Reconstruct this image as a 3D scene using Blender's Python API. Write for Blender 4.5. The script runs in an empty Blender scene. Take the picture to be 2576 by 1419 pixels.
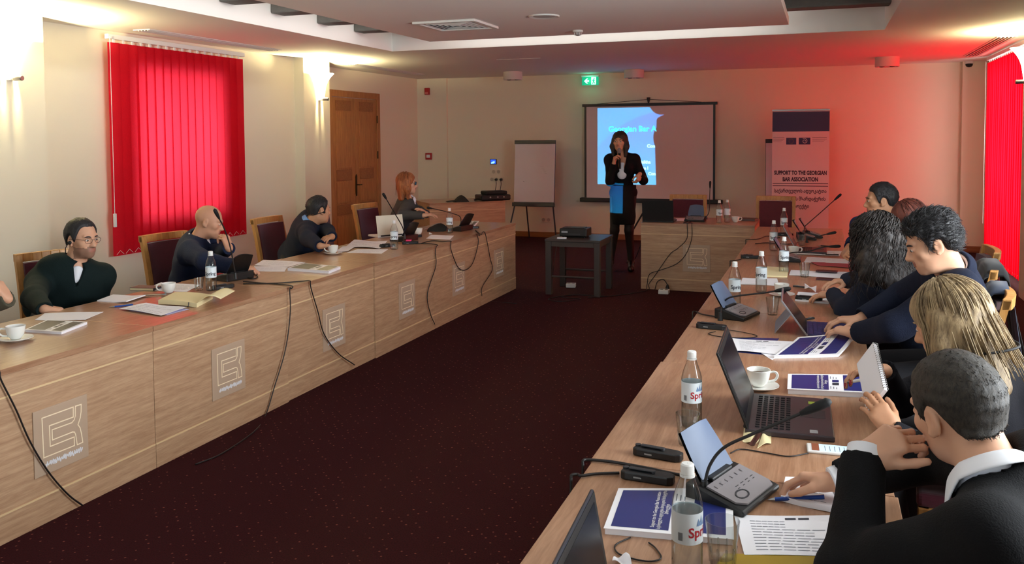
import bpy, bmesh, math, random
import numpy as np
from mathutils import Vector, Matrix, Euler

random.seed(7)
SC = bpy.context.scene
COL = SC.collection
PI = math.pi

# ------------------------------------------------------------------ camera
CAM_ROWS = [[0.941881, -0.010351, -0.335786], [0.335879, 0.048964, 0.940632], [-0.006705, 0.998747, -0.049595]]          # world axes seen in the camera frame (right, up, forward)
cam_data = bpy.data.cameras.new('camera')
cam = bpy.data.objects.new('camera', cam_data)
COL.objects.link(cam)
R = Matrix(CAM_ROWS)        # columns: right, up, forward in world coordinates
right, up, fwd = R.col[0], R.col[1], R.col[2]
rot = Matrix((right, up, -fwd)).transposed()
cam.matrix_world = Matrix.Translation((0, 0, 1.72)) @ rot.to_4x4()
cam_data.sensor_fit = 'HORIZONTAL'
cam_data.sensor_width = 36.0
cam_data.lens = 36.0 * 2190.0 / 2576.0
cam_data.shift_y = -(709.5 - 454.0) / 2576.0
cam_data.clip_start = 0.05
cam_data.clip_end = 100
SC.camera = cam

# ------------------------------------------------------------------ colour management, world, large lights
SC.view_settings.view_transform = 'Standard'
SC.view_settings.look = 'None'
SC.view_settings.gamma = 1.0
SC.view_settings.use_curve_mapping = False
SC.view_settings.exposure = 0.5
SC.cycles.use_denoising = True
SC.cycles.max_bounces = 10
SC.cycles.diffuse_bounces = 5
SC.cycles.transparent_max_bounces = 16
SC.cycles.sample_clamp_indirect = 6.0

world = bpy.data.worlds.new('daylight')
SC.world = world
world.use_nodes = True
wb = world.node_tree.nodes['Background']
wb.inputs['Color'].default_value = (0.75, 0.85, 1.0, 1)
wb.inputs['Strength'].default_value = 0.6


def area(name, loc, rot, sx, sy, power, color):
    d = bpy.data.lights.new(name, 'AREA')
    d.shape = 'RECTANGLE'; d.size = sx; d.size_y = sy
    d.energy = power; d.color = color
    o = bpy.data.objects.new(name, d); COL.objects.link(o)
    o.location = loc; o.rotation_euler = rot
    return o


# daylight arriving at the windows (the lamps stand outside the wall openings)
area('daylight_left_window', (-7.2, 7.575, 1.68), (0, -PI / 2, 0), 1.2, 1.1, 30, (0.95, 0.97, 1.0))
area('daylight_right_far_window', (3.0, 12.0, 1.6), (0, PI / 2, 0), 2.4, 2.6, 215, (1.0, 0.97, 0.93))
area('daylight_right_near_window', (3.1, 3.2, 1.9), (0, PI / 2, 0), 1.9, 3.2, 350, (0.92, 0.95, 1.0))
area('daylight_rear_window', (-2.6, -3.4, 1.7), (PI / 2, 0, 0), 3.0, 1.7, 60, (0.88, 0.93, 1.0))

# light thrown up from the sunlit ground outside, and two added fill lamps above the hung panel that brighten the tray walls
area('ground_bounce_right', (4.4, 3.2, 0.55), (0, PI / 2 + 0.42, 0), 1.2, 3.4, 420, (0.97, 0.97, 1.0))
area('tray_fill_left', (-4.18, 3.6, 2.96), (0, PI / 2, 0), 0.05, 10.5, 34, (1.0, 0.98, 0.95))
area('tray_fill_back', (-2.3, 9.02, 2.96), (PI / 2, 0, 0), 3.6, 0.05, 5, (1.0, 0.98, 0.95))

# ------------------------------------------------------------------ helpers

def lin(r, g, b):
    def f(c):
        c /= 255.0
        return c / 12.92 if c <= 0.04045 else ((c + 0.055) / 1.055) ** 2.4
    return (f(r), f(g), f(b))


def mat(name, rgb, rough=0.6, metal=0.0, noise=0.0, nscale=20.0, bump=0.0, bscale=60.0, emit=None, estr=0.0, coat=0.0, spec=0.5, sheen=0.0):
    m = bpy.data.materials.new(name); m.use_nodes = True
    nt = m.node_tree; b = nt.nodes['Principled BSDF']
    c = (*lin(*rgb), 1)
    b.inputs['Base Color'].default_value = c
    b.inputs['Roughness'].default_value = rough
    b.inputs['Metallic'].default_value = metal
    b.inputs['Coat Weight'].default_value = coat
    b.inputs['Specular IOR Level'].default_value = spec
    b.inputs['Sheen Weight'].default_value = sheen
    if noise or bump:
        tc = nt.nodes.new('ShaderNodeTexCoord')
    if noise:
        n = nt.nodes.new('ShaderNodeTexNoise'); n.inputs['Scale'].default_value = nscale; n.inputs['Detail'].default_value = 5
        nt.links.new(tc.outputs['Object'], n.inputs['Vector'])
        mr = nt.nodes.new('ShaderNodeMapRange')
        mr.inputs['To Min'].default_value = 1 - noise; mr.inputs['To Max'].default_value = 1 + noise
        nt.links.new(n.outputs['Fac'], mr.inputs['Value'])
        mx = nt.nodes.new('ShaderNodeVectorMath'); mx.operation = 'SCALE'
        mx.inputs[0].default_value = c[:3]
        nt.links.new(mr.outputs['Result'], mx.inputs['Scale'])
        nt.links.new(mx.outputs['Vector'], b.inputs['Base Color'])
    if bump:
        n2 = nt.nodes.new('ShaderNodeTexNoise'); n2.inputs['Scale'].default_value = bscale; n2.inputs['Detail'].default_value = 3
        nt.links.new(tc.outputs['Object'], n2.inputs['Vector'])
        bp = nt.nodes.new('ShaderNodeBump'); bp.inputs['Strength'].default_value = bump; bp.inputs['Distance'].default_value = 0.01
        nt.links.new(n2.outputs['Fac'], bp.inputs['Height'])
        nt.links.new(bp.outputs['Normal'], b.inputs['Normal'])
    if emit:
        b.inputs['Emission Color'].default_value = (*lin(*emit), 1)
        b.inputs['Emission Strength'].default_value = estr
    return m


def wood(name, dark, light, rough=0.4, stretch=(1.2, 16, 16), scale=3.0, coat=0.0):
    m = bpy.data.materials.new(name); m.use_nodes = True
    nt = m.node_tree; b = nt.nodes['Principled BSDF']
    b.inputs['Roughness'].default_value = rough
    b.inputs['Coat Weight'].default_value = coat
    b.inputs['Coat Roughness'].default_value = 0.15
    tc = nt.nodes.new('ShaderNodeTexCoord'); oi = nt.nodes.new('ShaderNodeObjectInfo')
    add = nt.nodes.new('ShaderNodeVectorMath'); add.operation = 'ADD'
    sc = nt.nodes.new('ShaderNodeVectorMath'); sc.operation = 'SCALE'; sc.inputs[0].default_value = (7, 3, 5)
    nt.links.new(oi.outputs['Random'], sc.inputs['Scale'])
    nt.links.new(tc.outputs['Object'], add.inputs[0]); nt.links.new(sc.outputs['Vector'], add.inputs[1])
    mp = nt.nodes.new('ShaderNodeMapping'); mp.inputs['Scale'].default_value = stretch
    nt.links.new(add.outputs['Vector'], mp.inputs['Vector'])
    n = nt.nodes.new('ShaderNodeTexNoise'); n.inputs['Scale'].default_value = scale; n.inputs['Detail'].default_value = 6
    n.inputs['Roughness'].default_value = 0.65; n.inputs['Distortion'].default_value = 0.6
    nt.links.new(mp.outputs['Vector'], n.inputs['Vector'])
    n2 = nt.nodes.new('ShaderNodeTexNoise'); n2.inputs['Scale'].default_value = scale * 5; n2.inputs['Detail'].default_value = 3
    nt.links.new(mp.outputs['Vector'], n2.inputs['Vector'])
    ad = nt.nodes.new('ShaderNodeMath'); ad.operation = 'MULTIPLY_ADD'; ad.inputs[1].default_value = 0.35
    nt.links.new(n2.outputs['Fac'], ad.inputs[0]); nt.links.new(n.outputs['Fac'], ad.inputs[2])
    cr = nt.nodes.new('ShaderNodeValToRGB')
    cr.color_ramp.elements[0].position = 0.48; cr.color_ramp.elements[0].color = (*lin(*dark), 1)
    cr.color_ramp.elements[1].position = 0.86; cr.color_ramp.elements[1].color = (*lin(*light), 1)
    nt.links.new(ad.outputs['Value'], cr.inputs['Fac'])
    nt.links.new(cr.outputs['Color'], b.inputs['Base Color'])
    bp = nt.nodes.new('ShaderNodeBump'); bp.inputs['Strength'].default_value = 0.08; bp.inputs['Distance'].default_value = 0.004
    nt.links.new(ad.outputs['Value'], bp.inputs['Height']); nt.links.new(bp.outputs['Normal'], b.inputs['Normal'])
    return m


def thin_glass(name, tint=(0.93, 0.95, 0.95), gloss=0.04):
    m = bpy.data.materials.new(name); m.use_nodes = True
    nt = m.node_tree; nt.nodes.remove(nt.nodes['Principled BSDF'])
    out = nt.nodes['Material Output']
    tr = nt.nodes.new('ShaderNodeBsdfTransparent')
    gl = nt.nodes.new('ShaderNodeBsdfGlossy'); gl.inputs['Roughness'].default_value = gloss
    lw = nt.nodes.new('ShaderNodeLayerWeight')
    pw = nt.nodes.new('ShaderNodeMath'); pw.operation = 'POWER'; pw.inputs[1].default_value = 2.6
    ma = nt.nodes.new('ShaderNodeMath'); ma.operation = 'MULTIPLY_ADD'; ma.inputs[1].default_value = 0.6; ma.inputs[2].default_value = 0.05
    pe = nt.nodes.new('ShaderNodeMath'); pe.operation = 'POWER'; pe.inputs[1].default_value = 3.5
    nt.links.new(lw.outputs['Facing'], pe.inputs[0])
    tm = nt.nodes.new('ShaderNodeMix'); tm.data_type = 'RGBA'; tm.inputs['A'].default_value = (*tint, 1); tm.inputs['B'].default_value = (0.30, 0.32, 0.33, 1)
    nt.links.new(pe.outputs['Value'], tm.inputs['Factor']); nt.links.new(tm.outputs['Result'], tr.inputs['Color'])
    nt.links.new(lw.outputs['Facing'], pw.inputs[0]); nt.links.new(pw.outputs['Value'], ma.inputs[0])
    mx = nt.nodes.new('ShaderNodeMixShader')
    nt.links.new(ma.outputs['Value'], mx.inputs['Fac'])
    nt.links.new(tr.outputs['BSDF'], mx.inputs[1]); nt.links.new(gl.outputs['BSDF'], mx.inputs[2])
    nt.links.new(mx.outputs['Shader'], out.inputs['Surface'])
    return m


def translucent(name, rgb, trans_rgb, fac, nscale=350.0, estr=0.0):
    m = bpy.data.materials.new(name); m.use_nodes = True
    nt = m.node_tree; nt.nodes.remove(nt.nodes['Principled BSDF'])
    out = nt.nodes['Material Output']
    d = nt.nodes.new('ShaderNodeBsdfDiffuse'); t = nt.nodes.new('ShaderNodeBsdfTranslucent')
    tc = nt.nodes.new('ShaderNodeTexCoord'); n = nt.nodes.new('ShaderNodeTexNoise')
    n.inputs['Scale'].default_value = nscale; n.inputs['Detail'].default_value = 2
    nt.links.new(tc.outputs['Object'], n.inputs['Vector'])
    for node, c in ((d, lin(*rgb)), (t, lin(*trans_rgb))):
        mr = nt.nodes.new('ShaderNodeMapRange'); mr.inputs['From Min'].default_value = 0.3; mr.inputs['From Max'].default_value = 0.7
        mr.inputs['To Min'].default_value = 0.82; mr.inputs['To Max'].default_value = 1.1
        nt.links.new(n.outputs['Fac'], mr.inputs['Value'])
        sc = nt.nodes.new('ShaderNodeVectorMath'); sc.operation = 'SCALE'; sc.inputs[0].default_value = c
        nt.links.new(mr.outputs['Result'], sc.inputs['Scale']); nt.links.new(sc.outputs['Vector'], node.inputs['Color'])
    mx = nt.nodes.new('ShaderNodeMixShader'); mx.inputs['Fac'].default_value = fac
    nt.links.new(d.outputs['BSDF'], mx.inputs[1]); nt.links.new(t.outputs['BSDF'], mx.inputs[2])
    nt.links.new(mx.outputs['Shader'], out.inputs['Surface'])
    return m


class G:
    """collects plain geometry for one mesh object"""
    def __init__(s):
        s.v = []; s.f = []

    def add(s, vs, fs, M=None):
        k = len(s.v)
        if M is not None:
            vs = [tuple(M @ Vector(p)) for p in vs]
        s.v.extend([tuple(p) for p in vs]); s.f.extend([tuple(i + k for i in f) for f in fs])
        return s

    def box(s, x0, x1, y0, y1, z0, z1, M=None):
        vs = [(x0, y0, z0), (x1, y0, z0), (x1, y1, z0), (x0, y1, z0), (x0, y0, z1), (x1, y0, z1), (x1, y1, z1), (x0, y1, z1)]
        fs = [(3, 2, 1, 0), (4, 5, 6, 7), (0, 1, 5, 4), (1, 2, 6, 5), (2, 3, 7, 6), (3, 0, 4, 7)]
        return s.add(vs, fs, M)

    def cbox(s, c, d, M=None):
        return s.box(c[0] - d[0] / 2, c[0] + d[0] / 2, c[1] - d[1] / 2, c[1] + d[1] / 2, c[2] - d[2] / 2, c[2] + d[2] / 2, M)

    def lathe(s, prof, n=24, M=None, cap0=True, cap1=True):
        vs = []; fs = []
        for r, z in prof:
            for i in range(n):
                a = 2 * PI * i / n
                vs.append((r * math.cos(a), r * math.sin(a), z))
        for j in range(len(prof) - 1):
            for i in range(n):
                i2 = (i + 1) % n
                fs.append((j * n + i, j * n + i2, (j + 1) * n + i2, (j + 1) * n + i))
        if cap0: fs.append(tuple(range(n - 1, -1, -1)))
        if cap1: fs.append(tuple(range((len(prof) - 1) * n, len(prof) * n)))
        return s.add(vs, fs, M)

    def tube(s, pts, r, n=8, M=None, caps=True, flat=1.0):
        pts = [Vector(p) for p in pts]; vs = []; fs = []
        rs = r if isinstance(r, (list, tuple)) else [r] * len(pts)
        t0 = (pts[1] - pts[0]).normalized()
        u = t0.orthogonal().normalized()
        for k, p in enumerate(pts):
            a = pts[max(k - 1, 0)]; b = pts[min(k + 1, len(pts) - 1)]
            t = (b - a)
            t = t.normalized() if t.length > 1e-9 else t0
            u = (u - t * u.dot(t))
            u = u.normalized() if u.length > 1e-6 else t.orthogonal().normalized()
            w = t.cross(u)
            for i in range(n):
                an = 2 * PI * i / n
                vs.append(p + (u * math.cos(an) + w * (math.sin(an) * flat)) * rs[k])
        for j in range(len(pts) - 1):
            for i in range(n):
                i2 = (i + 1) % n
                fs.append((j * n + i, j * n + i2, (j + 1) * n + i2, (j + 1) * n + i))
        if caps:
            fs.append(tuple(range(n - 1, -1, -1))); fs.append(tuple(range((len(pts) - 1) * n, len(pts) * n)))
        return s.add(vs, fs, M)

    def prism(s, poly, z0, z1, M=None):
        n = len(poly)
        vs = [(x, y, z0) for x, y in poly] + [(x, y, z1) for x, y in poly]
        fs = [tuple(range(n - 1, -1, -1)), tuple(range(n, 2 * n))] + [(i, (i + 1) % n, n + (i + 1) % n, n + i) for i in range(n)]
        return s.add(vs, fs, M)

    def ball(s, c, rx, ry=None, rz=None, n=16, m=10, M=None):
        ry = rx if ry is None else ry; rz = rx if rz is None else rz
        prof = [(max(1e-4, math.sin(PI * j / m)), -math.cos(PI * j / m)) for j in range(m + 1)]
        T = Matrix.Translation(c) @ Matrix.Diagonal((rx, ry, rz, 1))
        return s.lathe(prof, n, T if M is None else M @ T)

    def sheet(s, nx, ny, fn, th=0.0, M=None):
        vs = []; fs = []
        for j in range(ny + 1):
            for i in range(nx + 1):
                vs.append(tuple(fn(i / nx, j / ny)))
        w = nx + 1
        for j in range(ny):
            for i in range(nx):
                fs.append((j * w + i, j * w + i + 1, (j + 1) * w + i + 1, (j + 1) * w + i))
        if th:
            k = len(vs)
            vs += [(x, y, z - th) for x, y, z in vs]
            fs += [tuple(reversed([q + k for q in f])) for f in fs]
            rim = [i for i in range(nx)] + [j * w + nx for j in range(ny)] + [ny * w + i for i in range(nx, 0, -1)] + [j * w for j in range(ny, 0, -1)]
            for a, b in zip(rim, rim[1:] + rim[:1]):
                fs.append((b, a, a + k, b + k))
        return s.add(vs, fs, M)

    def ribbon(s, pts, w, z0, z1, closed=False):
        """flat stroke of width w along 2-D points, from z0 to z1"""
        n = len(pts)
        for k in range(n if closed else n - 1):
            a = Vector(pts[k]); b = Vector(pts[(k + 1) % n]); d = (b - a)
            if d.length < 1e-9: continue
            d.normalize(); q = Vector((-d.y, d.x)) * w / 2; e = d * w / 2
            s.prism([tuple(a - e - q), tuple(b + e - q), tuple(b + e + q), tuple(a - e + q)], z0, z1 + 0.0002 * (k % 3))
        return s


def obj(name, g, m, parent=None, smooth=False, bevel=0.0, segs=2, kind=None):
    me = bpy.data.meshes.new(name)
    if isinstance(g, G):
        me.from_pydata(g.v, [], g.f)
    else:
        me = g
    me.validate(); me.update()
    if m is not None: me.materials.append(m)
    if smooth:
        me.polygons.foreach_set('use_smooth', [True] * len(me.polygons))
        if smooth == 'auto':
            me.set_sharp_from_angle(angle=math.radians(40))
    o = bpy.data.objects.new(name, me); COL.objects.link(o)
    if parent is not None: o.parent = parent
    if bevel:
        b = o.modifiers.new('bevel', 'BEVEL'); b.width = bevel; b.segments = segs; b.limit_method = 'ANGLE'; b.angle_limit = math.radians(40)
    if kind: o['kind'] = kind
    return o


def tag(o, label, cat, group=None):
    o['label'] = label; o['category'] = cat
    if group: o['group'] = group
    return o


def thing(name, label, cat, loc=(0, 0, 0), rotz=0.0, group=None):
    o = bpy.data.objects.new(name, None); COL.objects.link(o)
    o.empty_display_size = 0.1
    o.location = loc; o.rotation_euler = (0, 0, rotz)
    return tag(o, label, cat, group)


def struct(name, g, m, **k):
    o = obj(name, g, m, **k)
    o['kind'] = 'structure'
    return o


def dup(root, loc, rotz, label=None, group=None, skip=()):
    r = root.copy(); COL.objects.link(r); r.location = loc; r.rotation_euler = (0, 0, rotz)
    if label: r['label'] = label
    if group: r['group'] = group
    for ch in list(root.children):
        if ch.name.split('.')[0] in skip: continue
        c = ch.copy(); COL.objects.link(c); c.parent = r
        for gch in list(ch.children):
            d = gch.copy(); COL.objects.link(d); d.parent = c
    return r


def text_geo(body, size, M=None, bold=0.0, align='CENTER', extrude=0.0, bend=None):
    """lettering as a mesh; bend = radius wraps it round a cylinder about local z"""
    cu = bpy.data.curves.new('lettering', 'FONT')
    cu.body = body; cu.size = size; cu.align_x = align; cu.align_y = 'CENTER'; cu.offset = bold; cu.extrude = extrude
    cu.resolution_u = 3
    o = bpy.data.objects.new('lettering', cu); COL.objects.link(o)
    dg = bpy.context.evaluated_depsgraph_get()
    me = bpy.data.meshes.new_from_object(o.evaluated_get(dg))
    bpy.data.objects.remove(o)
    g = G()
    vs = [v.co.copy() for v in me.vertices]
    if bend:
        vs = [Vector((bend * math.sin(v.x / bend), -bend * math.cos(v.x / bend), v.y)) for v in vs]
    g.add(vs, [tuple(p.vertices) for p in me.polygons], M)
    bpy.data.meshes.remove(me)
    return g


def spline(ctrl, n=6):
    """Catmull-Rom through control points"""
    P = [Vector(p) for p in ctrl]; out = []
    Q = [P[0] * 2 - P[1]] + P + [P[-1] * 2 - P[-2]]
    for k in range(len(P) - 1):
        a, b, c, d = Q[k:k + 4]
        for i in range(n):
            t = i / n
            out.append(0.5 * ((2 * b) + (c - a) * t + (2 * a - 5 * b + 4 * c - d) * t * t + (-a + 3 * b - 3 * c + d) * t ** 3))
    out.append(P[-1])
    return out


# ------------------------------------------------------------------ materials
M_wall = mat('cream_wall_paint', (236, 229, 206), 0.85, bump=0.05, bscale=180)
M_ceil = mat('white_ceiling_paint', (242, 238, 232), 0.85, bump=0.03, bscale=150)
M_oak = wood('oak_veneer', (170, 132, 101), (202, 166, 132), 0.4)
M_oaktop = wood('oak_table_top', (152, 109, 80), (182, 141, 110), 0.3, coat=0.2)
M_oakdoor = wood('oak_door_wood', (150, 96, 52), (186, 130, 76), 0.45, stretch=(14, 14, 1.0))
M_oakband = wood('oak_cross_rail', (128, 78, 40), (160, 106, 60), 0.45, stretch=(1.0, 14, 14))
M_beech = wood('beech_chair_wood', (176, 122, 62), (204, 152, 88), 0.4, stretch=(10, 10, 1.2))
M_edge = mat('pale_wood_edging', (226, 196, 150), 0.45)
M_maroon = mat('maroon_upholstery', (84, 18, 40), 0.85, noise=0.25, nscale=60, sheen=0.3)
M_black = mat('black_plastic', (14, 14, 15), 0.42)
M_blackm = mat('matt_black_rubber', (10, 10, 11), 0.7)
M_cable = mat('black_cable', (22, 17, 16), 0.5)
M_dgrey = mat('dark_grey_plastic', (42, 42, 46), 0.45)
M_mgrey = mat('mid_grey_keypad', (128, 122, 124), 0.45, noise=0.06)
M_flap = mat('blue_grey_speaker_flap', (84, 98, 124), 0.55, noise=0.05)
M_white = mat('white_plastic', (235, 235, 232), 0.4)
M_paper = mat('white_paper', (245, 244, 249), 0.75)
M_paper2 = mat('cream_paper', (238, 224, 176), 0.75)
M_ink = mat('grey_printed_ink', (120, 122, 135), 0.8)
M_navyprint = mat('navy_cover_print', (30, 42, 112), 0.35)
M_dullcover = mat('dull_navy_cover', (44, 42, 58), 0.3)
M_porc = mat('white_porcelain', (238, 238, 232), 0.18, coat=0.4)
M_steel = mat('brushed_steel', (170, 170, 170), 0.3, metal=1.0)
M_brass = mat('dark_brass', (74, 52, 28), 0.35, metal=0.9)
M_glass = thin_glass('clear_glass')
M_red = mat('alarm_red_plastic', (170, 26, 34), 0.4)
M_label = mat('bottle_label_paper', (226, 236, 242), 0.5)
M_labelblue = mat('label_mountain_print', (120, 150, 190), 0.5)
M_labelred = mat('label_red_lettering', (178, 40, 52), 0.5)
M_labelink = mat('label_dark_print', (50, 54, 66), 0.5)
M_penblue = mat('blue_pen_plastic', (30, 70, 150), 0.3)
M_pink = mat('pink_sticky_paper', (240, 60, 130), 0.7)
M_yellow = mat('mustard_card_folder', (168, 138, 30), 0.6)
M_slat_l = translucent('red_blind_fabric', (200, 26, 46), (255, 62, 84), 0.5)
M_slat_r = translucent('scarlet_blind_fabric', (205, 12, 34), (255, 16, 40), 0.55)


M_water = thin_glass('still_water', (0.90, 0.93, 0.93), 0.02)


def carpet_mat():
    m = bpy.data.materials.new('maroon_dotted_carpet'); m.use_nodes = True
    nt = m.node_tree; b = nt.nodes['Principled BSDF']
    b.inputs['Roughness'].default_value = 0.95; b.inputs['Specular IOR Level'].default_value = 0.15
    tc = nt.nodes.new('ShaderNodeTexCoord')
    v = nt.nodes.new('ShaderNodeTexVoronoi'); v.inputs['Scale'].default_value = 22; v.inputs['Randomness'].default_value = 0.25
    mp = nt.nodes.new('ShaderNodeMapping'); mp.inputs['Rotation'].default_value = (0, 0, 0.785)
    nt.links.new(tc.outputs['Object'], mp.inputs['Vector']); nt.links.new(mp.outputs['Vector'], v.inputs['Vector'])
    cr = nt.nodes.new('ShaderNodeValToRGB')
    cr.color_ramp.elements[0].position = 0.08; cr.color_ramp.elements[0].color = (*lin(128, 70, 60), 1)
    cr.color_ramp.elements[1].position = 0.13; cr.color_ramp.elements[1].color = (0, 0, 0, 1)
    nt.links.new(v.outputs['Distance'], cr.inputs['Fac'])
    n = nt.nodes.new('ShaderNodeTexNoise'); n.inputs['Scale'].default_value = 160; n.inputs['Detail'].default_value = 3
    nt.links.new(tc.outputs['Object'], n.inputs['Vector'])
    c2 = nt.nodes.new('ShaderNodeValToRGB')
    c2.color_ramp.elements[0].position = 0.3; c2.color_ramp.elements[0].color = (*lin(38, 9, 12), 1)
    c2.color_ramp.elements[1].position = 0.7; c2.color_ramp.elements[1].color = (*lin(62, 14, 20), 1)
    nt.links.new(n.outputs['Fac'], c2.inputs['Fac'])
    mx = nt.nodes.new('ShaderNodeMix'); mx.data_type = 'RGBA'; mx.blend_type = 'LIGHTEN'
    mx.inputs['Factor'].default_value = 1.0
    nt.links.new(c2.outputs['Color'], mx.inputs['A']); nt.links.new(cr.outputs['Color'], mx.inputs['B'])
    nt.links.new(mx.outputs['Result'], b.inputs['Base Color'])
    bp = nt.nodes.new('ShaderNodeBump'); bp.inputs['Strength'].default_value = 0.3; bp.inputs['Distance'].default_value = 0.004
    nt.links.new(n.outputs['Fac'], bp.inputs['Height']); nt.links.new(bp.outputs['Normal'], b.inputs['Normal'])
    return m


M_carpet = carpet_mat()

# ================================================================== ROOM SHELL
ZC = 2.77                      # soffit height
YB = 14.23                     # back wall
YR = -3.0                      # rear wall (behind the camera)
g = G().box(-7.2, 2.8, YR, YB + 0.2, -0.1, 0)
struct('floor', g, M_carpet)

# left wall with two pillars, one window and the door recess
g = G()
g.box(-6.75, -6.5, YR, 6.95, 0, ZC).box(-6.75, -6.5, 8.2, 10.42, 0, ZC)
g.box(-6.75, -6.5, 6.95, 8.2, 0, 0.95).box(-6.75, -6.5, 6.95, 8.2, 2.4, ZC)
g.box(-6.5, -6.25, 4.95, 5.68, 0, ZC)              # pillar by the near sconce
g.box(-6.5, -6.25, 0.25, 0.95, 0, ZC)              # pillar nearer than the picture
g.box(-6.5, -6.36, 9.79, 10.42, 0, ZC)             # pillar by the far sconce
g.box(-7.05, -6.85, 10.42, 11.1, 0, ZC).box(-7.05, -6.85, 12.68, YB, 0, ZC).box(-7.05, -6.85, 11.1, 12.68, 2.44, ZC)
g.box(-7.05, -6.75, 10.2, 10.42, 0, ZC)
struct('wall_left', g, M_wall)
g = G().box(-7.05, 2.6, YB, YB + 0.2, 0, ZC)
g.box(-6.85, -6.28, YB - 0.06, YB, 0, ZC)          # flat pilaster in the left corner
g.box(1.9, 2.24, YB - 0.10, YB, 0, ZC)             # flat pilaster in the right corner
struct('wall_back', g, M_wall)
# right wall: far window, near window, pillar carrying the right sconce
g = G()
W0, W1 = 2.24, 2.5
g.box(W0, W1, YR, 1.6, 0, ZC).box(W0, W1, 4.8, 10.75, 0, ZC).box(W0, W1, 13.24, YB, 0, ZC)
g.box(W0, W1, 1.6, 4.8, 0, 0.95).box(W0, W1, 1.6, 4.8, 2.6, ZC)
g.box(W0, W1, 10.75, 13.24, 2.65, ZC).box(W0, W1, 10.75, 13.24, 0, 0.06)
g.box(1.97, W0, 9.75, 10.42, 0, ZC)
struct('wall_right', g, M_wall)
g = G()
g.box(-6.75, -4.1, YR - 0.2, YR, 0, ZC).box(-1.1, 2.5, YR - 0.2, YR, 0, ZC).box(-4.1, -1.1, YR - 0.2, YR, 0, 0.9).box(-4.1, -1.1, YR - 0.2, YR, 2.6, ZC)
struct('wall_rear', g, M_wall)

# ceiling: soffit ring, tray walls, high slab, hung panel
TX0, TX1, TY1, TY0 = -4.93, 0.57, 9.52, -2.4
g = G()
g.box(-7.05, TX0, YR - 0.2, YB + 0.2, ZC, ZC + 0.1).box(TX1, 2.6, YR - 0.2, YB + 0.2, ZC, ZC + 0.1)
g.box(TX0, TX1, TY1, YB + 0.2, ZC, ZC + 0.1).box(TX0, TX1, YR - 0.2, TY0, ZC, ZC + 0.1)
g.box(TX0 - 0.1, TX0, TY0, TY1 + 0.1, ZC + 0.1, 3.5).box(TX1, TX1 + 0.1, TY0, TY1 + 0.1, ZC + 0.1, 3.5)
g.box(TX0, TX1, TY1, TY1 + 0.1, ZC + 0.1, 3.5).box(TX0, TX1, TY0 - 0.1, TY0, ZC + 0.1, 3.5)
g.box(TX0 - 0.1, TX1 + 0.1, TY0 - 0.1, TY1 + 0.1, 3.4, 3.5)
struct('ceiling', g, M_ceil)
g = G().box(-4.26, -0.33, -2.0, 9.15, 2.82, 2.90)
pan = struct('ceiling_panel', g, M_ceil, bevel=0.004)
M_beam = mat('rough_grey_beam', (120, 118, 112), 0.9, noise=0.25, nscale=9, bump=0.4, bscale=25)
for k, y in enumerate((0.3, 1.05, 1.8, 2.55, 3.3, 4.05, 4.8, 5.55, 6.3, 7.05, 7.85, 8.6)):
    b = struct('ceiling_beam', G().box(TX0, TX1, y, y + 0.22, 2.905, 3.15), M_beam, bevel=0.015)

# skirting
g = G().box(-6.28, 1.885, YB - 0.015, YB, 0, 0.09).box(1.885, W0, YB - 0.115, YB - 0.1, 0, 0.09).box(1.885, 1.9, YB - 0.1, YB, 0, 0.09)
struct('baseboard_back', g, M_oakband)
g = G().box(-6.5, -6.485, 5.68, 9.79, 0, 0.09).box(-6.5, -6.485, YR, 4.95, 0, 0.09)
struct('baseboard_left', g, M_oakband)
struct('baseboard_right', G().box(W0 - 0.015, W0, 4.8, 9.75, 0, 0.09).box(W0 - 0.015, W0, 13.24, YB - 0.02, 0, 0.09), M_oakband)

# windows
M_winframe = mat('white_window_frame', (225, 225, 220), 0.4)


def window(name, x, y0, y1, z0, z1, nm):
    g = G()
    w = 0.06
    g.box(x - 0.03, x + 0.03, y0, y1, z0, z0 + w).box(x - 0.03, x + 0.03, y0, y1, z1 - w, z1)
    for k in range(nm + 1):
        y = y0 + (y1 - y0 - w) * k / nm
        g.box(x - 0.028, x + 0.028, y, y + w, z0 + w, z1 - w)
    o = struct(name, g, M_winframe)
    for k in range(nm):
        ya = y0 + (y1 - y0 - w) * k / nm + w; yb = y0 + (y1 - y0 - w) * (k + 1) / nm
        obj('pane', G().box(x - 0.003, x + 0.003, ya, yb, z0 + w, z1 - w), M_glass, o)
    return o


window('window_1', -6.66, 6.95, 8.2, 0.95, 2.4, 2)
window('window_2', 2.42, 10.75, 13.24, 0.06, 2.65, 3)
window('window_3', 2.42, 1.6, 4.8, 0.95, 2.6, 3)
g = G()
for x in (-4.1, -2.6, -1.16):
    g.box(x, x + 0.06, YR - 0.13, YR - 0.07, 0.9, 2.6)
g.box(-4.04, -1.16, YR - 0.13, YR - 0.07, 0.9, 0.96).box(-4.04, -1.16, YR - 0.13, YR - 0.07, 2.54, 2.6)
w4 = struct('window_4', g, M_winframe)
obj('pane', G().box(-4.04, -2.6, YR - 0.103, YR - 0.097, 0.96, 2.54), M_glass, w4)
obj('pane', G().box(-2.54, -1.16, YR - 0.103, YR - 0.097, 0.96, 2.54), M_glass, w4)

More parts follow.
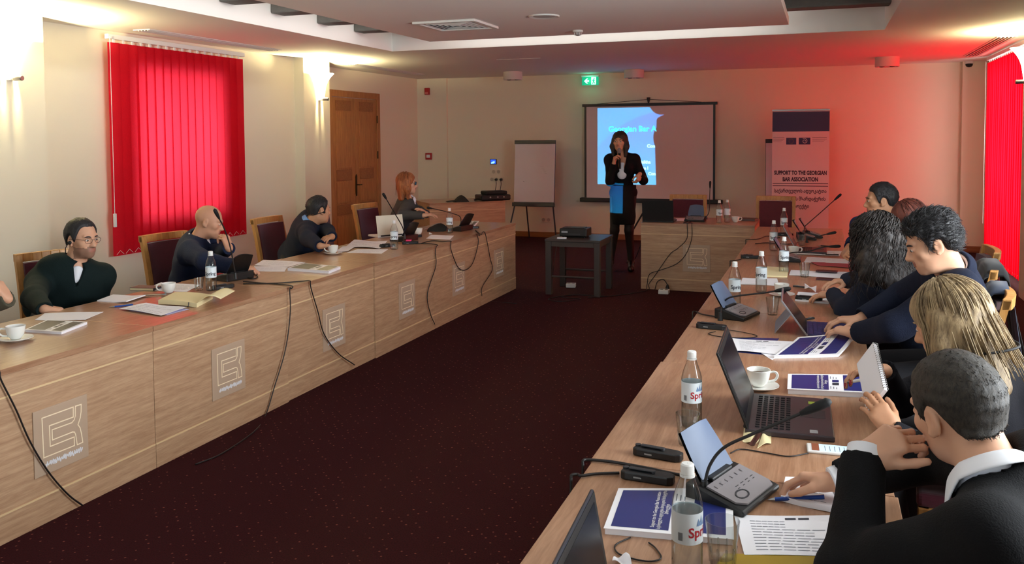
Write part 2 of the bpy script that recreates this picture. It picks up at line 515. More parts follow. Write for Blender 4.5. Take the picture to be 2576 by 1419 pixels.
# double door in the left recess (faces +x)
d = struct('door_1', G().box(-6.85, -6.80, 11.1, 11.2, 0, 2.44).box(-6.85, -6.80, 12.58, 12.68, 0, 2.44).box(-6.85, -6.80, 11.2, 12.58, 2.34, 2.44), M_oakdoor, bevel=0.006)
for s in (0, 1):
    y0 = 11.2 + s * 0.69; y1 = y0 + 0.69
    leaf = obj('door_leaf', G().box(-6.85, -6.815, y0 + 0.003, y1 - 0.003, 0.01, 2.337), M_oakdoor, d, bevel=0.003)
    for (z0, z1, m) in ((2.14, 2.29, M_oakband), (1.27, 2.12, M_oakdoor), (1.08, 1.25, M_oakband), (0.74, 1.06, M_oakdoor), (0.56, 0.72, M_oakband), (0.10, 0.54, M_oakdoor)):
        obj('door_panel', G().box(-6.815, -6.806, y0 + 0.12, y1 - 0.12, z0, z1), m, leaf, bevel=0.004)
hd = obj('door_handle', G().box(-6.81, -6.80, 11.865, 11.905, 0.86, 1.13).tube([(-6.80, 11.885, 1.0), (-6.75, 11.885, 1.0), (-6.75, 11.96, 1.0)], 0.009), M_brass, d, smooth='auto')
obj('escutcheon_finial', G().ball((-6.803, 11.885, 1.14), 0.006, 0.024, 0.024).ball((-6.803, 11.885, 0.85), 0.006, 0.024, 0.024), M_brass, d, smooth=True)
for z in (2.02, 1.45, 0.4):
    obj('hinge', G().tube([(-6.798, 12.575, z - 0.06), (-6.798, 12.575, z + 0.06)], 0.012), M_brass, d, smooth='auto')

# ceiling details -------------------------------------------------------
M_vent = mat('white_vent_metal', (226, 224, 218), 0.5)
M_void = mat('dark_vent_void', (36, 34, 34), 0.9)
t = thing('ceiling_vent', 'square white ceiling diffuser with nested louvres in the hung panel', 'vent', (-3.37, 7.86, 2.82))
obj('backing', G().box(-0.27, 0.27, -0.27, 0.27, -0.002, -0.001), M_void, t)
g = G()
a = 0.32
for (x0, x1, y0, y1) in ((-a, a, -a, -a + 0.05), (-a, a, a - 0.05, a), (-a, -a + 0.05, -a + 0.05, a - 0.05), (a - 0.05, a, -a + 0.05, a - 0.05)):
    g.box(x0, x1, y0, y1, -0.022, 0)
obj('frame', g, M_vent, t, bevel=0.003)
for k in range(5):
    r = 0.25 - k * 0.046
    q = G()
    for M in (Matrix.Rotation(j * PI / 2, 4, 'Z') for j in range(4)):
        q.add([(-r, -r, -0.004), (r, -r, -0.004), (r - 0.028, -r + 0.028, -0.02), (-r + 0.028, -r + 0.028, -0.02),
               (-r, -r, -0.001), (r, -r, -0.001), (r - 0.028, -r + 0.028, -0.017), (-r + 0.028, -r + 0.028, -0.017)],
              [(0, 1, 2, 3), (7, 6, 5, 4), (0, 4, 5, 1), (2, 6, 7, 3), (1, 5, 6, 2), (3, 7, 4, 0)], M)
    obj('louvre', q, M_vent, t)

t = thing('ceiling_speaker', 'round white flush ceiling fitting in the hung panel beside the diffuser', 'ceiling fitting', (-2.40, 7.62, 2.82))
obj('rim', G().lathe([(0.10, -0.004), (0.135, -0.012), (0.142, -0.004), (0.142, 0)], 32), M_vent, t, smooth='auto')
obj('grille', G().lathe([(0.001, -0.008), (0.06, -0.007), (0.101, -0.004)], 32), mat('pale_speaker_grille', (190, 186, 180), 0.6), t)
t = thing('smoke_detector', 'small white smoke detector on the hung ceiling panel', 'smoke detector', (-2.40, 8.78, 2.82))
obj('base', G().lathe([(0.055, 0), (0.055, -0.02), (0.05, -0.024)], 24), M_vent, t, smooth='auto')
obj('sensor_head', G().lathe([(0.04, -0.024), (0.036, -0.036), (0.03, -0.05), (0.012, -0.056)], 24), mat('grey_sensor_plastic', (150, 148, 142), 0.5), t, smooth='auto')
for j in range(8):
    an = j * PI / 4
    obj('sensor_rib', G().cbox((0.036 * math.cos(an), 0.036 * math.sin(an), -0.036), (0.008, 0.008, 0.026)), M_vent, t)

M_cyl = mat('white_lamp_housing', (216, 206, 198), 0.5)
M_lens = mat('downlight_lens', (120, 112, 104), 0.15)


def downlight(loc, label, first=[]):
    if first:
        return dup(first[0], loc, 0, label)
    t = thing('surface_downlight', label, 'ceiling light', loc, 0, 'drum downlights on the soffit')
    obj('housing', G().lathe([(0.155, 0), (0.155, -0.125), (0.15, -0.13), (0.14, -0.13), (0.135, -0.11), (0.001, -0.11)], 36, cap1=False), M_cyl, t, smooth='auto')
    for s in (-1, 1):
        obj('lens', G().lathe([(0.001, -0.138), (0.03, -0.134), (0.04, -0.11)], 20, Matrix.Translation((s * 0.065, 0, 0))), M_lens, t, smooth=True)
    first.append(t)
    return t


downlight((-4.713, 13.276, 2.770), 'white drum ceiling light left of the green exit sign')
downlight((-2.824, 13.688, 2.770), 'white drum ceiling light between the exit sign and the banner, above the screen')
downlight((0.812, 12.903, 2.770), 'reddish lit drum ceiling light nearest the right window')


def slot_vent(loc, L, rz, label):
    t = thing('slot_vent', label, 'vent', loc, rz, 'linear slot vents above the windows')
    obj('slot_backing', G().box(-L / 2, L / 2, -0.08, 0.08, -0.001, -0.0005), M_void, t)
    obj('frame', G().box(-L / 2 - 0.02, L / 2 + 0.02, -0.10, -0.08, -0.008, 0).box(-L / 2 - 0.02, L / 2 + 0.02, 0.08, 0.10, -0.008, 0).box(-L / 2 - 0.02, -L / 2, -0.08, 0.08, -0.008, 0).box(L / 2, L / 2 + 0.02, -0.08, 0.08, -0.008, 0), M_vent, t)
    for k in range(4):
        y = -0.056 + k * 0.037
        obj('slat', G().box(-L / 2, L / 2, y - 0.006, y + 0.006, -0.014, -0.002), M_vent, t)


slot_vent((-6.12, 7.75, ZC), 2.1, PI / 2, 'long ceiling slot vent over the red blind on the left wall')
slot_vent((-6.30, 12.0, ZC), 2.2, PI / 2, 'long ceiling slot vent in front of the oak double door')
slot_vent((1.86, 11.9, ZC), 2.4, PI / 2, 'dark slatted ceiling vent above the right window blind')
tag(obj('soffit_seam', G().box(-4.17, -3.55, 11.09, 11.105, ZC - 0.003, ZC), M_vent), 'thin pale strip on the soffit near the left drum light', 'ceiling strip')

# ------------------------------------------------------------------ vertical blinds

def blind(name, label, x, y0, y1, z0, z1, n, sgn, m, tilt):
    t = thing(name, label, 'window blind', (x, (y0 + y1) / 2, 0), 0)
    L = y1 - y0
    obj('head_rail', G().box(-0.022, 0.022, -L / 2 - 0.03, L / 2 + 0.03, z1 + 0.03, z1 + 0.075), M_white, t, bevel=0.003)
    step = L / n
    for k in range(n):
        y = -L / 2 + step * (k + 0.5)
        tl = tilt + 0.04 * math.sin(k * 2.3)
        M = Matrix.Translation((0, y, 0)) @ Matrix.Rotation(tl, 4, 'Z')
        s = G().sheet(6, 1, lambda u, v: (0.006 * math.sin(u * PI) - 0.003, (u - 0.5) * step * 1.17, z0 + v * (z1 - z0)), 0)
        s.v = [tuple(M @ Vector(p)) for p in s.v]
        so = obj('slat', s, m, t, smooth=True)
        obj('hook', G().cbox((0, y, z1 + 0.015), (0.008, 0.022, 0.032)), M_white, so)
        obj('weight_clip', G().tube([(sgn * 0.008, y - step * 0.4, z0 + 0.012), (sgn * 0.008, y, z0 + 0.05), (sgn * 0.008, y + step * 0.4, z0 + 0.012)], 0.0016, 5), M_white, so)
    return t, L


t, L = blind('vertical_blind', 'wide glowing red vertical blind on the left wall behind the seated men', -6.4, 6.56, 8.57, 0.60, 2.65, 17, 1, M_slat_l, -0.13)
obj('pull_cord', G().tube([(0.03, -L / 2 - 0.02, 2.7), (0.03, -L / 2 - 0.02, 1.0)], 0.003, 5), M_white, t)
obj('cord_weight', G().cbox((0.03, -L / 2 - 0.02, 0.95), (0.02, 0.03, 0.13)), M_white, t, bevel=0.004)
t, L = blind('vertical_blind', 'bright scarlet floor-length vertical blind at the right edge of the room', 2.1, 10.58, 13.29, 0.07, 2.68, 21, -1, M_slat_r, 0.13)
obj('pull_cord', G().tube([(-0.03, L / 2 + 0.03, 2.7), (-0.03, L / 2 + 0.03, 0.5)], 0.003, 5), M_white, t)

# ------------------------------------------------------------------ wall sconces
M_shade = bpy.data.materials.new('frosted_lit_glass'); M_shade.use_nodes = True
_b = M_shade.node_tree.nodes['Principled BSDF']
_b.inputs['Base Color'].default_value = (1, 0.95, 0.8, 1); _b.inputs['Emission Color'].default_value = (1.0, 0.84, 0.48, 1)
_b.inputs['Emission Strength'].default_value = 6.0; _b.inputs['Roughness'].default_value = 0.4
M_bulb = mat('glowing_bulb', (255, 250, 235), 0.4, emit=(255, 226, 160), estr=12.0)


def sconce(loc, rz, label, power):
    """local +x points away from the wall, local y runs along it"""
    t = thing('wall_sconce', label, 'wall lamp', loc, rz, 'uplighter sconces on the pillars')
    def fn(u, v):
        a = (u - 0.5) * PI
        r = 0.055 + 0.035 * v + 0.085 * v ** 4
        return (max(0.0, math.cos(a)) * r * 1.05 + 0.012, math.sin(a) * r * 1.15, -0.13 + 0.30 * v + 0.02 * v ** 4 * math.cos(a))
    obj('glass_shade', G().sheet(20, 14, fn, 0.0), M_shade, t, smooth=True)
    obj('bracket', G().box(0, 0.03, -0.03, 0.03, -0.17, -0.13).tube([(0.03, 0, -0.155), (0.06, 0, -0.155)], 0.02, 14), M_white, t, smooth='auto')
    obj('end_cylinder', G().tube([(0.06, 0, -0.155), (0.135, 0, -0.155), (0.14, 0, -0.155)], [0.022, 0.022, 0.018], 18), M_steel, t, smooth='auto')
    obj('bulb', G().ball((0.06, 0, 0.0), 0.022, 0.022, 0.05), M_bulb, t, smooth=True)
    d = bpy.data.lights.new('sconce_light', 'POINT'); d.energy = power; d.color = (1.0, 0.86, 0.46); d.shadow_soft_size = 0.03
    l = bpy.data.objects.new('sconce_light', d); COL.objects.link(l); l.parent = t; l.location = (0.09, 0, 0.155)
    return t


sconce((-6.25, 5.34, 2.38), 0, 'glowing glass wall sconce on the pillar at the left edge', 200)
sconce((-6.36, 10.16, 2.40), 0, 'glowing glass wall sconce on the pillar beside the oak door', 200)
sconce((1.97, 10.05, 2.40), PI, 'curved white wall sconce on the right pillar by the scarlet blind', 70)

# ------------------------------------------------------------------ things on the back wall
t = thing('exit_sign', 'green illuminated exit sign with white arrow and running figure', 'exit sign', (-3.66, 14.17, 2.655))
M_exit = mat('exit_sign_green', (0, 120, 90), 0.4, emit=(0, 190, 140), estr=0.55)
M_exitw = mat('exit_sign_white', (230, 255, 245), 0.4, emit=(200, 255, 235), estr=0.8)
obj('panel', G().box(-0.14, 0.14, -0.012, 0.012, -0.075, 0.06), M_exit, t)
obj('housing', G().box(-0.15, 0.15, -0.03, 0.03, 0.06, 0.085), M_white, t, bevel=0.004)
F = Matrix.Rotation(PI / 2, 4, 'X')
FF = Matrix.Translation((0, -0.0125, 0)) @ F
obj('arrow', G().prism([(-0.105, -0.01), (-0.06, 0.035), (-0.035, 0.035), (-0.06, 0.005), (-0.02, 0.005), (-0.02, -0.022), (-0.06, -0.022), (-0.035, -0.05), (-0.06, -0.05)], 0, 0.002, FF), M_exitw, t)
obj('doorway', G().box(0.02, 0.1, -0.0145, -0.0125, -0.068, 0.055), M_exitw, t)
obj('running_figure', G().prism([(0.055, 0.02), (0.07, 0.02), (0.085, -0.005), (0.078, -0.01), (0.068, 0.003), (0.07, -0.022), (0.09, -0.05), (0.08, -0.055), (0.06, -0.028), (0.05, -0.06), (0.034, -0.062), (0.05, -0.015), (0.04, 0.0), (0.034, -0.012), (0.028, -0.006)], 0, 0.0015, Matrix.Translation((0, -0.0145, 0)) @ F).ball((0.068, -0.0155, 0.034), 0.011, 0.002, 0.011), M_exit, t)
d = bpy.data.lights.new('exit_glow', 'POINT'); d.energy = 0.5; d.color = (0.1, 1.0, 0.6); d.shadow_soft_size = 0.05
l = bpy.data.objects.new('exit_glow', d); COL.objects.link(l); l.parent = t; l.location = (0, -0.08, 0)

t = thing('alarm_sounder', 'small red fire alarm sounder high in the left corner of the back wall', 'alarm', (-6.64, YB - 0.06, 2.545))
obj('body', G().box(-0.045, 0.045, -0.05, 0, -0.06, 0.06), M_red, t, bevel=0.008)
obj('strobe', G().box(-0.03, 0.03, -0.062, -0.05, -0.05, -0.015), mat('pale_red_lens', (214, 120, 120), 0.3), t, bevel=0.004)
t = thing('alarm_call_point', 'red square call point box with pale centre under the alarm sounder', 'alarm', (-6.63, YB - 0.06, 1.39))
obj('frame', G().box(-0.06, 0.06, -0.035, 0, -0.06, 0.06), M_red, t, bevel=0.006)
obj('push_plate', G().box(-0.035, 0.035, -0.039, -0.035, -0.025, 0.03), M_label, t)
t = thing('control_screen', 'tiny lit blue wall touch screen above the sockets', 'screen', (-5.42, YB, 1.295))
obj('bezel', G().box(-0.06, 0.06, -0.02, 0, -0.045, 0.045), M_black, t, bevel=0.004)
obj('display', G().box(-0.048, 0.048, -0.0215, -0.02, -0.036, 0.036), mat('blue_lit_display', (20, 40, 160), 0.3, emit=(40, 90, 255), estr=0.9), t)
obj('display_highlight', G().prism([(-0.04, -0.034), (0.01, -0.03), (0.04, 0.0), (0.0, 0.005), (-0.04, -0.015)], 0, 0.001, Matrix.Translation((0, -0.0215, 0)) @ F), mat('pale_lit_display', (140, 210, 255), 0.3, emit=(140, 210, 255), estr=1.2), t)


def plate(loc, n, label, plugs=()):
    t = thing('wall_socket', label, 'socket', loc, 0)
    obj('plate', G().box(-0.045 * n, 0.045 * n, -0.012, 0, -0.043, 0.043), M_wall, t, bevel=0.004)
    for k in range(n):
        x = -0.045 * n + 0.045 + 0.09 * k
        obj('socket_face', G().lathe([(0.03, 0), (0.03, 0.004), (0.02, 0.003)], 20, Matrix.Translation((x, -0.012, 0)) @ Matrix.Rotation(PI / 2, 4, 'X')), mat('socket_cream', (190, 180, 160), 0.5) if k == 0 else bpy.data.materials['socket_cream'], t, smooth='auto')
        if k in plugs:
            tag(obj('power_plug', G().lathe([(0.022, 0.01), (0.02, 0.05), (0.008, 0.055)], 14, Matrix.Translation((loc[0] + x, loc[1] - 0.012, loc[2])) @ Matrix.Rotation(PI / 2, 4, 'X')).tube(spline([(loc[0] + x, loc[1] - 0.06, loc[2]), (loc[0] + x + 0.02, loc[1] - 0.09, loc[2] - 0.08), (loc[0] + x, loc[1] - 0.1, loc[2] - 0.22)]), 0.006, 6), M_black, smooth='auto'), 'black plug with a hanging lead in the %s of the triple socket' % ('middle' if k == 1 else 'last opening'), 'plug')


plate((-5.37, YB, 1.12), 2, 'blank cream wall plates just under the lit touch screen')
plate((-5.36, YB, 0.985), 3, 'cream triple socket with black plugs above the corner cabinet', (1, 2))
plate((-4.46, YB, 0.30), 2, 'low twin wall socket beside the flip chart legs')
t = thing('dome_camera', 'small dark dome security camera high in the right corner', 'camera', (1.98, 14.13, 2.74))
obj('base', G().lathe([(0.06, 0.03), (0.06, 0.0), (0.055, -0.005)], 24), M_white, t, smooth='auto')
obj('dome', G().lathe([(0.05, -0.005), (0.046, -0.03), (0.03, -0.05), (0.001, -0.056)], 24), M_black, t, smooth=True)

# ================================================================== FURNITURE
M_plaque = mat('frosted_plaque_acrylic', (190, 164, 140), 0.4)
M_etch = mat('etched_cream_line', (250, 230, 196), 0.5)
M_frost = mat('frosty_white_lettering', (226, 226, 230), 0.6)

_C = [(.15, .13), (.725, .131), (.72, .287), (.278, .283), (.28, .6), (.725, .603), (.725, .738), (.16, .733)]
_K = [(.322, .36), (.69, .366), (.735, .335), (.758, .283), (.765, .131), (.879, .135), (.872, .25), (.855, .335), (.805, .435), (.845, .50), (.868, .60), (.886, .74), (.779, .744), (.765, .64), (.752, .567), (.735, .53), (.70, .515), (.322, .515)]


def emblem_parts(parent, cx, cz, y):
    S = 0.30
    T = Matrix.Translation((cx, y, cz)) @ Matrix.Rotation(PI / 2, 4, 'X')
    pq = obj('plaque', G().box(-S / 2, S / 2, -S / 2, S / 2, 0, 0.006, T), M_plaque, parent, bevel=0.002)
    q = lambda pts: [((u - 0.5) * S, (0.5 - v) * S) for u, v in pts]
    e = G().ribbon(q(_C), 0.005, 0.006, 0.0068, True).ribbon(q(_K), 0.005, 0.006, 0.0068, True)
    e.v = [tuple(T @ Vector(p)) for p in e.v]
    obj('emblem_outline', e, M_etch, pq)
    rnd = random.Random(3)
    pts = []
    for i in range(64):
        u = 0.2 + 0.68 * i / 63
        pts.append((u + rnd.uniform(-.008, .008), 0.845 + 0.028 * math.sin(i * 1.9) + rnd.uniform(-.012, .012)))
    e = G().ribbon(q(pts), 0.0055, 0.006, 0.0066)
    e.v = [tuple(T @ Vector(p)) for p in e.v]
    obj('script_lettering', e, M_frost, pq)


def table_unit(label, loc, rz, L, D=0.84, group=None, emblem=True):
    """local x along the length, front face on y=0 looking to -y"""
    t = thing('conference_table', label, 'table', loc, rz, group)
    h = L / 2 - 0.0015
    obj('tabletop', G().box(-h, h, 0.0, D, 0.722, 0.75), M_oaktop, t, bevel=0.002)
    obj('top_band', G().box(-h, h, 0.004, 0.024, 0.63, 0.722), M_oak, t)
    obj('front_panel', G().box(-h, h, 0.006, 0.024, 0.130, 0.622), M_oak, t)
    obj('plinth', G().box(-h, h, 0.003, 0.022, 0.0, 0.122), M_oak, t)
    obj('edge_strip', G().box(-h, h, 0.002, 0.022, 0.622, 0.63), M_edge, t)
    obj('edge_strip', G().box(-h, h, 0.002, 0.022, 0.122, 0.130), M_edge, t)
    for s in (-1, 1):
        x = s * (h - 0.012)
        obj('side_panel', G().box(x - 0.011, x + 0.011, 0.024, D - 0.03, 0.0, 0.722), M_oak, t)
    if emblem:
        emblem_parts(t, 0.0, 0.37, 0.006)
    return t


LX = -3.27
ys = [1.23, 2.41, 3.595, 4.80, 5.98, 7.08, 8.19, 9.28]
names = ['outside the picture', 'first oak table unit in the left row, under the nearest coffee cup', 'second oak table unit in the left row, beneath the open cream notebook',
         'third oak table unit in the left row, beneath the navy booklet', 'fourth oak table unit in the left row, in front of the man turning away',
         'fifth oak table unit in the left row, with a cable looping over its plaque', 'last oak table unit in the left row, nearest the presenter']
for k in range(1, 7):
    y0, y1 = ys[k], ys[k + 1]
    dz = 0.0 if k not in (3,) else 0.0
    table_unit(names[k], (LX - (0.012 if k == 3 else 0), (y0 + y1) / 2, dz), PI / 2, y1 - y0, group='oak tables of the left row')
RX = -0.64
yr = [0.6, 1.30, 2.50, 3.71, 4.90, 6.10, 7.30, 8.45, 9.60]
names = ['right row oak table unit closest to the camera, under the dark laptop corner', 'right row oak table unit carrying the near bottle and conference microphone', 'right row oak table unit carrying the big open black laptop',
         'right row oak table unit carrying the tablet with its kickstand', 'right row oak table unit carrying the dark pen and white cup with saucer', 'right row oak table unit with papers before the curly haired woman',
         'right row oak table unit in front of the man with folded arms', 'right row oak table unit ending beside the head table']
for k in range(8):
    y0, y1 = yr[k], yr[k + 1]
    table_unit(names[k], (RX + (0.0 if k != 2 else -0.008), (y0 + y1) / 2, 0), -PI / 2, y1 - y0, 0.84, 'oak tables of the right row', k > 4)
table_unit('oak head table with plaque and trailing cables behind the presenter', (-1.30, 9.68, 0), 0, 1.24, 0.80)
table_unit('oak corner table turned at an angle in the far left corner', (-5.015, 12.075, 0), 0.732, 1.21, 0.85, None, False)

# ------------------------------------------------------------------ chairs (local +y = the way the sitter faces)

def make_chair(label, loc, rz, arms=False):
    t = thing('conference_chair', label, 'chair', loc, rz, 'wooden chairs with maroon upholstery')
    W, Dp = 0.23, 0.22
    obj('seat_frame', G().box(-W, W, -Dp, -Dp + 0.04, 0.40, 0.445).box(-W, W, Dp - 0.04, Dp, 0.40, 0.445).box(-W, -W + 0.04, -Dp, Dp, 0.40, 0.445).box(W - 0.04, W, -Dp, Dp, 0.40, 0.445), M_beech, t, bevel=0.005)
    obj('seat', G().box(-W + 0.008, W - 0.008, -Dp + 0.035, Dp + 0.005, 0.44, 0.492), M_maroon, t, bevel=0.018, segs=3)
    for s in (-1, 1):
        x = s * (W - 0.02)
        obj('leg', G().tube([(x, Dp - 0.03, 0.0), (x, Dp - 0.025, 0.42)], [0.018, 0.024], 8), M_beech, t, smooth='auto')
        obj('leg', G().tube([(x, -Dp - 0.05, 0.0), (x, -Dp + 0.015, 0.42)], [0.018, 0.024], 8), M_beech, t, smooth='auto')
        pts = [(x, -Dp + 0.005, 0.40), (x, -Dp - 0.01, 0.6), (x, -Dp - 0.045, 0.80), (x, -Dp - 0.085, 0.975)]
        post = G()
        for a, b in zip(pts, pts[1:]):
            post.add([(a[0] - 0.02, a[1] - 0.016, a[2]), (a[0] + 0.02, a[1] - 0.016, a[2]), (a[0] + 0.02, a[1] + 0.016, a[2]), (a[0] - 0.02, a[1] + 0.016, a[2]),
                      (b[0] - 0.02, b[1] - 0.016, b[2]), (b[0] + 0.02, b[1] - 0.016, b[2]), (b[0] + 0.02, b[1] + 0.016, b[2]), (b[0] - 0.02, b[1] + 0.016, b[2])],
                     [(3, 2, 1, 0), (4, 5, 6, 7), (0, 1, 5, 4), (1, 2, 6, 5), (2, 3, 7, 6), (3, 0, 4, 7)])
        obj('back_post', post, M_beech, t)
    def bow(u):
        return -0.03 * (1 - (2 * u - 1) ** 2)
    tr = G()
    for k in range(8):
        u0, u1 = k / 8, (k + 1) / 8
        x0, x1 = -W + 2 * W * u0, -W + 2 * W * u1
        a, b = bow(u0), bow(u1)
        y = -Dp - 0.085
        tr.add([(x0, y + a - 0.018, 0.935), (x1, y + b - 0.018, 0.935), (x1, y + b + 0.022, 0.93), (x0, y + a + 0.022, 0.93),
                (x0, y + a - 0.022, 0.985), (x1, y + b - 0.022, 0.985), (x1, y + b + 0.018, 0.985), (x0, y + a + 0.018, 0.985)],
               [(3, 2, 1, 0), (4, 5, 6, 7), (0, 1, 5, 4), (1, 2, 6, 5), (2, 3, 7, 6), (3, 0, 4, 7)])
    obj('top_rail', tr, M_beech, t, bevel=0.004)
    pad = G().sheet(10, 6, lambda u, v: ((u - 0.5) * 2 * (W - 0.04), -Dp - 0.0 - 0.062 * v + bow(u) * 0.9 + 0.028 + 0.01 * math.sin(PI * u) * math.sin(PI * v), 0.52 + 0.405 * v))
    k = len(pad.v)
    pad.v += [(x, y - 0.05, z) for x, y, z in pad.v]
    pad.f += [tuple(reversed([q + k for q in f])) for f in pad.f]
    w = 11
    rim = list(range(10)) + [j * w + 10 for j in range(6)] + [6 * w + i for i in range(10, 0, -1)] + [j * w for j in range(6, 0, -1)]
    for a, b in zip(rim, rim[1:] + rim[:1]):
        pad.f.append((b, a, a + k, b + k))
    obj('backrest', pad, M_maroon, t, smooth='auto')
    return t


CH = make_chair('maroon chair of the man in the dark green sweater', (-4.55, 4.30, 0), -PI / 2 - 0.35)
dup(CH, (-4.58, 5.48, 0), -PI / 2 - 0.1, 'maroon chair of the bald man in the navy sweater')
dup(CH, (-4.62, 6.92, 0), -PI / 2, 'maroon chair of the man turning away in a navy sweater')
dup(CH, (-4.62, 7.92, 0), -PI / 2 + 0.35, 'empty maroon chair half hidden behind the head of the man turning away')
dup(CH, (-4.55, 8.62, 0), -PI / 2 - 0.1, 'maroon chair of the ginger haired woman in the grey blazer')
dup(CH, (-4.45, 3.1, 0), -PI / 2, 'maroon chair of the person at the left edge of the picture')
dup(CH, (-1.585, 10.72, 0), PI, 'empty maroon chair behind the head table in front of the screen')
dup(CH, (-0.53, 10.72, 0), PI, 'empty maroon chair in front of the roll-up banner')
dup(CH, (0.62, 2.3, 0), PI / 2, 'maroon chair of the foreground man with the white collar')
dup(CH, (0.56, 3.42, 0), PI / 2 - 0.1, 'maroon chair of the blonde woman')
dup(CH, (0.50, 4.62, 0), PI / 2 - 0.1, 'maroon chair of the black haired man with the wrist watch')
dup(CH, (0.58, 5.5, 0), PI / 2 - 0.05, 'chair of the curly haired woman with a black coat over its back')
dup(CH, (0.72, 6.3, 0), PI / 2, 'maroon chair of the auburn haired woman')
dup(CH, (0.62, 7.1, 0), PI / 2, 'maroon chair of the man with folded arms')

# black coat over the curly woman's chair
def coat_fn(u, v):
    a = (v - 0.5) * 2
    s = abs(a)
    x = (1 if a > 0 else -1) * (0.045 + 0.10 * min(1, s * 1.2) ** 1.3) if s > 0.12 else a / 0.12 * 0.045
    z = 1.015 - 0.0 if s < 0.12 else 1.015 - (s - 0.12) * (0.72 if a > 0 else 0.35)
    w = 0.21 + 0.06 * s
    fold = 0.018 * math.sin(u * 14 + a * 2) * s
    drop = 0.05 * (2 * u - 1) ** 4
    return (x + fold, (u - 0.5) * 2 * w, z - drop)


t = thing('black_coat', 'black coat hung over a chair back at the right edge', 'coat', (0.90, 5.47, 0), -0.05)
obj('coat_cloth', G().sheet(24, 24, coat_fn, 0.012), mat('black_coat_wool', (20, 20, 24), 0.9, sheen=0.2), t, smooth=True)
def coat2_fn(u, v):
    a = (v - 0.5) * 2
    s = abs(a)
    x = (1 if a > 0 else -1) * (0.04 + 0.08 * min(1, s * 1.2) ** 1.3) if s > 0.12 else a / 0.12 * 0.04
    z = 1.0 if s < 0.12 else 1.0 - (s - 0.12) * (0.75 if a > 0 else 0.25)
    return (x + 0.014 * math.sin(u * 11 + 1) * s, (u - 0.5) * 2 * (0.13 + 0.05 * s), z - 0.03 * (2 * u - 1) ** 4)


t = thing('blue_jacket', 'dark blue jacket hanging behind the chair of the watch wearing man', 'jacket', (0.815, 4.75, 0), -0.1)
obj('jacket_cloth', G().sheet(20, 20, coat2_fn, 0.01), mat('slate_blue_jacket', (36, 46, 66), 0.85, sheen=0.2), t, smooth=True)

# ------------------------------------------------------------------ projector stand and projector
t = thing('projector_stand', 'low dark grey side table holding the projector', 'side table', (-2.535, 9.32, 0), 0.0)
M_stand = mat('dark_taupe_lacquer', (62, 54, 50), 0.4)
obj('tabletop', G().box(-0.31, 0.31, -0.31, 0.31, 0.585, 0.61), M_stand, t, bevel=0.004)
obj('apron', G().box(-0.29, 0.29, -0.29, -0.27, 0.53, 0.585).box(-0.29, 0.29, 0.27, 0.29, 0.53, 0.585).box(-0.29, -0.27, -0.27, 0.27, 0.53, 0.585).box(0.27, 0.29, -0.27, 0.27, 0.53, 0.585), M_stand, t)
for sx in (-1, 1):
    for sy in (-1, 1):
        obj('leg', G().box(sx * 0.272 - 0.032, sx * 0.272 + 0.032, sy * 0.272 - 0.032, sy * 0.272 + 0.032, 0, 0.585), M_stand, t, bevel=0.004)
for sy in (-1, 1):
    obj('stretcher', G().tube([(-0.27, sy * 0.272, 0.20), (0.27, sy * 0.272, 0.20)], 0.012), M_stand, t, smooth='auto')

t = thing('projector', 'black video projector on the low side table', 'projector', (-2.575, 9.30, 0.61), 0.03)
obj('body', G().box(-0.155, 0.155, -0.12, 0.12, 0.014, 0.105), M_black, t, bevel=0.012)
obj('lid', G().box(-0.12, 0.12, -0.09, 0.05, 0.105, 0.112), M_dgrey, t, bevel=0.003)
obj('lens_ring', G().lathe([(0.036, 0), (0.036, 0.022), (0.028, 0.024), (0.028, 0.01), (0.001, 0.008)], 24, Matrix.Translation((0.0, 0.12, 0.062)) @ Matrix.Rotation(-PI / 2, 4, 'X'), cap1=False), M_dgrey, t, smooth='auto')
obj('rear_panel', G().box(-0.13, -0.06, -0.1215, -0.1195, 0.055, 0.075), mat('pale_connector', (150, 150, 160), 0.4), t)
obj('side_vent', G().box(-0.05, 0.08, -0.1215, -0.1195, 0.035, 0.05), M_dgrey, t)
for sx in (-0.12, 0.12):
    obj('foot', G().lathe([(0.012, 0), (0.012, 0.015)], 12, Matrix.Translation((sx, 0.08, 0))), M_blackm, t)
    obj('foot', G().lathe([(0.012, 0), (0.012, 0.015)], 12, Matrix.Translation((sx, -0.09, 0))), M_blackm, t)
tag(obj('paper_scrap', G().box(-0.05, 0.05, -0.03, 0.03, 0, 0.012, Matrix.Translation((-2.68, 9.12, 0.61)) @ Matrix.Rotation(0.2, 4, 'Z')), M_paper), 'small white scrap beside the projector on its table', 'paper scrap')

# the projector's beam: a spot lamp whose slide is a node pattern
d = bpy.data.lights.new('projector_beam', 'SPOT'); d.energy = 1150; d.spot_size = math.radians(60); d.spot_blend = 0.0; d.shadow_soft_size = 0.004
l = bpy.data.objects.new('projector_beam', d); COL.objects.link(l)
l.location = (-2.575, 9.46, 0.672); l.rotation_euler = (PI / 2, 0, 0)
d.use_nodes = True
nt = d.node_tree; em = nt.nodes['Emission']
tc = nt.nodes.new('ShaderNodeTexCoord'); sp = nt.nodes.new('ShaderNodeSeparateXYZ')
nt.links.new(tc.outputs['Normal'], sp.inputs['Vector'])


def mth(op, a, b=None):
    n = nt.nodes.new('ShaderNodeMath'); n.operation = op
    for i, q in enumerate((a, b)):
        if q is None: continue
        if isinstance(q, (int, float)): n.inputs[i].default_value = q
        else: nt.links.new(q, n.inputs[i])
    return n.outputs[0]


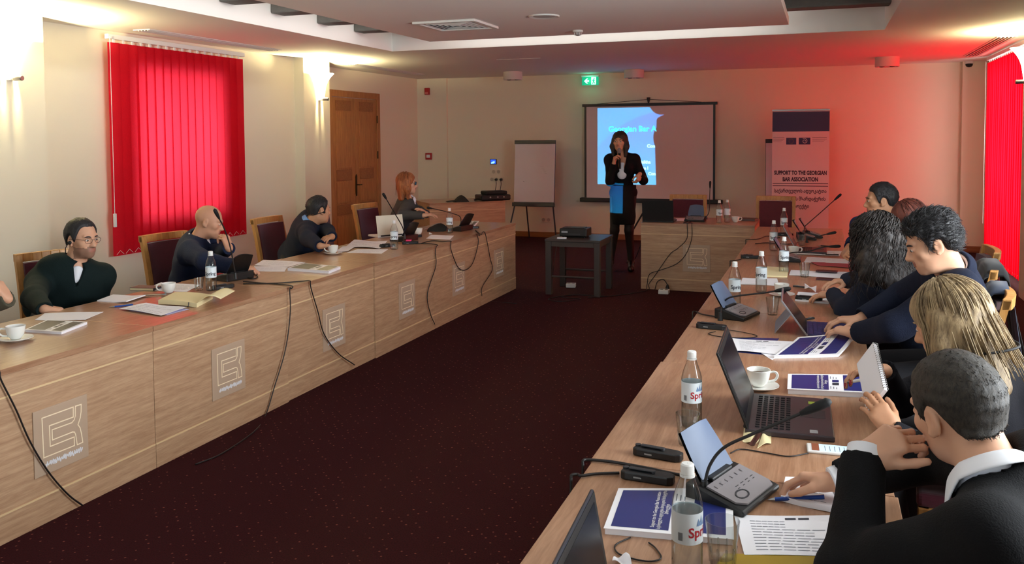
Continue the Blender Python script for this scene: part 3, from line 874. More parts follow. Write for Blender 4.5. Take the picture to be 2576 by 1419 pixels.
zz = mth('ABSOLUTE', sp.outputs['Z'])
uu = mth('DIVIDE', sp.outputs['X'], zz); vv = mth('DIVIDE', sp.outputs['Y'], zz)
SL0, SL1, SB, ST = -0.204, 0.145, 0.056, 0.328
mask = mth('MULTIPLY', mth('MULTIPLY', mth('GREATER_THAN', uu, SL0), mth('LESS_THAN', uu, SL1)), mth('MULTIPLY', mth('GREATER_THAN', vv, SB), mth('LESS_THAN', vv, ST)))
grad = mth('DIVIDE', mth('SUBTRACT', vv, SB), ST - SB)
cr = nt.nodes.new('ShaderNodeValToRGB')
cr.color_ramp.elements[0].position = 0; cr.color_ramp.elements[0].color = (0.03, 0.50, 1.0, 1)
cr.color_ramp.elements[1].position = 1; cr.color_ramp.elements[1].color = (0.06, 0.32, 1.0, 1)
nt.links.new(grad, cr.inputs['Fac'])
# pale swoosh in the slide's upper corner
dx = mth('SUBTRACT', uu, 0.06); dy = mth('SUBTRACT', vv, -0.02)
arc = mth('SQRT', mth('ADD', mth('MULTIPLY', dx, dx), mth('MULTIPLY', dy, dy)))
sw = mth('GREATER_THAN', arc, 0.335)
mx = nt.nodes.new('ShaderNodeMix'); mx.data_type = 'RGBA'
nt.links.new(mth('MULTIPLY', sw, 0.8), mx.inputs['Factor']); nt.links.new(cr.outputs['Color'], mx.inputs['A']); mx.inputs['B'].default_value = (0.03, 0.52, 1.0, 1)
nt.links.new(mx.outputs['Result'], em.inputs['Color']); nt.links.new(mask, em.inputs['Strength'])

# ------------------------------------------------------------------ projection screen
M_screen = mat('matt_white_screen', (216, 206, 204), 0.9)
t = thing('projection_screen', 'black bordered pull-up screen on the back wall with a blue slide', 'screen', (-2.675, 14.10, 0))
obj('screen_fabric', G().box(-1.07, 1.07, -0.004, 0, 0.70, 2.25), M_screen, t)
for (x0, x1, z0, z1, nm) in ((-1.07, -1.035, 0.70, 2.23, 'side_border'), (1.035, 1.07, 0.70, 2.23, 'side_border')):
    obj(nm, G().box(x0, x1, -0.006, -0.004, z0, z1), M_black, t)
obj('top_bar', G().box(-1.10, 1.10, -0.03, 0.02, 2.215, 2.26), M_black, t, bevel=0.004)
obj('bottom_housing', G().box(-1.14, 1.19, -0.06, 0.05, 0.635, 0.705), M_black, t, bevel=0.012)
obj('top_hook', G().lathe([(0.012, -0.04), (0.03, 0.04), (0.03, 0.05), (0.001, 0.055)], 12, Matrix.Translation((0, 0.02, 2.30))), M_black, t, smooth='auto')
obj('hanging_cord', G().tube([(-0.85, 0.0, 2.26), (0, 0.02, 2.32), (0.85, 0, 2.26)], 0.004, 5), M_cable, t)
M_slidetext = mat('glowing_slide_lettering', (120, 235, 255), 0.8, emit=(70, 245, 255), estr=0.8)  # self-lit letters on the fabric imitate the words the beam would project
M_slidetext2 = mat('glowing_white_lettering', (220, 245, 255), 0.8, emit=(190, 240, 255), estr=0.8)
for (body, size, x, z, m, al) in (('Georgian Bar A', 0.125, -0.66, 1.84, M_slidetext, 'LEFT'), ('Con', 0.075, -0.02, 1.56, M_slidetext2, 'LEFT'), ('Malkha', 0.07, -0.16, 1.30, M_slidetext2, 'LEFT'),
                                  ('Save I', 0.07, -0.16, 1.20, M_slidetext2, 'LEFT'), ('Con', 0.07, 0.0, 1.11, M_slidetext2, 'LEFT')):
    obj('slide_lettering', text_geo(body, size, Matrix.Translation((x, -0.0055, z)) @ F, bold=0.003, align='LEFT'), m, t)
for (x, z) in ((-1.0, 0), (1.0, 0)):
    pass
for s in (-1, 1):
    obj('tripod_leg', G().tube([(0, 0.02, 0.62), (s * 0.35, 0.0, 0.012)], 0.014, 8), M_black, t, smooth='auto')
obj('tripod_leg', G().tube([(0, 0.02, 0.62), (0, -0.38, 0.012)], 0.014, 8), M_black, t, smooth='auto')

# ------------------------------------------------------------------ flip charts

def flipchart(label, loc, rz, mark):
    t = thing('flip_chart', label, 'flip chart', loc, rz)
    T = Matrix.Rotation(0.10, 4, 'X')
    T = Matrix.Translation((0, 0, 0.62)) @ Matrix.Rotation(-0.10, 4, 'X')
    obj('board', G().box(-0.35, 0.35, 0, 0.02, 0, 1.05, T), M_dgrey, t, bevel=0.004)
    obj('paper_pad', G().box(-0.345, 0.345, -0.014, 0, 0.03, 1.02, T), mat('flip_chart_paper', (226, 220, 224), 0.8) if mark else bpy.data.materials['flip_chart_paper'], t)
    obj('clamp_bar', G().box(-0.355, 0.355, -0.03, 0.0, 0.99, 1.05, T), M_dgrey, t, bevel=0.006)
    obj('pen_tray', G().box(-0.36, 0.36, -0.06, 0.005, -0.045, 0.02, T), M_dgrey, t, bevel=0.006)
    if mark:
        sm = G()
        for k in range(5):
            sm.box(0.10 + 0.02 * k, 0.16 + 0.015 * k, -0.0146, -0.014, 0.62 - 0.03 * k, 0.625 - 0.03 * k, T)
        obj('pencil_smudge', sm, mat('faint_pencil', (196, 188, 192), 0.8), t)
    for s in (-1, 1):
        obj('leg', G().tube([(s * 0.33, 0.0, 0.60), (s * 0.43, -0.14, 0.0)], 0.013, 8), M_dgrey, t, smooth='auto')
    obj('leg', G().tube([(-0.18, 0.03, 1.0), (-0.24, 0.48, 0.0)], 0.012, 8), M_dgrey, t, smooth='auto')
    return t


flipchart('white flip chart on a black easel left of the screen', (-4.47, 13.58, 0), 0, True)
flipchart('second flip chart half hidden behind the roll-up banner', (-0.46, 13.72, 0), 0.1, False)

# ------------------------------------------------------------------ roll-up banner
M_banner = mat('banner_white_vinyl', (205, 204, 206), 0.6)
M_bnavy = mat('banner_navy_print', (34, 40, 92), 0.55)
M_bink = mat('banner_dark_lettering', (46, 38, 62), 0.6)
t = thing('roll_up_banner', 'tall roll-up banner headed by a navy block with bar association lettering', 'banner', (-0.305, 13.38, 0), 0.06)
obj('banner_sheet', G().box(-0.395, 0.395, -0.002, 0.002, 0.09, 2.085), M_banner, t)
obj('top_rail', G().box(-0.40, 0.40, -0.012, 0.012, 2.075, 2.10), M_steel, t, bevel=0.003)
obj('base_cassette', G().box(-0.42, 0.42, -0.09, 0.09, 0.0, 0.09), M_steel, t, bevel=0.015)
obj('support_pole', G().tube([(0, 0.02, 0.09), (0, 0.012, 2.08)], 0.008, 8), M_steel, t)
obj('navy_block', G().box(-0.395, 0.395, -0.0035, -0.002, 1.775, 2.065), M_bnavy, t)


def bt(name, body, size, x, z, bold=0.0, m=M_bink, al='CENTER', sx=1.0):
    return obj(name, text_geo(body, size, Matrix.Translation((x, -0.0036, z)) @ F @ Matrix.Diagonal((sx, 1, 1, 1)), bold=bold, align=al), m, t)


fl = obj('european_flag', G().box(-0.20, -0.06, -0.0035, -0.002, 1.585, 1.685), M_bnavy, t)
ring = G()
for k in range(12):
    an = k * PI / 6
    ring.cbox((-0.13 + 0.032 * math.cos(an), -0.004, 1.635 + 0.032 * math.sin(an)), (0.009, 0.001, 0.009))
obj('star_ring', ring, mat('flag_star_gold', (120, 90, 60), 0.6), fl)
f2 = obj('council_flag', G().box(-0.025, 0.135, -0.0035, -0.002, 1.585, 1.685), M_bnavy, t)
obj('spiral_mark', G().ribbon([(0.055 + (0.012 + 0.0035 * a) * math.cos(a), 1.635 + (0.012 + 0.0035 * a) * math.sin(a)) for a in [0.4 * k for k in range(22)]], 0.007, -0.0, 0.001), M_banner, f2)
f2.children[0].data.transform(Matrix.Translation((0, -0.0036, 0)) @ F)
for (x0, x1) in ((-0.385, -0.225), (0.16, 0.36)):
    q = G()
    q.box(x0, x1, -0.003, -0.002, 1.683, 1.688)
    for k in range(3):
        q.box(x0, x1 - 0.02 * k, -0.003, -0.002, 1.66 - 0.016 * k, 1.663 - 0.016 * k)
    obj('small_print', q, M_bink, t)
bt('heading_line', 'SUPPORT TO THE GEORGIAN', 0.080, 0.0, 1.17, 0.0038, sx=0.68)
bt('heading_line', 'BAR ASSOCIATION', 0.082, 0.0, 1.075, 0.0038, sx=0.70)
obj('double_rule', G().box(-0.385, 0.385, -0.0035, -0.002, 1.010, 1.020).box(-0.385, 0.385, -0.0035, -0.002, 0.975, 0.985), M_bink, t)
bt('georgian_line', '\u10e1\u10d0\u10e5\u10d0\u10e0\u10d7\u10d5\u10d4\u10da\u10dd\u10e1 \u10d0\u10d3\u10d5\u10dd\u10d9\u10d0\u10e2\u10d7\u10d0', 0.072, 0.0, 0.905, 0.0018, sx=0.72)
bt('georgian_line', '\u10d0\u10e1\u10dd\u10ea\u10d8\u10d0\u10ea\u10d8\u10d8\u10e1 \u10db\u10ee\u10d0\u10e0\u10d3\u10d0\u10ed\u10d4\u10e0\u10d8\u10e1', 0.072, 0.0, 0.79, 0.0018, sx=0.72)
bt('georgian_line', '\u10de\u10e0\u10dd\u10d4\u10e5\u10e2\u10d8', 0.072, 0.0, 0.68, 0.0018, sx=0.75)

# ================================================================== THINGS ON THE TABLES
TZ = 0.75


def bottle(label, x, y, rz=0.0, fill=0.14, near=False, ref=[], z=TZ):
    if ref and not near:
        return dup(ref[0], (x, y, z), rz, label)
    t = thing('water_bottle', label, 'bottle', (x, y, z), rz, 'glass bottles of mineral water')
    n = 32 if near else 20
    prof = [(0.024, 0.0), (0.0315, 0.003), (0.034, 0.012), (0.034, 0.07), (0.0335, 0.084), (0.0335, 0.156), (0.034, 0.16), (0.0325, 0.172), (0.027, 0.192), (0.0195, 0.212), (0.0145, 0.228), (0.0135, 0.236)]
    obj('glass_body', G().lathe(prof, n, cap1=False), M_glass, t, smooth='auto')
    wp = [(0.022, 0.004)] + [(r - 0.0016, zz + 0.002) for r, zz in prof[1:] if zz < fill - 0.006]
    wp.append((wp[-1][0], fill)); wp.append((0.001, fill))
    obj('water', G().lathe(wp, n), M_water, t, smooth='auto')
    obj('cap', G().lathe([(0.0148, 0.232), (0.0152, 0.24), (0.0148, 0.252), (0.012, 0.255), (0.001, 0.255)], n, cap1=False).lathe([(0.0165, 0.226), (0.0165, 0.231)], n), M_white, t, smooth='auto')
    lb = obj('paper_label', G().lathe([(0.0342, 0.086), (0.0342, 0.154)], n, cap0=False, cap1=False), M_label, t, smooth=True)
    T = Matrix.Translation((0, 0, 0.112))
    obj('red_lettering', text_geo('Spring', 0.03, T, bold=0.0007, bend=0.0346), M_labelred if near else M_labelink, lb)
    if near:
        mt = G()
        for (a0, a1, z0, z1) in ((-0.55, -0.2, 0.0, 0.016), (-0.3, 0.05, 0.0, 0.022), (0.0, 0.4, 0.0, 0.015)):
            r = 0.0345; am = (a0 + a1) / 2
            q = lambda a, zz: (r * math.sin(a), -r * math.cos(a), 0.127 + zz)
            mt.add([q(a0, z0), q((a0 + am) / 2, (z1 * 0.5)), q(am, z1), q((a1 + am) / 2, z1 * 0.5), q(a1, z0), q(am, z0 - 0.001)], [(0, 1, 2, 3, 4, 5)])
        obj('mountain_print', mt, M_labelblue, lb)
        bc = G()
        for k in range(9):
            a = -1.75 + k * 0.035
            bc.add([(0.0346 * math.sin(a), -0.0346 * math.cos(a), 0.094), (0.0346 * math.sin(a + 0.018), -0.0346 * math.cos(a + 0.018), 0.094),
                    (0.0346 * math.sin(a + 0.018), -0.0346 * math.cos(a + 0.018), 0.112), (0.0346 * math.sin(a), -0.0346 * math.cos(a), 0.112)], [(0, 1, 2, 3)])
        obj('bar_code', bc, M_labelink, lb)
    else:
        ref.append(t)
    return t


bottle('nearest glass water bottle, standing on the blue and white booklet edge', -0.272, 1.892, 1.3, 0.152, True)
bottle('glass water bottle with red label lettering beside the empty tumbler and big laptop', *(-0.404, 2.903), 1.1, 0.10, True)
bottle('water bottle on the left row in front of the bald man', *(-3.686, 4.573), 0.5)
bottle('water bottle on the left row beside the white laptop and microphone', *(-3.515, 6.777), 0.3)
bottle('water bottle on the left row in front of the ginger haired woman', *(-3.573, 8.107), 0.2)
bottle('glass bottle on the head table, the one nearer the upright microphone', -1.075, 9.86, 0.9)
bottle('glass bottle on the head table, the one beside the small cup', -1.0, 9.97, 2.0)
bottle('farthest bottle on the right row, seen against the maroon chair back', *(-0.352, 8.965), 0.3)
bottle('second farthest bottle on the right row, near the thin cables', *(-0.382, 7.632), 0.2)
bottle('right row bottle in front of the far cup with a patterned label', *(-0.250, 6.408), 0.4)
bottle('right row bottle standing left of the cream pad and white cup', *(-0.350, 5.564), -0.3)
bottle('right row bottle behind the raised speaker flap of the middle microphone', *(-0.464, 5.060), 0.5)


def tumbler(label, x, y, s=1.0, ref=[]):
    if ref:
        o = dup(ref[0], (x, y, TZ), 0.3 * len(label), label); o.scale = (s, s, s); return o
    t = thing('tumbler', label, 'glass', (x, y, TZ), 0, 'clear drinking glasses')
    n = 10
    prof = [(0.027, 0.002), (0.029, 0.02), (0.031, 0.04), (0.034, 0.065), (0.038, 0.10)]
    obj('glass_wall', G().lathe([(0.001, 0.0), (0.026, 0.0)] + prof + [(0.0365, 0.10), (0.0325, 0.065), (0.028, 0.03), (0.024, 0.016), (0.001, 0.013)], 30, cap0=False, cap1=False), M_glass, t, smooth='auto')
    fl = G()
    for k in range(n):
        a = 2 * PI * k / n
        fl.tube([(0.0275 * math.cos(a), 0.0275 * math.sin(a), 0.004), (0.0315 * math.cos(a), 0.0315 * math.sin(a), 0.045)], 0.0022, 5)
    obj('facets', fl, M_glass, t, smooth=True, kind='stuff')
    t.scale = (s, s, s)
    ref.append(t)
    return t


tumbler('empty faceted tumbler beside the red lettered water bottle', *(-0.391, 2.724), 1.0)
tumbler('nearest tumbler, behind the nearest bottle at the bottom edge', -0.205, 1.975, 1.02)
tumbler('small tumbler beside the bottle before the bald man', *(-3.762, 4.549), 0.82)
tumbler('clear tumbler between the white cup and the tablet with kickstand', *(-0.247, 4.873), 0.95)
tumbler('clear tumbler standing on papers in front of the curly haired woman', *(-0.108, 6.250), 0.95)
tumbler('farthest tumbler on the right row near the tall microphone', *(-0.165, 8.034), 0.95)


def cup(label, x, y, rz, saucer=True, z=TZ, refs={}):
    if saucer in refs:
        return dup(refs[saucer], (x, y, z), rz, label)
    t = thing('coffee_cup', label, 'cup', (x, y, z), rz, 'white coffee cups')
    dz = 0.012 if saucer else 0.0
    prof = [(0.001, 0.004), (0.022, 0.0), (0.025, 0.004), (0.035, 0.016), (0.041, 0.036), (0.0445, 0.062), (0.0445, 0.064), (0.042, 0.063), (0.0385, 0.036), (0.032, 0.018), (0.02, 0.009), (0.001, 0.008)]
    obj('bowl', G().lathe([(r, z + dz) for r, z in prof], 30, cap0=False, cap1=False), M_porc, t, smooth=True)
    obj('coffee', G().lathe([(0.001, 0.046 + dz), (0.0396, 0.046 + dz)], 30), mat('milky_coffee', (120, 84, 58), 0.2) if not refs else bpy.data.materials['milky_coffee'], t)
    hp = spline([(0.040, 0, 0.052 + dz), (0.062, 0, 0.054 + dz), (0.071, 0, 0.04 + dz), (0.06, 0, 0.022 + dz), (0.034, 0, 0.016 + dz)], 5)
    obj('handle', G().tube(hp, 0.0042, 8, flat=1.3), M_porc, t, smooth=True)
    if saucer:
        obj('saucer', G().lathe([(0.001, 0.002), (0.035, 0.0), (0.04, 0.003), (0.062, 0.009), (0.077, 0.016), (0.077, 0.018), (0.06, 0.0125), (0.042, 0.008), (0.03, 0.008), (0.001, 0.009)], 36, cap0=False, cap1=False), M_porc, t, smooth='auto')
    refs[saucer] = t
    return t


cup('white cup and saucer at the bottom left corner of the left row', *(-3.671, 3.121), PI + 0.8)
cup('white cup on the left row in front of the man in dark green', *(-3.891, 4.419), PI + 0.6, False)
cup('white cup and saucer by the hands of the man turning away', *(-3.853, 6.325), PI + 0.6)
cup('white cup on the left row beside the white laptop', *(-3.819, 7.884), PI + 0.6, False)
cup('small white cup behind the bottles on the head table', -0.915, 10.02, 0.3, False)
cup('far white cup on the right row behind the patterned label bottle', *(-0.216, 7.422), 0.4, False)
cup('white cup and saucer behind the middle microphone head', *(-0.225, 5.461), 1.2)
cup('white cup and saucer behind the screen of the big black laptop', *(-0.223, 3.420), 0.25)


# ------------------------------------------------------------------ conference microphones
def mic_unit(label, x, y, rz, neck, ref=[], z=TZ):
    """local +y faces the user; neck = world points of the gooseneck"""
    if ref:
        t = dup(ref[0], (x, y, z), rz, label, None, ('gooseneck', 'neck_socket', 'microphone_head'))
    else:
        t = thing('conference_microphone', label, 'microphone', (x, y, z), rz, 'conference microphones')
        side = [(-0.075, 0.0), (0.085, 0.0), (0.092, 0.008), (0.09, 0.018), (-0.03, 0.05), (-0.075, 0.055)]
        P = Matrix(((0, 0, 1, 0), (1, 0, 0, 0), (0, 1, 0, 0), (0, 0, 0, 1)))
        obj('base', G().prism(side, -0.115, 0.115, P), M_black, t, bevel=0.006)
        sl = math.atan2(-0.032, 0.12)
        T = Matrix.Translation((0, 0.032, 0.0365)) @ Matrix.Rotation(sl, 4, 'X')
        kp = obj('keypad_plate', G().prism([(-0.10, -0.055), (0.10, -0.055), (0.10, 0.03), (0.075, 0.052), (-0.085, 0.052), (-0.10, 0.035)], -0.002, 0.003, T), M_mgrey, t)
        for k in range(6):
            obj('key', G().cbox((-0.075 + 0.03 * k, -0.035, 0.0035), (0.018, 0.010, 0.003), T), M_mgrey, kp)
        ring = [(0.045 + 0.022 * math.cos(a) * 1.2, 0.022 + 0.014 * math.sin(a)) for a in [2 * PI * k / 20 for k in range(20)]]
        rg = G().ribbon(ring, 0.004, 0.003, 0.0042, True); rg.v = [tuple(T @ Vector(p)) for p in rg.v]
        obj('talk_button_ring', rg, M_dgrey, kp)
        mk = G()
        for k in range(4):
            mk.cbox((-0.07 + 0.03 * k, -0.005, 0.0033), (0.016, 0.002, 0.0006), T).cbox((-0.065 + 0.03 * k, 0.004, 0.0033), (0.01, 0.002, 0.0006), T)
        obj('keypad_print', mk, M_dgrey, kp)
        def flap(u, v):
            return ((u - 0.5) * (0.18 - 0.03 * v * v), -0.035 - 0.075 * v + 0.012 * math.sin(PI * u) * v, 0.055 + 0.115 * v + 0.012 * math.sin(PI * u) * v)
        obj('speaker_flap', G().sheet(10, 6, flap, 0.0), M_flap, t, smooth=True)
        obj('flap_back', G().sheet(10, 6, lambda u, v: tuple(Vector(flap(u, v)) + Vector((0, -0.007, -0.004)))).sheet(10, 1, lambda u, v: tuple(Vector(flap(u, 1)) + Vector((0, -0.007 * v, -0.004 * v)))), M_black, t, smooth=True)
        obj('hinge_bar', G().box(-0.06, 0.06, -0.045, -0.022, 0.048, 0.062), M_black, t, bevel=0.004)
        ref.append(t)
    inv = (Matrix.Translation((x, y, z)) @ Matrix.Rotation(rz, 4, 'Z')).inverted()
    pts = [inv @ Vector(p) for p in neck]
    sp = spline(pts, 8)
    obj('gooseneck', G().tube(sp, 0.0045, 8), M_cable, t, smooth=True)
    obj('neck_socket', G().tube([sp[0] - Vector((0, 0, 0.03)), sp[0] + Vector((0, 0, 0.012))], [0.014, 0.009], 10), M_black, t, smooth='auto')
    e = sp[-1]; dr = (sp[-1] - sp[-4]).normalized()
    obj('microphone_head', G().tube([e - dr * 0.02, e, e + dr * 0.03, e + dr * 0.055, e + dr * 0.065], [0.006, 0.010, 0.0125, 0.012, 0.005], 12), M_blackm, t, smooth=True)
    return t


mic_unit('nearest conference microphone with raised grey flap and keypad', -0.225, 2.365, -PI / 2 - 0.34, [(-0.285, 2.29, 0.80), (-0.272, 2.31, 0.85), (-0.238, 2.33, 0.893), (-0.17, 2.34, 0.932), (-0.075, 2.34, 0.985), (-0.03, 2.34, 1.01)])
mic_unit('conference microphone with raised flap left of the tablet on the right row', *(-0.429, 4.771), -PI / 2 - 0.3, [(-0.488, 4.540, 0.800), (-0.498, 4.750, 0.814), (-0.469, 4.750, 0.850), (-0.411, 4.750, 0.867), (-0.289, 4.750, 0.888), (-0.212, 4.750, 0.905)])
mic_unit('dark conference microphone hidden behind the patterned label bottle', *(-0.237, 7.056), -PI / 2, [(-0.278, 6.831, 0.800), (-0.223, 7.050, 0.810), (-0.106, 7.050, 0.824), (0.009, 7.050, 0.862), (0.072, 7.050, 0.870)])
mic_unit('conference microphone with its neck rising to the upper right of the right row', *(-0.090, 8.756), -PI / 2 + 0.1, [(-0.150, 8.487, 0.800), (-0.153, 8.600, 0.855), (-0.118, 8.600, 0.897), (-0.010, 8.600, 1.001), (0.121, 8.600, 1.130)])
mic_unit('low necked conference microphone near the folded arms', *(-0.144, 8.571), -PI / 2 + 0.1, [(-0.124, 8.190, 0.790), (-0.063, 8.100, 0.816), (0.003, 8.100, 0.840), (0.058, 8.100, 0.855)])
mic_unit('black conference microphone in front of the bald man, seen from behind', *(-3.841, 5.001), PI / 2 - 0.25, [(-3.720, 4.862, 0.810), (-3.720, 4.818, 0.990), (-3.720, 4.765, 1.116), (-3.720, 4.700, 1.214)])
mic_unit('black conference microphone beside the white laptop on the left row', *(-3.721, 7.387), PI / 2 - 0.2, [(-3.620, 7.189, 0.824), (-3.620, 7.143, 0.909), (-3.620, 7.012, 1.030), (-3.620, 6.828, 1.194)])
mic_unit('black conference microphone with an arched neck before the ginger haired woman', *(-3.564, 8.386), PI / 2 - 0.2, [(-3.620, 8.519, 0.807), (-3.650, 8.559, 0.875), (-3.700, 8.441, 0.922), (-3.750, 8.238, 0.971), (-3.780, 8.108, 0.997)])
mic_unit('conference microphone with an upright neck on the head table', -1.36, 10.02, PI, [(-1.24, 10.05, 0.80), (-1.21, 10.05, 0.86), (-1.205, 10.05, 1.0), (-1.20, 10.05, 1.145)])


# ------------------------------------------------------------------ interpretation receivers
def receiver(label, x, y, rz, ref=[]):
    if ref:
        return dup(ref[0], (x, y, TZ), rz, label)
    t = thing('interpretation_receiver', label, 'receiver', (x, y, TZ), rz, 'black interpretation receivers')
    obj('body', G().prism([(-0.075, -0.02), (-0.06, -0.026), (0.06, -0.022), (0.075, -0.012), (0.075, 0.014), (0.055, 0.024), (-0.05, 0.026), (-0.075, 0.018)], 0.0, 0.024), M_black, t, bevel=0.004)
    obj('belt_clip', G().box(-0.055, 0.02, -0.008, 0.008, 0.026, 0.031).box(0.012, 0.02, -0.008, 0.008, 0.022, 0.03), M_dgrey, t, bevel=0.002)
    obj('volume_dial', G().lathe([(0.009, 0), (0.009, 0.006), (0.001, 0.007)], 14, Matrix.Translation((-0.066, 0.004, 0.022))), M_dgrey, t, smooth='auto')
    obj('display_strip', G().box(-0.035, -0.012, -0.0268, -0.0255, 0.01, 0.014), mat('pale_display_strip', (150, 150, 150), 0.3), t)
    ref.append(t)
    return t


receiver('black receiver behind the nearest bottle cap, upper of two by the cables', *(-0.459, 2.586), -0.18)
receiver('black receiver just above the blue booklet, with a cable leaving its left end', *(-0.455, 2.400), -0.1)
receiver('black receiver in front of the middle microphone on the right row', *(-0.518, 4.425), -0.15)
receiver('black receiver by the sleeve of the curly haired woman', *(-0.067, 5.351), -0.12)
receiver('black receiver with a cable at the left edge of the far right row', *(-0.529, 7.083), 0.1)
receiver('black receiver behind the second farthest bottle', *(-0.334, 8.790), 0.0)
receiver('small black receiver beside the bottle before the bald man', *(-3.660, 4.658), 1.2)
receiver('black receiver in front of the cup beside the white laptop', *(-3.746, 7.653), 0.9)
receiver('black receiver below the pink sticky note on the left row', *(-3.546, 7.151), 0.5)
receiver('black receiver near the far booklet of the left row, with two hanging cables', *(-3.512, 8.566), 0.6)
receiver('black receiver left of the left row bottle, on white papers', *(-3.650, 6.909), 1.0)


# ------------------------------------------------------------------ papers and booklets from their four corners
def bil(P, u, v):
    a, b, c, d = [Vector(p) for p in P]
    return a * (1 - u) * (1 - v) + b * u * (1 - v) + c * u * v + d * (1 - u) * v


def local(P):
    c = sum((Vector(p) for p in P), Vector()) / 4
    return (c.x, c.y, c.z), [Vector(p) - c for p in P]


def paper(name, label, cat, P, m=None, th=0.0012, wave=0.0, lines=0, curl=None, group='loose white papers', logo=False):
    """P: corners near-left, near-right, far-right, far-left"""
    loc, Q = local(P)
    t = thing(name, label, cat, loc, 0, group)
    ph = len(label)
    def fn(u, v):
        p = bil(Q, u, v)
        z = th + wave * (0.5 + 0.5 * math.sin(u * 5 + v * 3 + ph)) + (curl(u, v) if curl else 0)
        return (p.x, p.y, p.z + z)
    obj('sheet', G().sheet(14, 14, fn, th), m or M_paper, t, smooth='auto')
    if lines:
        g = G(); rnd = random.Random(ph)
        for k in range(lines):
            v0 = 0.10 + 0.8 * k / lines
            L = rnd.choice((0.75, 0.7, 0.55, 0.3, 0.78))
            for s in range(6):
                u0 = 0.12 + L * s / 6; u1 = 0.12 + L * (s + 0.85) / 6
                q = [Vector(fn(u, v)) + Vector((0, 0, 0.0006)) for u, v in ((u0, v0), (u1, v0), (u1, v0 + 0.012), (u0, v0 + 0.012))]
                g.add(q, [(0, 1, 2, 3)])
        obj('printed_lines', g, M_ink, t, kind='stuff')
    if logo:
        for u0 in (0.42, 0.53):
            q = [Vector(fn(u, v)) + Vector((0, 0, 0.0007)) for u, v in ((u0, 0.88), (u0 + 0.09, 0.88), (u0 + 0.09, 0.93), (u0, 0.93))]
            obj('printed_logo', G().add(q, [(0, 1, 2, 3)]), M_labelink, t)
    return t


def booklet(label, P, h, cover, curl=None, text=None, group='conference booklets', flip=False):
    """bound booklet: u runs across the cover (top of the cover at u=0), v along the other side"""
    loc, Q = local(P)
    t = thing('booklet', label, 'booklet', loc, 0, group)
    cz = curl or (lambda u, v: 0.0)
    def top(u, v, e=0.0):
        p = bil(Q, u, v)
        return (p.x, p.y, p.z + h + cz(u, v) + e)
    obj('page_block', G().sheet(12, 12, lambda u, v: top(0.01 + 0.98 * u, 0.01 + 0.98 * v, -0.0008), h - 0.001), M_paper, t)
    cv = obj('cover', G().sheet(14, 14, lambda u, v: top(u, v), 0.0006), mat('booklet_cover_white', (246, 246, 249), 0.35) if 'booklet_cover_white' not in bpy.data.materials else bpy.data.materials['booklet_cover_white'], t)
    def patch(nm, u0, u1, v0, v1, m, e=0.0005):
        return obj(nm, G().sheet(8, 8, lambda u, v: top(u0 + (u1 - u0) * u, v0 + (v1 - v0) * v, e)), m, cv)
    patch('printed_block', 0.05, 0.50, 0.06, 0.94, cover)
    patch('printed_block', 0.68, 0.94, 0.06, 0.94, cover)
    patch('logo', 0.545, 0.625, 0.33, 0.47, M_labelink)
    patch('logo', 0.545, 0.625, 0.51, 0.65, cover, 0.0005)
    for k in range(3):
        patch('fine_print', 0.52 + 0.035 * k, 0.53 + 0.035 * k, 0.12, 0.27 - 0.03 * k, M_ink)
        patch('fine_print', 0.52 + 0.035 * k, 0.53 + 0.035 * k, 0.70, 0.86 - 0.03 * k, M_ink)
    if text:
        for body, u0, hh, wide in text:
            g = text_geo(body, 1.0, None, bold=0.012)
            if not g.v: continue
            x0 = min(p[0] for p in g.v); x1 = max(p[0] for p in g.v)
            g.v = [top(u0 - p[1] * hh, 0.5 + ((p[0] - (x0 + x1) / 2) / (x1 - x0)) * wide, 0.001) for p in g.v]
            obj('cover_lettering', g, M_white, cv)
    return t


TXT = [('Support to the Georgian Bar Association', 0.37, 0.045, 0.80), ('\u10e1\u10d0\u10e5\u10d0\u10e0\u10d7\u10d5\u10d4\u10da\u10dd\u10e1 \u10d0\u10d3\u10d5\u10dd\u10d9\u10d0\u10e2\u10d7\u10d0 \u10d0\u10e1\u10dd\u10ea\u10d8\u10d0\u10ea\u10d8\u10d8\u10e1 \u10db\u10ee\u10d0\u10e0\u10d3\u10d0\u10ed\u10d4\u10e0\u10d8\u10e1', 0.42, 0.04, 0.86), ('\u10de\u10e0\u10dd\u10d4\u10e5\u10e2\u10d8', 0.465, 0.04, 0.22)]
booklet('blue and white booklet nearest the camera, under the nearest bottle', [(-0.494, 2.031, 0.750), (-0.188, 2.072, 0.750), (-0.221, 2.378, 0.750), (-0.513, 2.280, 0.750)], 0.016, M_navyprint, text=TXT)
booklet('blue and white booklet lying beside the big laptop under the held notebook', [(-0.116, 3.379, 0.750), (0.178, 3.424, 0.750), (0.181, 3.686, 0.750), (-0.121, 3.598, 0.750)], 0.02, M_navyprint, text=TXT)
booklet('blue and white booklet with a curling corner beyond the white cup', [(-0.193, 3.902, 0.750), (0.075, 4.019, 0.750), (0.168, 4.335, 0.750), (-0.099, 4.249, 0.750)], 0.012, M_navyprint, curl=lambda u, v: 0.055 * max(0, u * 0.6 + v * 0.7 - 0.55) ** 1.6 + 0.012 * v, text=TXT)
booklet('dark navy booklet on the left row right of the writing hand', [(-3.704, 5.438, 0.750), (-3.325, 5.400, 0.750), (-3.361, 5.625, 0.750), (-3.729, 5.701, 0.750)], 0.02, M_dullcover, text=None)
booklet('grey covered booklet beside the bottom left cup', [(-3.796, 3.280, 0.750), (-3.571, 3.297, 0.750), (-3.638, 3.528, 0.750), (-3.889, 3.499, 0.750)], 0.014, M_dullcover)
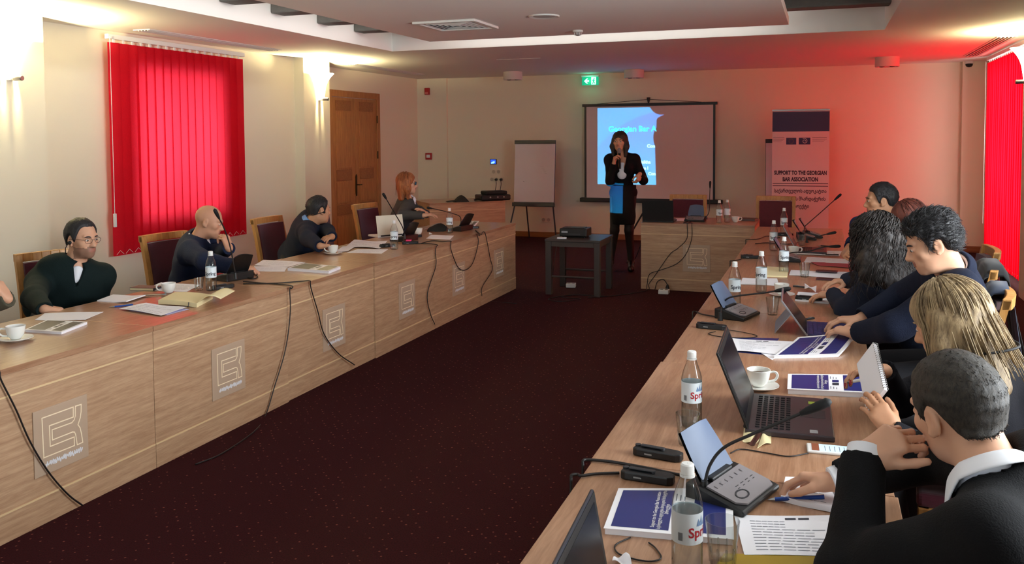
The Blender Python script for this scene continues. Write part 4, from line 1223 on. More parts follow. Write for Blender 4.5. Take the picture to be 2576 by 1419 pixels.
booklet('small dark booklet at the far end of the left row before the ginger woman', [(-3.683, 8.732, 0.750), (-3.558, 8.724, 0.750), (-3.693, 9.188, 0.750), (-3.865, 9.237, 0.750)], 0.012, M_dullcover)

paper('paper_sheet', 'printed sheet beside the nearest booklet, half under the black sleeve', 'paper', [(-0.161, 2.031, 0.750), (0.079, 2.105, 0.750), (0.086, 2.334, 0.750), (-0.204, 2.240, 0.750)], lines=11, wave=0.003, logo=True)
paper('paper_sheet', 'large printed sheet beside the curling booklet on the right row', 'paper', [(-0.354, 3.969, 0.755), (-0.185, 3.972, 0.755), (-0.119, 4.220, 0.755), (-0.404, 4.212, 0.755)], lines=8, wave=0.004, logo=True)
paper('paper_sheet', 'sheet corner sticking out under the curling booklet', 'paper', [(-0.248, 3.979, 0.750), (-0.197, 3.880, 0.750), (-0.126, 4.096, 0.750), (-0.179, 4.141, 0.750)], wave=0.002)
paper('dark_folder', 'dark blue folder under the printed sheet by the curling booklet', 'folder', [(-0.360, 3.973, 0.750), (-0.230, 3.963, 0.750), (-0.187, 4.305, 0.750), (-0.412, 4.258, 0.750)], m=M_navyprint)
paper('yellow_folder', 'mustard yellow folder at the bottom edge', 'folder', [(-0.223, 1.928, 0.750), (0.160, 2.059, 0.750), (0.164, 2.122, 0.750), (-0.206, 2.024, 0.750)], m=M_yellow, th=0.002, group=None)
paper('paper_sheet', 'blank white sheet behind the grey booklet at the left', 'paper', [(-3.995, 3.518, 0.750), (-3.731, 3.603, 0.750), (-3.815, 3.811, 0.750), (-4.099, 3.674, 0.750)], wave=0.003)
paper('note_pad', 'white pad with a rolled edge in front of the man in dark green', 'notepad', [(-4.106, 4.056, 0.750), (-3.877, 4.050, 0.750), (-3.920, 4.251, 0.750), (-4.166, 4.245, 0.750)], th=0.006, curl=lambda u, v: 0.012 * max(0, u - 0.6) * 2)
paper('paper_sheet', 'creased lilac sheets beside the blue pen on the left row', 'paper', [(-3.770, 3.883, 0.755), (-3.412, 3.811, 0.755), (-3.422, 4.030, 0.755), (-3.744, 4.065, 0.755)], lines=5, wave=0.006)
paper('paper_sheet', 'second lilac sheet under the creased one', 'paper', [(-3.699, 3.883, 0.750), (-3.405, 3.850, 0.750), (-3.402, 4.026, 0.750), (-3.660, 4.043, 0.750)], wave=0.001, m=mat('lilac_paper', (196, 190, 226), 0.75))
paper('paper_sheet', 'white sheet behind the cup of the man in dark green', 'paper', [(-4.106, 4.441, 0.750), (-3.809, 4.489, 0.750), (-3.885, 4.715, 0.750), (-4.223, 4.726, 0.750)], lines=5, wave=0.003)
paper('paper_sheet', 'upper white sheet under the writing hand', 'paper', [(-4.090, 5.576, 0.752), (-3.783, 5.585, 0.752), (-3.808, 5.839, 0.752), (-4.210, 5.856, 0.752)], lines=5, wave=0.002)
paper('paper_sheet', 'lower white sheet under the writing hand', 'paper', [(-3.959, 5.340, 0.750), (-3.688, 5.384, 0.750), (-3.802, 5.593, 0.750), (-4.072, 5.553, 0.750)], lines=4, wave=0.002)
paper('paper_sheet', 'open white pages in front of the man turning away', 'paper', [(-3.995, 6.760, 0.752), (-3.644, 6.750, 0.752), (-3.825, 7.241, 0.752), (-4.156, 7.208, 0.752)], wave=0.012, lines=4)
paper('paper_sheet', 'white booklet page under the hands of the man turning away', 'paper', [(-3.891, 6.432, 0.755), (-3.816, 6.508, 0.755), (-3.916, 6.818, 0.755), (-4.033, 6.783, 0.755)], wave=0.004)
paper('paper_sheet', 'flat sheet behind the saucer of the man turning away', 'paper', [(-3.795, 6.447, 0.750), (-3.484, 6.488, 0.750), (-3.565, 6.762, 0.750), (-3.824, 6.684, 0.750)], lines=3)
paper('paper_sheet', 'flat sheet between the bottle and the far edge of the left row', 'paper', [(-3.594, 7.593, 0.750), (-3.332, 7.568, 0.750), (-3.430, 7.888, 0.750), (-3.677, 7.889, 0.750)])
paper('paper_sheet', 'pale sheet under the small booklet near the ginger woman', 'paper', [(-3.627, 8.533, 0.750), (-3.466, 8.455, 0.750), (-3.750, 9.368, 0.750), (-3.866, 9.335, 0.750)])
paper('paper_sheet', 'top white sheet of the papers by the far cup', 'paper', [(-0.228, 7.403, 0.752), (0.136, 7.413, 0.752), (0.159, 7.699, 0.752), (-0.196, 7.699, 0.752)], lines=4, wave=0.003)
paper('paper_sheet', 'long white sheet below the pen on the far papers', 'paper', [(-0.127, 6.962, 0.752), (0.201, 6.976, 0.752), (0.215, 7.247, 0.752), (-0.109, 7.243, 0.752)], wave=0.003, lines=3)
paper('red_leaflet', 'reddish leaflet on the right row above the phones', 'leaflet', [(-0.023, 6.815, 0.753), (0.195, 6.759, 0.753), (0.208, 7.014, 0.753), (-0.076, 6.971, 0.753)], m=mat('dull_red_leaflet', (176, 70, 84), 0.6), wave=0.002, group=None)
paper('paper_sheet', 'broad lilac sheet under the phone before the curly haired woman', 'paper', [(-0.211, 6.290, 0.750), (0.187, 6.254, 0.750), (0.200, 6.546, 0.750), (-0.206, 6.537, 0.750)], lines=0, wave=0.003)
paper('note_pad', 'cream pad beside the middle bottle on the right row', 'notepad', [(-0.351, 6.192, 0.750), (-0.220, 6.197, 0.750), (-0.224, 6.610, 0.750), (-0.376, 6.624, 0.750)], m=M_paper2, th=0.008)
paper('paper_sheet', 'long folded white sheet behind the two bottles of the right row', 'paper', [(-0.498, 5.807, 0.750), (-0.256, 5.835, 0.750), (-0.281, 6.108, 0.750), (-0.505, 6.073, 0.750)], lines=2, wave=0.003)
paper('note_pad', 'white notebook under the black receiver of the curly haired woman', 'notepad', [(-0.144, 5.326, 0.750), (0.042, 5.283, 0.750), (0.056, 5.592, 0.750), (-0.133, 5.603, 0.750)], th=0.008)
paper('note_pad', 'white writing pad under the hand holding the blue pen', 'notepad', [(-0.095, 2.369, 0.750), (0.031, 2.335, 0.750), (0.052, 2.530, 0.750), (-0.089, 2.512, 0.750)], th=0.014, lines=3, wave=0.003)
paper('paper_sheet', 'white sheet on the head table beside the black laptop', 'paper', [(-1.584, 9.975, 0.750), (-1.445, 10.013, 0.750), (-1.472, 10.360, 0.750), (-1.629, 10.317, 0.750)])
paper('tissue', 'crumpled white tissue by the fingers of the curly haired woman', 'tissue', [(-0.097, 5.657, 0.765), (-0.031, 5.533, 0.770), (-0.027, 5.667, 0.772), (-0.099, 5.778, 0.765)], wave=0.02, group=None)
paper('tissue', 'scrap of white tissue at the bottom edge beside the dark laptop corner', 'tissue', [(-0.437, 1.879, 0.752), (-0.392, 1.881, 0.752), (-0.408, 1.923, 0.752), (-0.439, 1.920, 0.752)], wave=0.015, group=None)
paper('candy_wrapper', 'torn cream and brown wrapper in front of the big laptop, left piece', 'wrapper', [(-0.230, 2.801, 0.750), (-0.189, 2.777, 0.750), (-0.167, 2.908, 0.750), (-0.236, 2.934, 0.750)], m=M_paper2, wave=0.008, group=None)
paper('candy_wrapper', 'torn cream wrapper piece right of the brown strip', 'wrapper', [(-0.182, 2.758, 0.750), (-0.143, 2.808, 0.750), (-0.148, 2.906, 0.750), (-0.171, 2.915, 0.750)], m=M_paper2, wave=0.008, group=None)
paper('wrapper_strip', 'brown lettered strip between the cream wrapper pieces', 'wrapper', [(-0.207, 2.755, 0.758), (-0.189, 2.746, 0.758), (-0.174, 2.881, 0.758), (-0.190, 2.892, 0.758)], m=mat('brown_wrapper', (70, 34, 26), 0.4), wave=0.003, group=None)

# open cream notebook with a curling page
P4 = [(-3.677, 4.088, 0.750), (-3.392, 4.078, 0.750), (-3.485, 4.334, 0.750), (-3.774, 4.340, 0.750)]
loc, Q = local(P4)
t = thing('open_notebook', 'thick open cream notebook with a curling page on the left row', 'notebook', loc)
obj('page_block', G().sheet(12, 12, lambda u, v: tuple(bil(Q, u, v) + Vector((0, 0, 0.026 + 0.006 * math.sin(PI * u)))), 0.026), M_paper2, t, smooth='auto')
obj('curling_page', G().sheet(14, 8, lambda u, v: tuple(bil(Q, 1.0 + 0.0 * u, v) + Vector((0.0 + 0.13 * u * 0.7, 0.13 * u * 0.75, 0.027 + 0.035 * math.sin(PI * min(1, u * 0.9))))), 0.0008), M_paper2, t, smooth=True)
obj('ribbon_mark', G().tube([tuple(bil(Q, 0.8, -0.01) + Vector((0, 0, 0.028))), tuple(bil(Q, 0.8, -0.03) + Vector((0, 0, 0.012))), tuple(bil(Q, 0.8, -0.05) + Vector((0, 0, 0.003)))], 0.0025, 5), M_cable, t)
t = thing('pocket_notebook', 'small closed notebook with pale page edges left of the cup', 'notebook', (-4.124, 4.481, 0.750), 0.146)
obj('cover', G().box(-0.085, 0.085, -0.05, 0.05, 0, 0.002).box(-0.085, 0.085, -0.05, 0.05, 0.016, 0.018).box(0.083, 0.085, -0.05, 0.05, 0.002, 0.016), M_dgrey, t)
obj('page_block', G().box(-0.083, 0.083, -0.048, 0.048, 0.002, 0.016), M_paper2, t)
t = thing('napkin', 'brown edged paper napkin under the cup of the man in dark green', 'napkin', (-3.894, 4.331, 0.750), 0.5)
obj('napkin_sheet', G().sheet(8, 8, lambda u, v: ((u - .5) * .2, (v - .5) * .13, 0.002 + 0.002 * math.sin(u * 9)), 0.001), mat('tan_napkin', (150, 110, 90), 0.8), t)
obj('spoon', G().tube([(-0.08, -0.02, 0.006), (0.02, -0.01, 0.006), (0.05, -0.008, 0.007)], [0.003, 0.003, 0.009], 8, flat=0.5), M_steel, t, smooth=True)

# ------------------------------------------------------------------ pens and phones

def pen(label, a, b, m, group='pens'):
    a = Vector(a); b = Vector(b); d = (b - a)
    t = thing('ballpoint_pen', label, 'pen', tuple(a), 0, group)
    d = b - a; n = d.normalized(); L = 0.14
    z = Vector((0, 0, 0.0055))
    obj('barrel', G().tube([z, n * 0.10 + z], 0.005, 10), m, t, smooth='auto')
    obj('tip', G().tube([n * 0.10 + z, n * 0.125 + z, n * 0.13 + z], [0.005, 0.002, 0.001], 10), M_steel, t, smooth='auto')
    obj('clip', G().tube([n * 0.004 + z + Vector((0, 0, 0.006)), n * 0.04 + z + Vector((0, 0, 0.006))], 0.0016, 6), M_steel, t, smooth=True)
    return t


pen('blue patterned pen lying left of the lilac sheets', (-3.793, 4.013, 0.750), (-3.868, 3.914, 0.750), M_penblue)
pen('dark pen lying beside the white cup of the right row', (-0.170, 5.815, 0.750), (-0.104, 5.805, 0.750), M_dgrey)
pen('black pen on the far white sheets of the right row', (0.130, 7.398, 0.757), (-0.050, 7.393, 0.757), M_black)
pen('slim dark pen by the far low microphone', (0.081, 7.992, 0.750), (-0.089, 8.086, 0.750), M_black)
pen('dark pen beyond the keyboard of the tablet', (-0.033, 4.822, 0.750), (-0.092, 4.772, 0.750), M_dgrey)
pen('white pen beside the cup near the white laptop', (-3.953, 8.315, 0.750), (-3.949, 8.526, 0.750), M_white)


def phone(label, loc, rz, m, lit=False):
    t = thing('mobile_phone', label, 'phone', loc, rz)
    obj('body', G().box(-0.036, 0.036, -0.072, 0.072, 0, 0.009), m, t, bevel=0.004)
    if lit:
        sc = obj('display', G().box(-0.031, 0.031, -0.058, 0.058, 0.009, 0.0096), mat('lit_phone_display', (190, 225, 240), 0.2, emit=(190, 230, 250), estr=0.55), t)
        obj('display_picture', G().box(-0.031, 0.031, 0.036, 0.058, 0.0096, 0.0099), mat('phone_picture', (120, 70, 50), 0.3, emit=(160, 90, 60), estr=0.3), sc)
        q = G()
        for k in range(6):
            q.box(-0.026, 0.018, -0.052 + 0.014 * k, -0.050 + 0.014 * k, 0.0096, 0.0099)
        obj('display_text', q, M_ink, sc)
        obj('home_button', G().lathe([(0.006, 0.009), (0.006, 0.0097)], 14, Matrix.Translation((0, -0.065, 0))), M_white, t)
    else:
        obj('display', G().box(-0.031, 0.031, -0.058, 0.058, 0.009, 0.0094), M_black, t)
    return t


phone('phone with a lit pale display beside the writing hand', (0.035, 2.802, 0.750), PI / 2 + 0.05, M_white, True)
phone('dark phone on the lilac sheet before the curly haired woman', (0.036, 6.487, 0.757), PI / 2 - 0.1, mat('maroon_phone_case', (60, 26, 36), 0.35))
phone('second dark phone lying below the lilac sheet', (0.040, 6.174, 0.750), PI / 2 - 0.05, bpy.data.materials['maroon_phone_case'])
t = thing('earbud', 'single white earbud on the left row near the white pen', 'earbud', (-3.723, 7.950, 0.750))
obj('bud', G().ball((0, 0, 0.009), 0.009), M_white, t, smooth=True)
obj('stem', G().tube([(0, 0, 0.008), (0.02, 0.012, 0.004)], 0.003, 6), M_white, t, smooth=True)
t = thing('sticky_note', 'small bright pink sticky note on the left row', 'sticky note', (-3.558, 7.144, 0.776), 0.3)
obj('note_sheet', G().sheet(4, 4, lambda u, v: ((u - .5) * .05, (v - .5) * .05, 0.004 + 0.008 * v * v), 0.001), M_pink, t)
t = thing('wallet', 'dark red wallet behind the cup near the white laptop', 'wallet', (-3.954, 7.997, 0.750), 0.4)
obj('cover', G().box(-0.06, 0.06, -0.045, 0.045, 0, 0.028), mat('oxblood_leather', (104, 40, 34), 0.5), t, bevel=0.008)
obj('flap', G().box(-0.06, 0.06, -0.047, 0.0, 0.028, 0.032), bpy.data.materials['oxblood_leather'], t, bevel=0.002)
obj('snap', G().ball((0, -0.03, 0.033), 0.006, 0.006, 0.002), M_brass, t, smooth=True)
t = thing('pouch', 'soft black pouch between the cup and bottle of the ginger woman', 'pouch', (-3.762, 8.248, 0.750), 0.5)
obj('bag', G().sheet(14, 10, lambda u, v: ((u - .5) * .24, (v - .5) * .14, 0.075 * math.sin(PI * u) ** 0.6 * math.sin(PI * v) ** 0.6 + 0.008 * math.sin(9 * u + 4 * v)), 0.0), M_blackm, t, smooth=True)
obj('zip', G().tube(spline([(-0.1, 0.0, 0.03), (0, 0.0, 0.08), (0.1, 0, 0.03)]), 0.003, 6), M_steel, t, smooth=True)

# ------------------------------------------------------------------ laptops
M_screenoff = mat('dark_glossy_display', (12, 17, 24), 0.22, spec=0.12)
M_keys = mat('black_keys', (24, 22, 26), 0.5)
M_palm = mat('dark_brown_palm_rest', (58, 50, 54), 0.35)


def laptop(label, loc, rz, W, D, ang, H, body, lidback, keys=True, lit=None):
    """local +y points to the user, hinge along x at y=0; ang = lid angle from the keyboard plane"""
    t = thing('laptop', label, 'laptop', loc, rz)
    b = obj('base', G().box(-W / 2, W / 2, 0, D, 0, 0.018), body, t, bevel=0.004)
    T = Matrix.Translation((0, 0.004, 0.018)) @ Matrix.Rotation(PI - ang, 4, 'X')
    # lid built lying toward -y then raised
    T = Matrix.Translation((0, 0.003, 0.016)) @ Matrix.Rotation(ang, 4, 'X')
    lid = obj('lid', G().box(-W / 2, W / 2, 0, H, -0.009, -0.001, T), lidback, t, bevel=0.003)
    obj('bezel', G().box(-W / 2 + 0.004, W / 2 - 0.004, 0.004, H - 0.004, -0.0103, -0.009, T), M_black, lid)
    obj('display', G().box(-W / 2 + 0.02, W / 2 - 0.02, 0.03, H - 0.02, -0.0108, -0.0103, T), lit or M_screenoff, lid)
    if keys:
        obj('palm_rest', G().box(-W / 2 + 0.004, W / 2 - 0.004, D * 0.55, D - 0.004, 0.018, 0.0186), body, b)
        obj('touchpad', G().box(-0.06, 0.03, D * 0.62, D * 0.92, 0.0186, 0.0192), M_dgrey, b)
        nx = 15; ny = 6
        kd = G().box(-0.0075, 0.0075, -0.0068, 0.0068, 0, 0.003)
        first = None
        for j in range(ny):
            for i in range(nx):
                px = (i - (nx - 1) / 2) * (W - 0.05) / nx; py = D * 0.1 + (j + 0.5) * D * 0.42 / ny
                if first is None:
                    first = obj('key', kd, M_keys, b)
                    first.location = (px, py, 0.018)
                else:
                    k = first.copy(); COL.objects.link(k); k.location = (px, py, 0.018)
    obj('hinge', G().tube([(-W / 2 + 0.03, 0.0, 0.017), (W / 2 - 0.03, 0.0, 0.017)], 0.007, 8), M_black, t, smooth='auto')
    return t


t = laptop('big open black laptop with reflective display on the right row', (-0.235, 3.085, 0.75), -PI / 2 + 0.03, 0.42, 0.275, math.radians(112), 0.262, M_palm, M_black)
obj('sticker', G().box(-0.155, -0.125, 0.20, 0.225, 0.0186, 0.0192), mat('green_sticker', (150, 170, 60), 0.4), t)
obj('sticker', G().box(0.16, 0.19, 0.20, 0.225, 0.0186, 0.0192), mat('silver_sticker', (150, 150, 150), 0.4), t)
obj('side_port', G().box(-0.2105, -0.2095, 0.05, 0.07, 0.005, 0.012).box(-0.2105, -0.2095, 0.1, 0.12, 0.005, 0.012), M_steel, t)
laptop('dark laptop at the bottom edge, only the corner of its lid in view', (-0.405, 1.55, 0.75), -PI / 2 + 0.05, 0.36, 0.25, math.radians(100), 0.225, M_black, mat('gunmetal_lid', (40, 42, 52), 0.3), False)
laptop('closed looking black laptop seen from behind on the head table', (-1.745, 9.78, 0.75), 0.0, 0.355, 0.24, math.radians(98), 0.235, M_black, M_black, False)
laptop('thin dark laptop opened wide in front of the man with folded arms', (-0.20, 7.65, 0.75), -PI / 2, 0.34, 0.24, math.radians(118), 0.23, M_palm, M_mgrey, True)
laptop('white laptop standing half open on the left row beside the bottle', (-3.980, 7.620, 0.750), PI / 2 - 0.55, 0.30, 0.20, math.radians(80), 0.20, M_white, mat('warm_white_lid', (226, 220, 200), 0.35), False)

# tablet with kickstand and keyboard cover
t = thing('tablet', 'tablet on its silver kickstand with a dark blue keyboard cover', 'tablet', (-0.07, 4.57, 0.75), -PI / 2 + 0.03)
TW, TH = 0.38, 0.205
T = Matrix.Translation((0, 0.0, 0.002)) @ Matrix.Rotation(math.radians(126), 4, 'X')
bd = obj('body', G().box(-TW / 2, TW / 2, 0, TH, -0.009, 0, T), mat('silver_tablet_shell', (168, 170, 176), 0.3, metal=0.8), t, bevel=0.002)
obj('display', G().box(-TW / 2 + 0.006, TW / 2 - 0.006, 0.006, TH - 0.006, -0.0096, -0.009, T), M_screenoff, bd)
obj('kickstand', G().add([(-0.15, -0.07, 0.098), (0.15, -0.07, 0.098), (0.15, -0.145, 0.001), (-0.15, -0.145, 0.001), (-0.15, -0.074, 0.098), (0.15, -0.074, 0.098), (0.15, -0.149, 0.001), (-0.15, -0.149, 0.001)],
                         [(0, 1, 2, 3), (7, 6, 5, 4), (0, 4, 5, 1), (1, 5, 6, 2), (2, 6, 7, 3), (3, 7, 4, 0)]), bpy.data.materials['silver_tablet_shell'], t)
kb = obj('keyboard_cover', G().box(-TW / 2 + 0.03, TW / 2 - 0.03, 0.004, 0.20, 0.0, 0.006), mat('dark_blue_keyboard', (34, 34, 84), 0.6), t, bevel=0.002)
first = None
for j in range(5):
    for i in range(12):
        px = (i - 5.5) * 0.0255; py = 0.022 + j * 0.021
        if first is None:
            first = obj('key', G().box(-0.0105, 0.0105, -0.0085, 0.0085, 0, 0.0022), mat('indigo_keys', (44, 42, 98), 0.6), kb); first.location = (px, py, 0.006)
        else:
            k = first.copy(); COL.objects.link(k); k.location = (px, py, 0.006)
obj('touchpad', G().box(-0.05, 0.05, 0.132, 0.19, 0.006, 0.0066), bpy.data.materials['indigo_keys'], kb)

# dark case and notebook on the head table, machine on the corner table
t = thing('leather_notebook', 'flat black notebook at the right end of the head table', 'notebook', (-0.82, 10.28, 0.75), -0.15)
obj('cover', G().box(-0.12, 0.12, -0.085, 0.085, 0, 0.004).box(-0.12, 0.12, -0.085, 0.085, 0.02, 0.024).box(-0.12, -0.116, -0.085, 0.085, 0.004, 0.02), M_black, t, bevel=0.002)
obj('page_block', G().box(-0.116, 0.117, -0.082, 0.082, 0.004, 0.02), mat('grey_page_edges', (110, 100, 96), 0.8), t)
CA = 0.732
t = thing('black_recorder', 'bulky black video machine on the corner table', 'video machine', (-4.78, 12.50, 0.75), CA)
obj('body', G().box(-0.24, 0.24, -0.16, 0.16, 0.01, 0.095), M_black, t, bevel=0.02)
obj('top_deck', G().box(-0.16, 0.20, -0.12, 0.12, 0.095, 0.15), M_blackm, t, bevel=0.02)
for x in (-0.1, 0.02, 0.12):
    obj('chrome_knob', G().lathe([(0.012, 0), (0.012, 0.008), (0.001, 0.009)], 14, Matrix.Translation((x, -0.16, 0.06)) @ Matrix.Rotation(PI / 2, 4, 'X')), M_steel, t, smooth='auto')
obj('coiled_lead', G().tube(spline([(-0.24, -0.05, 0.03), (-0.32, -0.10, 0.02), (-0.30, 0.0, 0.02), (-0.24, 0.03, 0.03)]), 0.01, 6), M_cable, t, smooth=True)
t = thing('crumpled_hat', 'crumpled black cap on the corner table behind the ginger woman', 'cap', (-5.17, 12.05, 0.75), CA)
obj('crown', G().sheet(14, 10, lambda u, v: ((u - .5) * .22 + 0.05, (v - .5) * .17, 0.095 * math.sin(PI * u) ** 0.7 * math.sin(PI * v) ** 0.7 + 0.008 * math.sin(8 * u + 7 * v)), 0.0), M_blackm, t, smooth=True)
obj('peak', G().sheet(8, 6, lambda u, v: (-0.05 - 0.13 * u, (v - .5) * .16 * (1 - 0.5 * u), 0.022 - 0.012 * u + 0.012 * math.sin(PI * v)), 0.003), M_blackm, t, smooth=True)

# ------------------------------------------------------------------ cables

def cable(label, pts, r=0.004, m=None, name='cable'):
    P0 = [Vector(p) for p in pts]; pts = [P0[0]]
    for p, q in zip(P0, P0[1:]):                      # bend over the table edge instead of through it
        if p.z >= 0.75 and 0.02 < q.z < 0.745:
            pts += [Vector((q.x, 0.4 * p.y + 0.6 * q.y, 0.757)), Vector((q.x, 0.2 * p.y + 0.8 * q.y, 0.742))]
        elif q.z >= 0.75 and 0.02 < p.z < 0.745:
            pts += [Vector((p.x, 0.2 * q.y + 0.8 * p.y, 0.742)), Vector((p.x, 0.4 * q.y + 0.6 * p.y, 0.757))]
        pts.append(q)
    o = pts[0].copy()
    c = obj(name, G().tube([p - o for p in spline(pts, 7)], r, 6), m or M_cable, smooth=True)
    c.location = o
    return tag(c, label, 'cable', 'black cables')


FX = -3.262
cable('black cable hanging down the front of the first left table unit', [(-3.508, 2.818, 0.755), (-3.251, 2.660, 0.755), (-3.258, 2.694, 0.706), (-3.258, 2.758, 0.565), (-3.258, 2.822, 0.404), (-3.258, 2.909, 0.239), (-3.258, 3.012, 0.093), (-3.250, 3.088, 0.009)])
cable('black cable falling straight from behind the bald man microphone to the carpet', [(-3.694, 4.910, 0.755), (-3.529, 4.894, 0.755), (-3.358, 4.882, 0.755), (-3.256, 4.807, 0.741), (-3.256, 4.806, 0.580), (-3.256, 4.745, 0.358), (-3.256, 4.617, 0.147), (-3.250, 4.511, 0.001), (-3.125, 4.227, 0.006), (-3.072, 3.872, 0.006), (-3.102, 3.690, 0.006)])
cable('black cable curving down past the third left plaque', [(-3.633, 4.829, 0.755), (-3.426, 4.927, 0.755), (-3.329, 5.024, 0.755), (-3.268, 5.077, 0.695), (-3.268, 5.156, 0.524), (-3.268, 5.227, 0.357), (-3.268, 5.406, 0.179), (-3.250, 5.608, 0.043)])
cable('black cable hanging beside the fourth left plaque', [(-3.491, 7.156, 0.755), (-3.379, 7.189, 0.755), (-3.258, 7.070, 0.695), (-3.258, 7.076, 0.568), (-3.258, 6.894, 0.348), (-3.258, 6.955, 0.160), (-3.250, 7.027, 0.053)])
cable('black cable looping down over the fifth left plaque and back up', [(-3.455, 7.197, 0.755), (-3.446, 7.392, 0.755), (-3.336, 7.392, 0.755), (-3.256, 7.420, 0.669), (-3.256, 7.575, 0.490), (-3.256, 7.770, 0.434), (-3.256, 7.955, 0.483), (-3.256, 8.097, 0.656), (-3.180, 7.951, 0.755), (-3.401, 8.384, 0.755)])
cable('black cable wandering down to the carpet at the end of the left row', [(-3.401, 8.384, 0.755), (-3.194, 8.020, 0.755), (-3.256, 8.350, 0.627), (-3.256, 8.426, 0.459), (-3.256, 8.481, 0.326), (-3.256, 8.206, 0.203), (-3.250, 8.167, 0.128), (-3.323, 8.462, 0.006), (-2.954, 8.395, 0.006)])
cable('thin black loops beside the bald man microphone', [(-3.890, 5.173, 0.755), (-3.813, 5.197, 0.755), (-3.714, 5.098, 0.755), (-3.706, 5.028, 0.755), (-3.811, 5.068, 0.755)])
cable('black cable entering over the left edge of the nearest right table', [(-0.668, 2.44, 0.006), (-0.662, 2.46, 0.68), (-0.646, 2.48, 0.757), (-0.579, 2.488, 0.756), (-0.481, 2.475, 0.756), (-0.385, 2.454, 0.756), (-0.306, 2.444, 0.756)], 0.0045)
cable('black cable from the end of the nearest receiver over the table edge', [(-0.540, 2.411, 0.756), (-0.601, 2.384, 0.756), (-0.637, 2.354, 0.757), (-0.650, 2.36, 0.757), (-0.664, 2.34, 0.68), (-0.668, 2.32, 0.006)], 0.0045)
cable('thin earphone lead looping on the table at the bottom edge', [(-0.428, 2.031, 0.753), (-0.453, 1.979, 0.753), (-0.432, 1.938, 0.753), (-0.370, 1.926, 0.753), (-0.340, 1.950, 0.753), (-0.359, 1.994, 0.753), (-0.381, 2.019, 0.753)], 0.002)
cable('thin phone lead running behind the near microphone', [(-0.255, 2.681, 0.753), (-0.227, 2.726, 0.753), (-0.150, 2.717, 0.753), (-0.086, 2.710, 0.753), (-0.031, 2.757, 0.753)], 0.002)
cable('short black cable leaving the middle microphone of the right row', [(-0.516, 4.691, 0.756), (-0.563, 4.719, 0.756), (-0.609, 4.748, 0.756), (-0.648, 4.80, 0.757), (-0.662, 4.78, 0.68), (-0.664, 4.77, 0.006)])
cable('thin tangled lead beside the printed sheet on the right row', [(-0.434, 4.409, 0.753), (-0.359, 4.378, 0.753), (-0.289, 4.320, 0.753), (-0.331, 4.262, 0.753), (-0.440, 4.244, 0.753), (-0.517, 4.290, 0.753), (-0.490, 4.354, 0.753)], 0.002)
cable('black cable over the far left edge of the right row', [(-0.490, 7.050, 0.756), (-0.574, 7.267, 0.756), (-0.593, 6.972, 0.756), (-0.648, 6.85, 0.757), (-0.662, 6.83, 0.68), (-0.664, 6.8, 0.006)])
cable('black lead curving from the second farthest bottle to the table edge', [(-0.372, 8.551, 0.756), (-0.493, 8.653, 0.756), (-0.557, 8.397, 0.756), (-0.646, 8.3, 0.757), (-0.662, 8.28, 0.68), (-0.664, 8.25, 0.006)])
cable('black lead running across the far right row to the low microphone', [(-0.558, 8.016, 0.756), (-0.461, 8.106, 0.756), (-0.273, 8.071, 0.756), (-0.154, 8.353, 0.756)])
cable('cable trailing down the front of the head table to the carpet', [(-1.42, 9.90, 0.756), (-1.45, 9.70, 0.757), (-1.404, 9.672, 0.589), (-1.504, 9.672, 0.475), (-1.592, 9.672, 0.405), (-1.747, 9.672, 0.175), (-1.828, 9.672, 0.058), (-1.828, 9.581, 0.006), (-2.050, 9.202, 0.006), (-2.342, 8.963, 0.006)])
cable('second cable sagging across the head table front', [(-1.38, 9.90, 0.756), (-1.40, 9.70, 0.757), (-1.352, 9.672, 0.590), (-1.416, 9.672, 0.412), (-1.526, 9.672, 0.296), (-1.703, 9.672, 0.221), (-1.819, 9.672, 0.171), (-1.846, 9.672, 0.053), (-1.827, 9.528, 0.006)])
cable('tangle of projector leads on the carpet below the side table', [(-2.721, 9.050, 0.528), (-2.758, 9.050, 0.265), (-2.797, 9.145, 0.006), (-2.585, 8.886, 0.006), (-2.399, 8.848, 0.006), (-2.562, 8.656, 0.006), (-2.720, 8.747, 0.006), (-2.542, 9.047, 0.006), (-2.197, 9.082, 0.006)])
cable('lead drooping from the head table behind the presenter to the carpet', [(-1.90, 10.2, 0.755), (-1.96, 10.25, 0.70), (-2.1, 10.6, 0.40), (-2.3, 11.2, 0.12), (-2.5, 11.6, 0.006)])


def extension_block(label, loc, rz):
    t = thing('floor_socket', label, 'socket box', loc, rz)
    obj('box', G().box(-0.055, 0.055, -0.05, 0.05, 0, 0.045), M_white, t, bevel=0.006)
    for k in (-1, 1):
        obj('socket_hole', G().lathe([(0.018, 0.045), (0.018, 0.0456)], 14, Matrix.Translation((k * 0.026, 0, 0))), M_dgrey, t)
    return t


extension_block('white socket box on the carpet under the projector table', (-2.70, 9.55, 0), 0.2)
extension_block('white socket box on the carpet before the head table', (-1.62, 9.46, 0), 0.0)
tag(obj('floor_plug', G().lathe([(0.02, 0), (0.022, 0.05), (0.008, 0.085)], 14, Matrix.Translation((-1.60, 9.57, 0.0))).tube(spline([(-1.60, 9.57, 0.08), (-1.65, 9.60, 0.13), (-1.72, 9.62, 0.10), (-1.75, 9.62, 0.006)]), 0.005, 6), M_black, smooth='auto'), 'black plug standing on the carpet before the head table', 'plug')

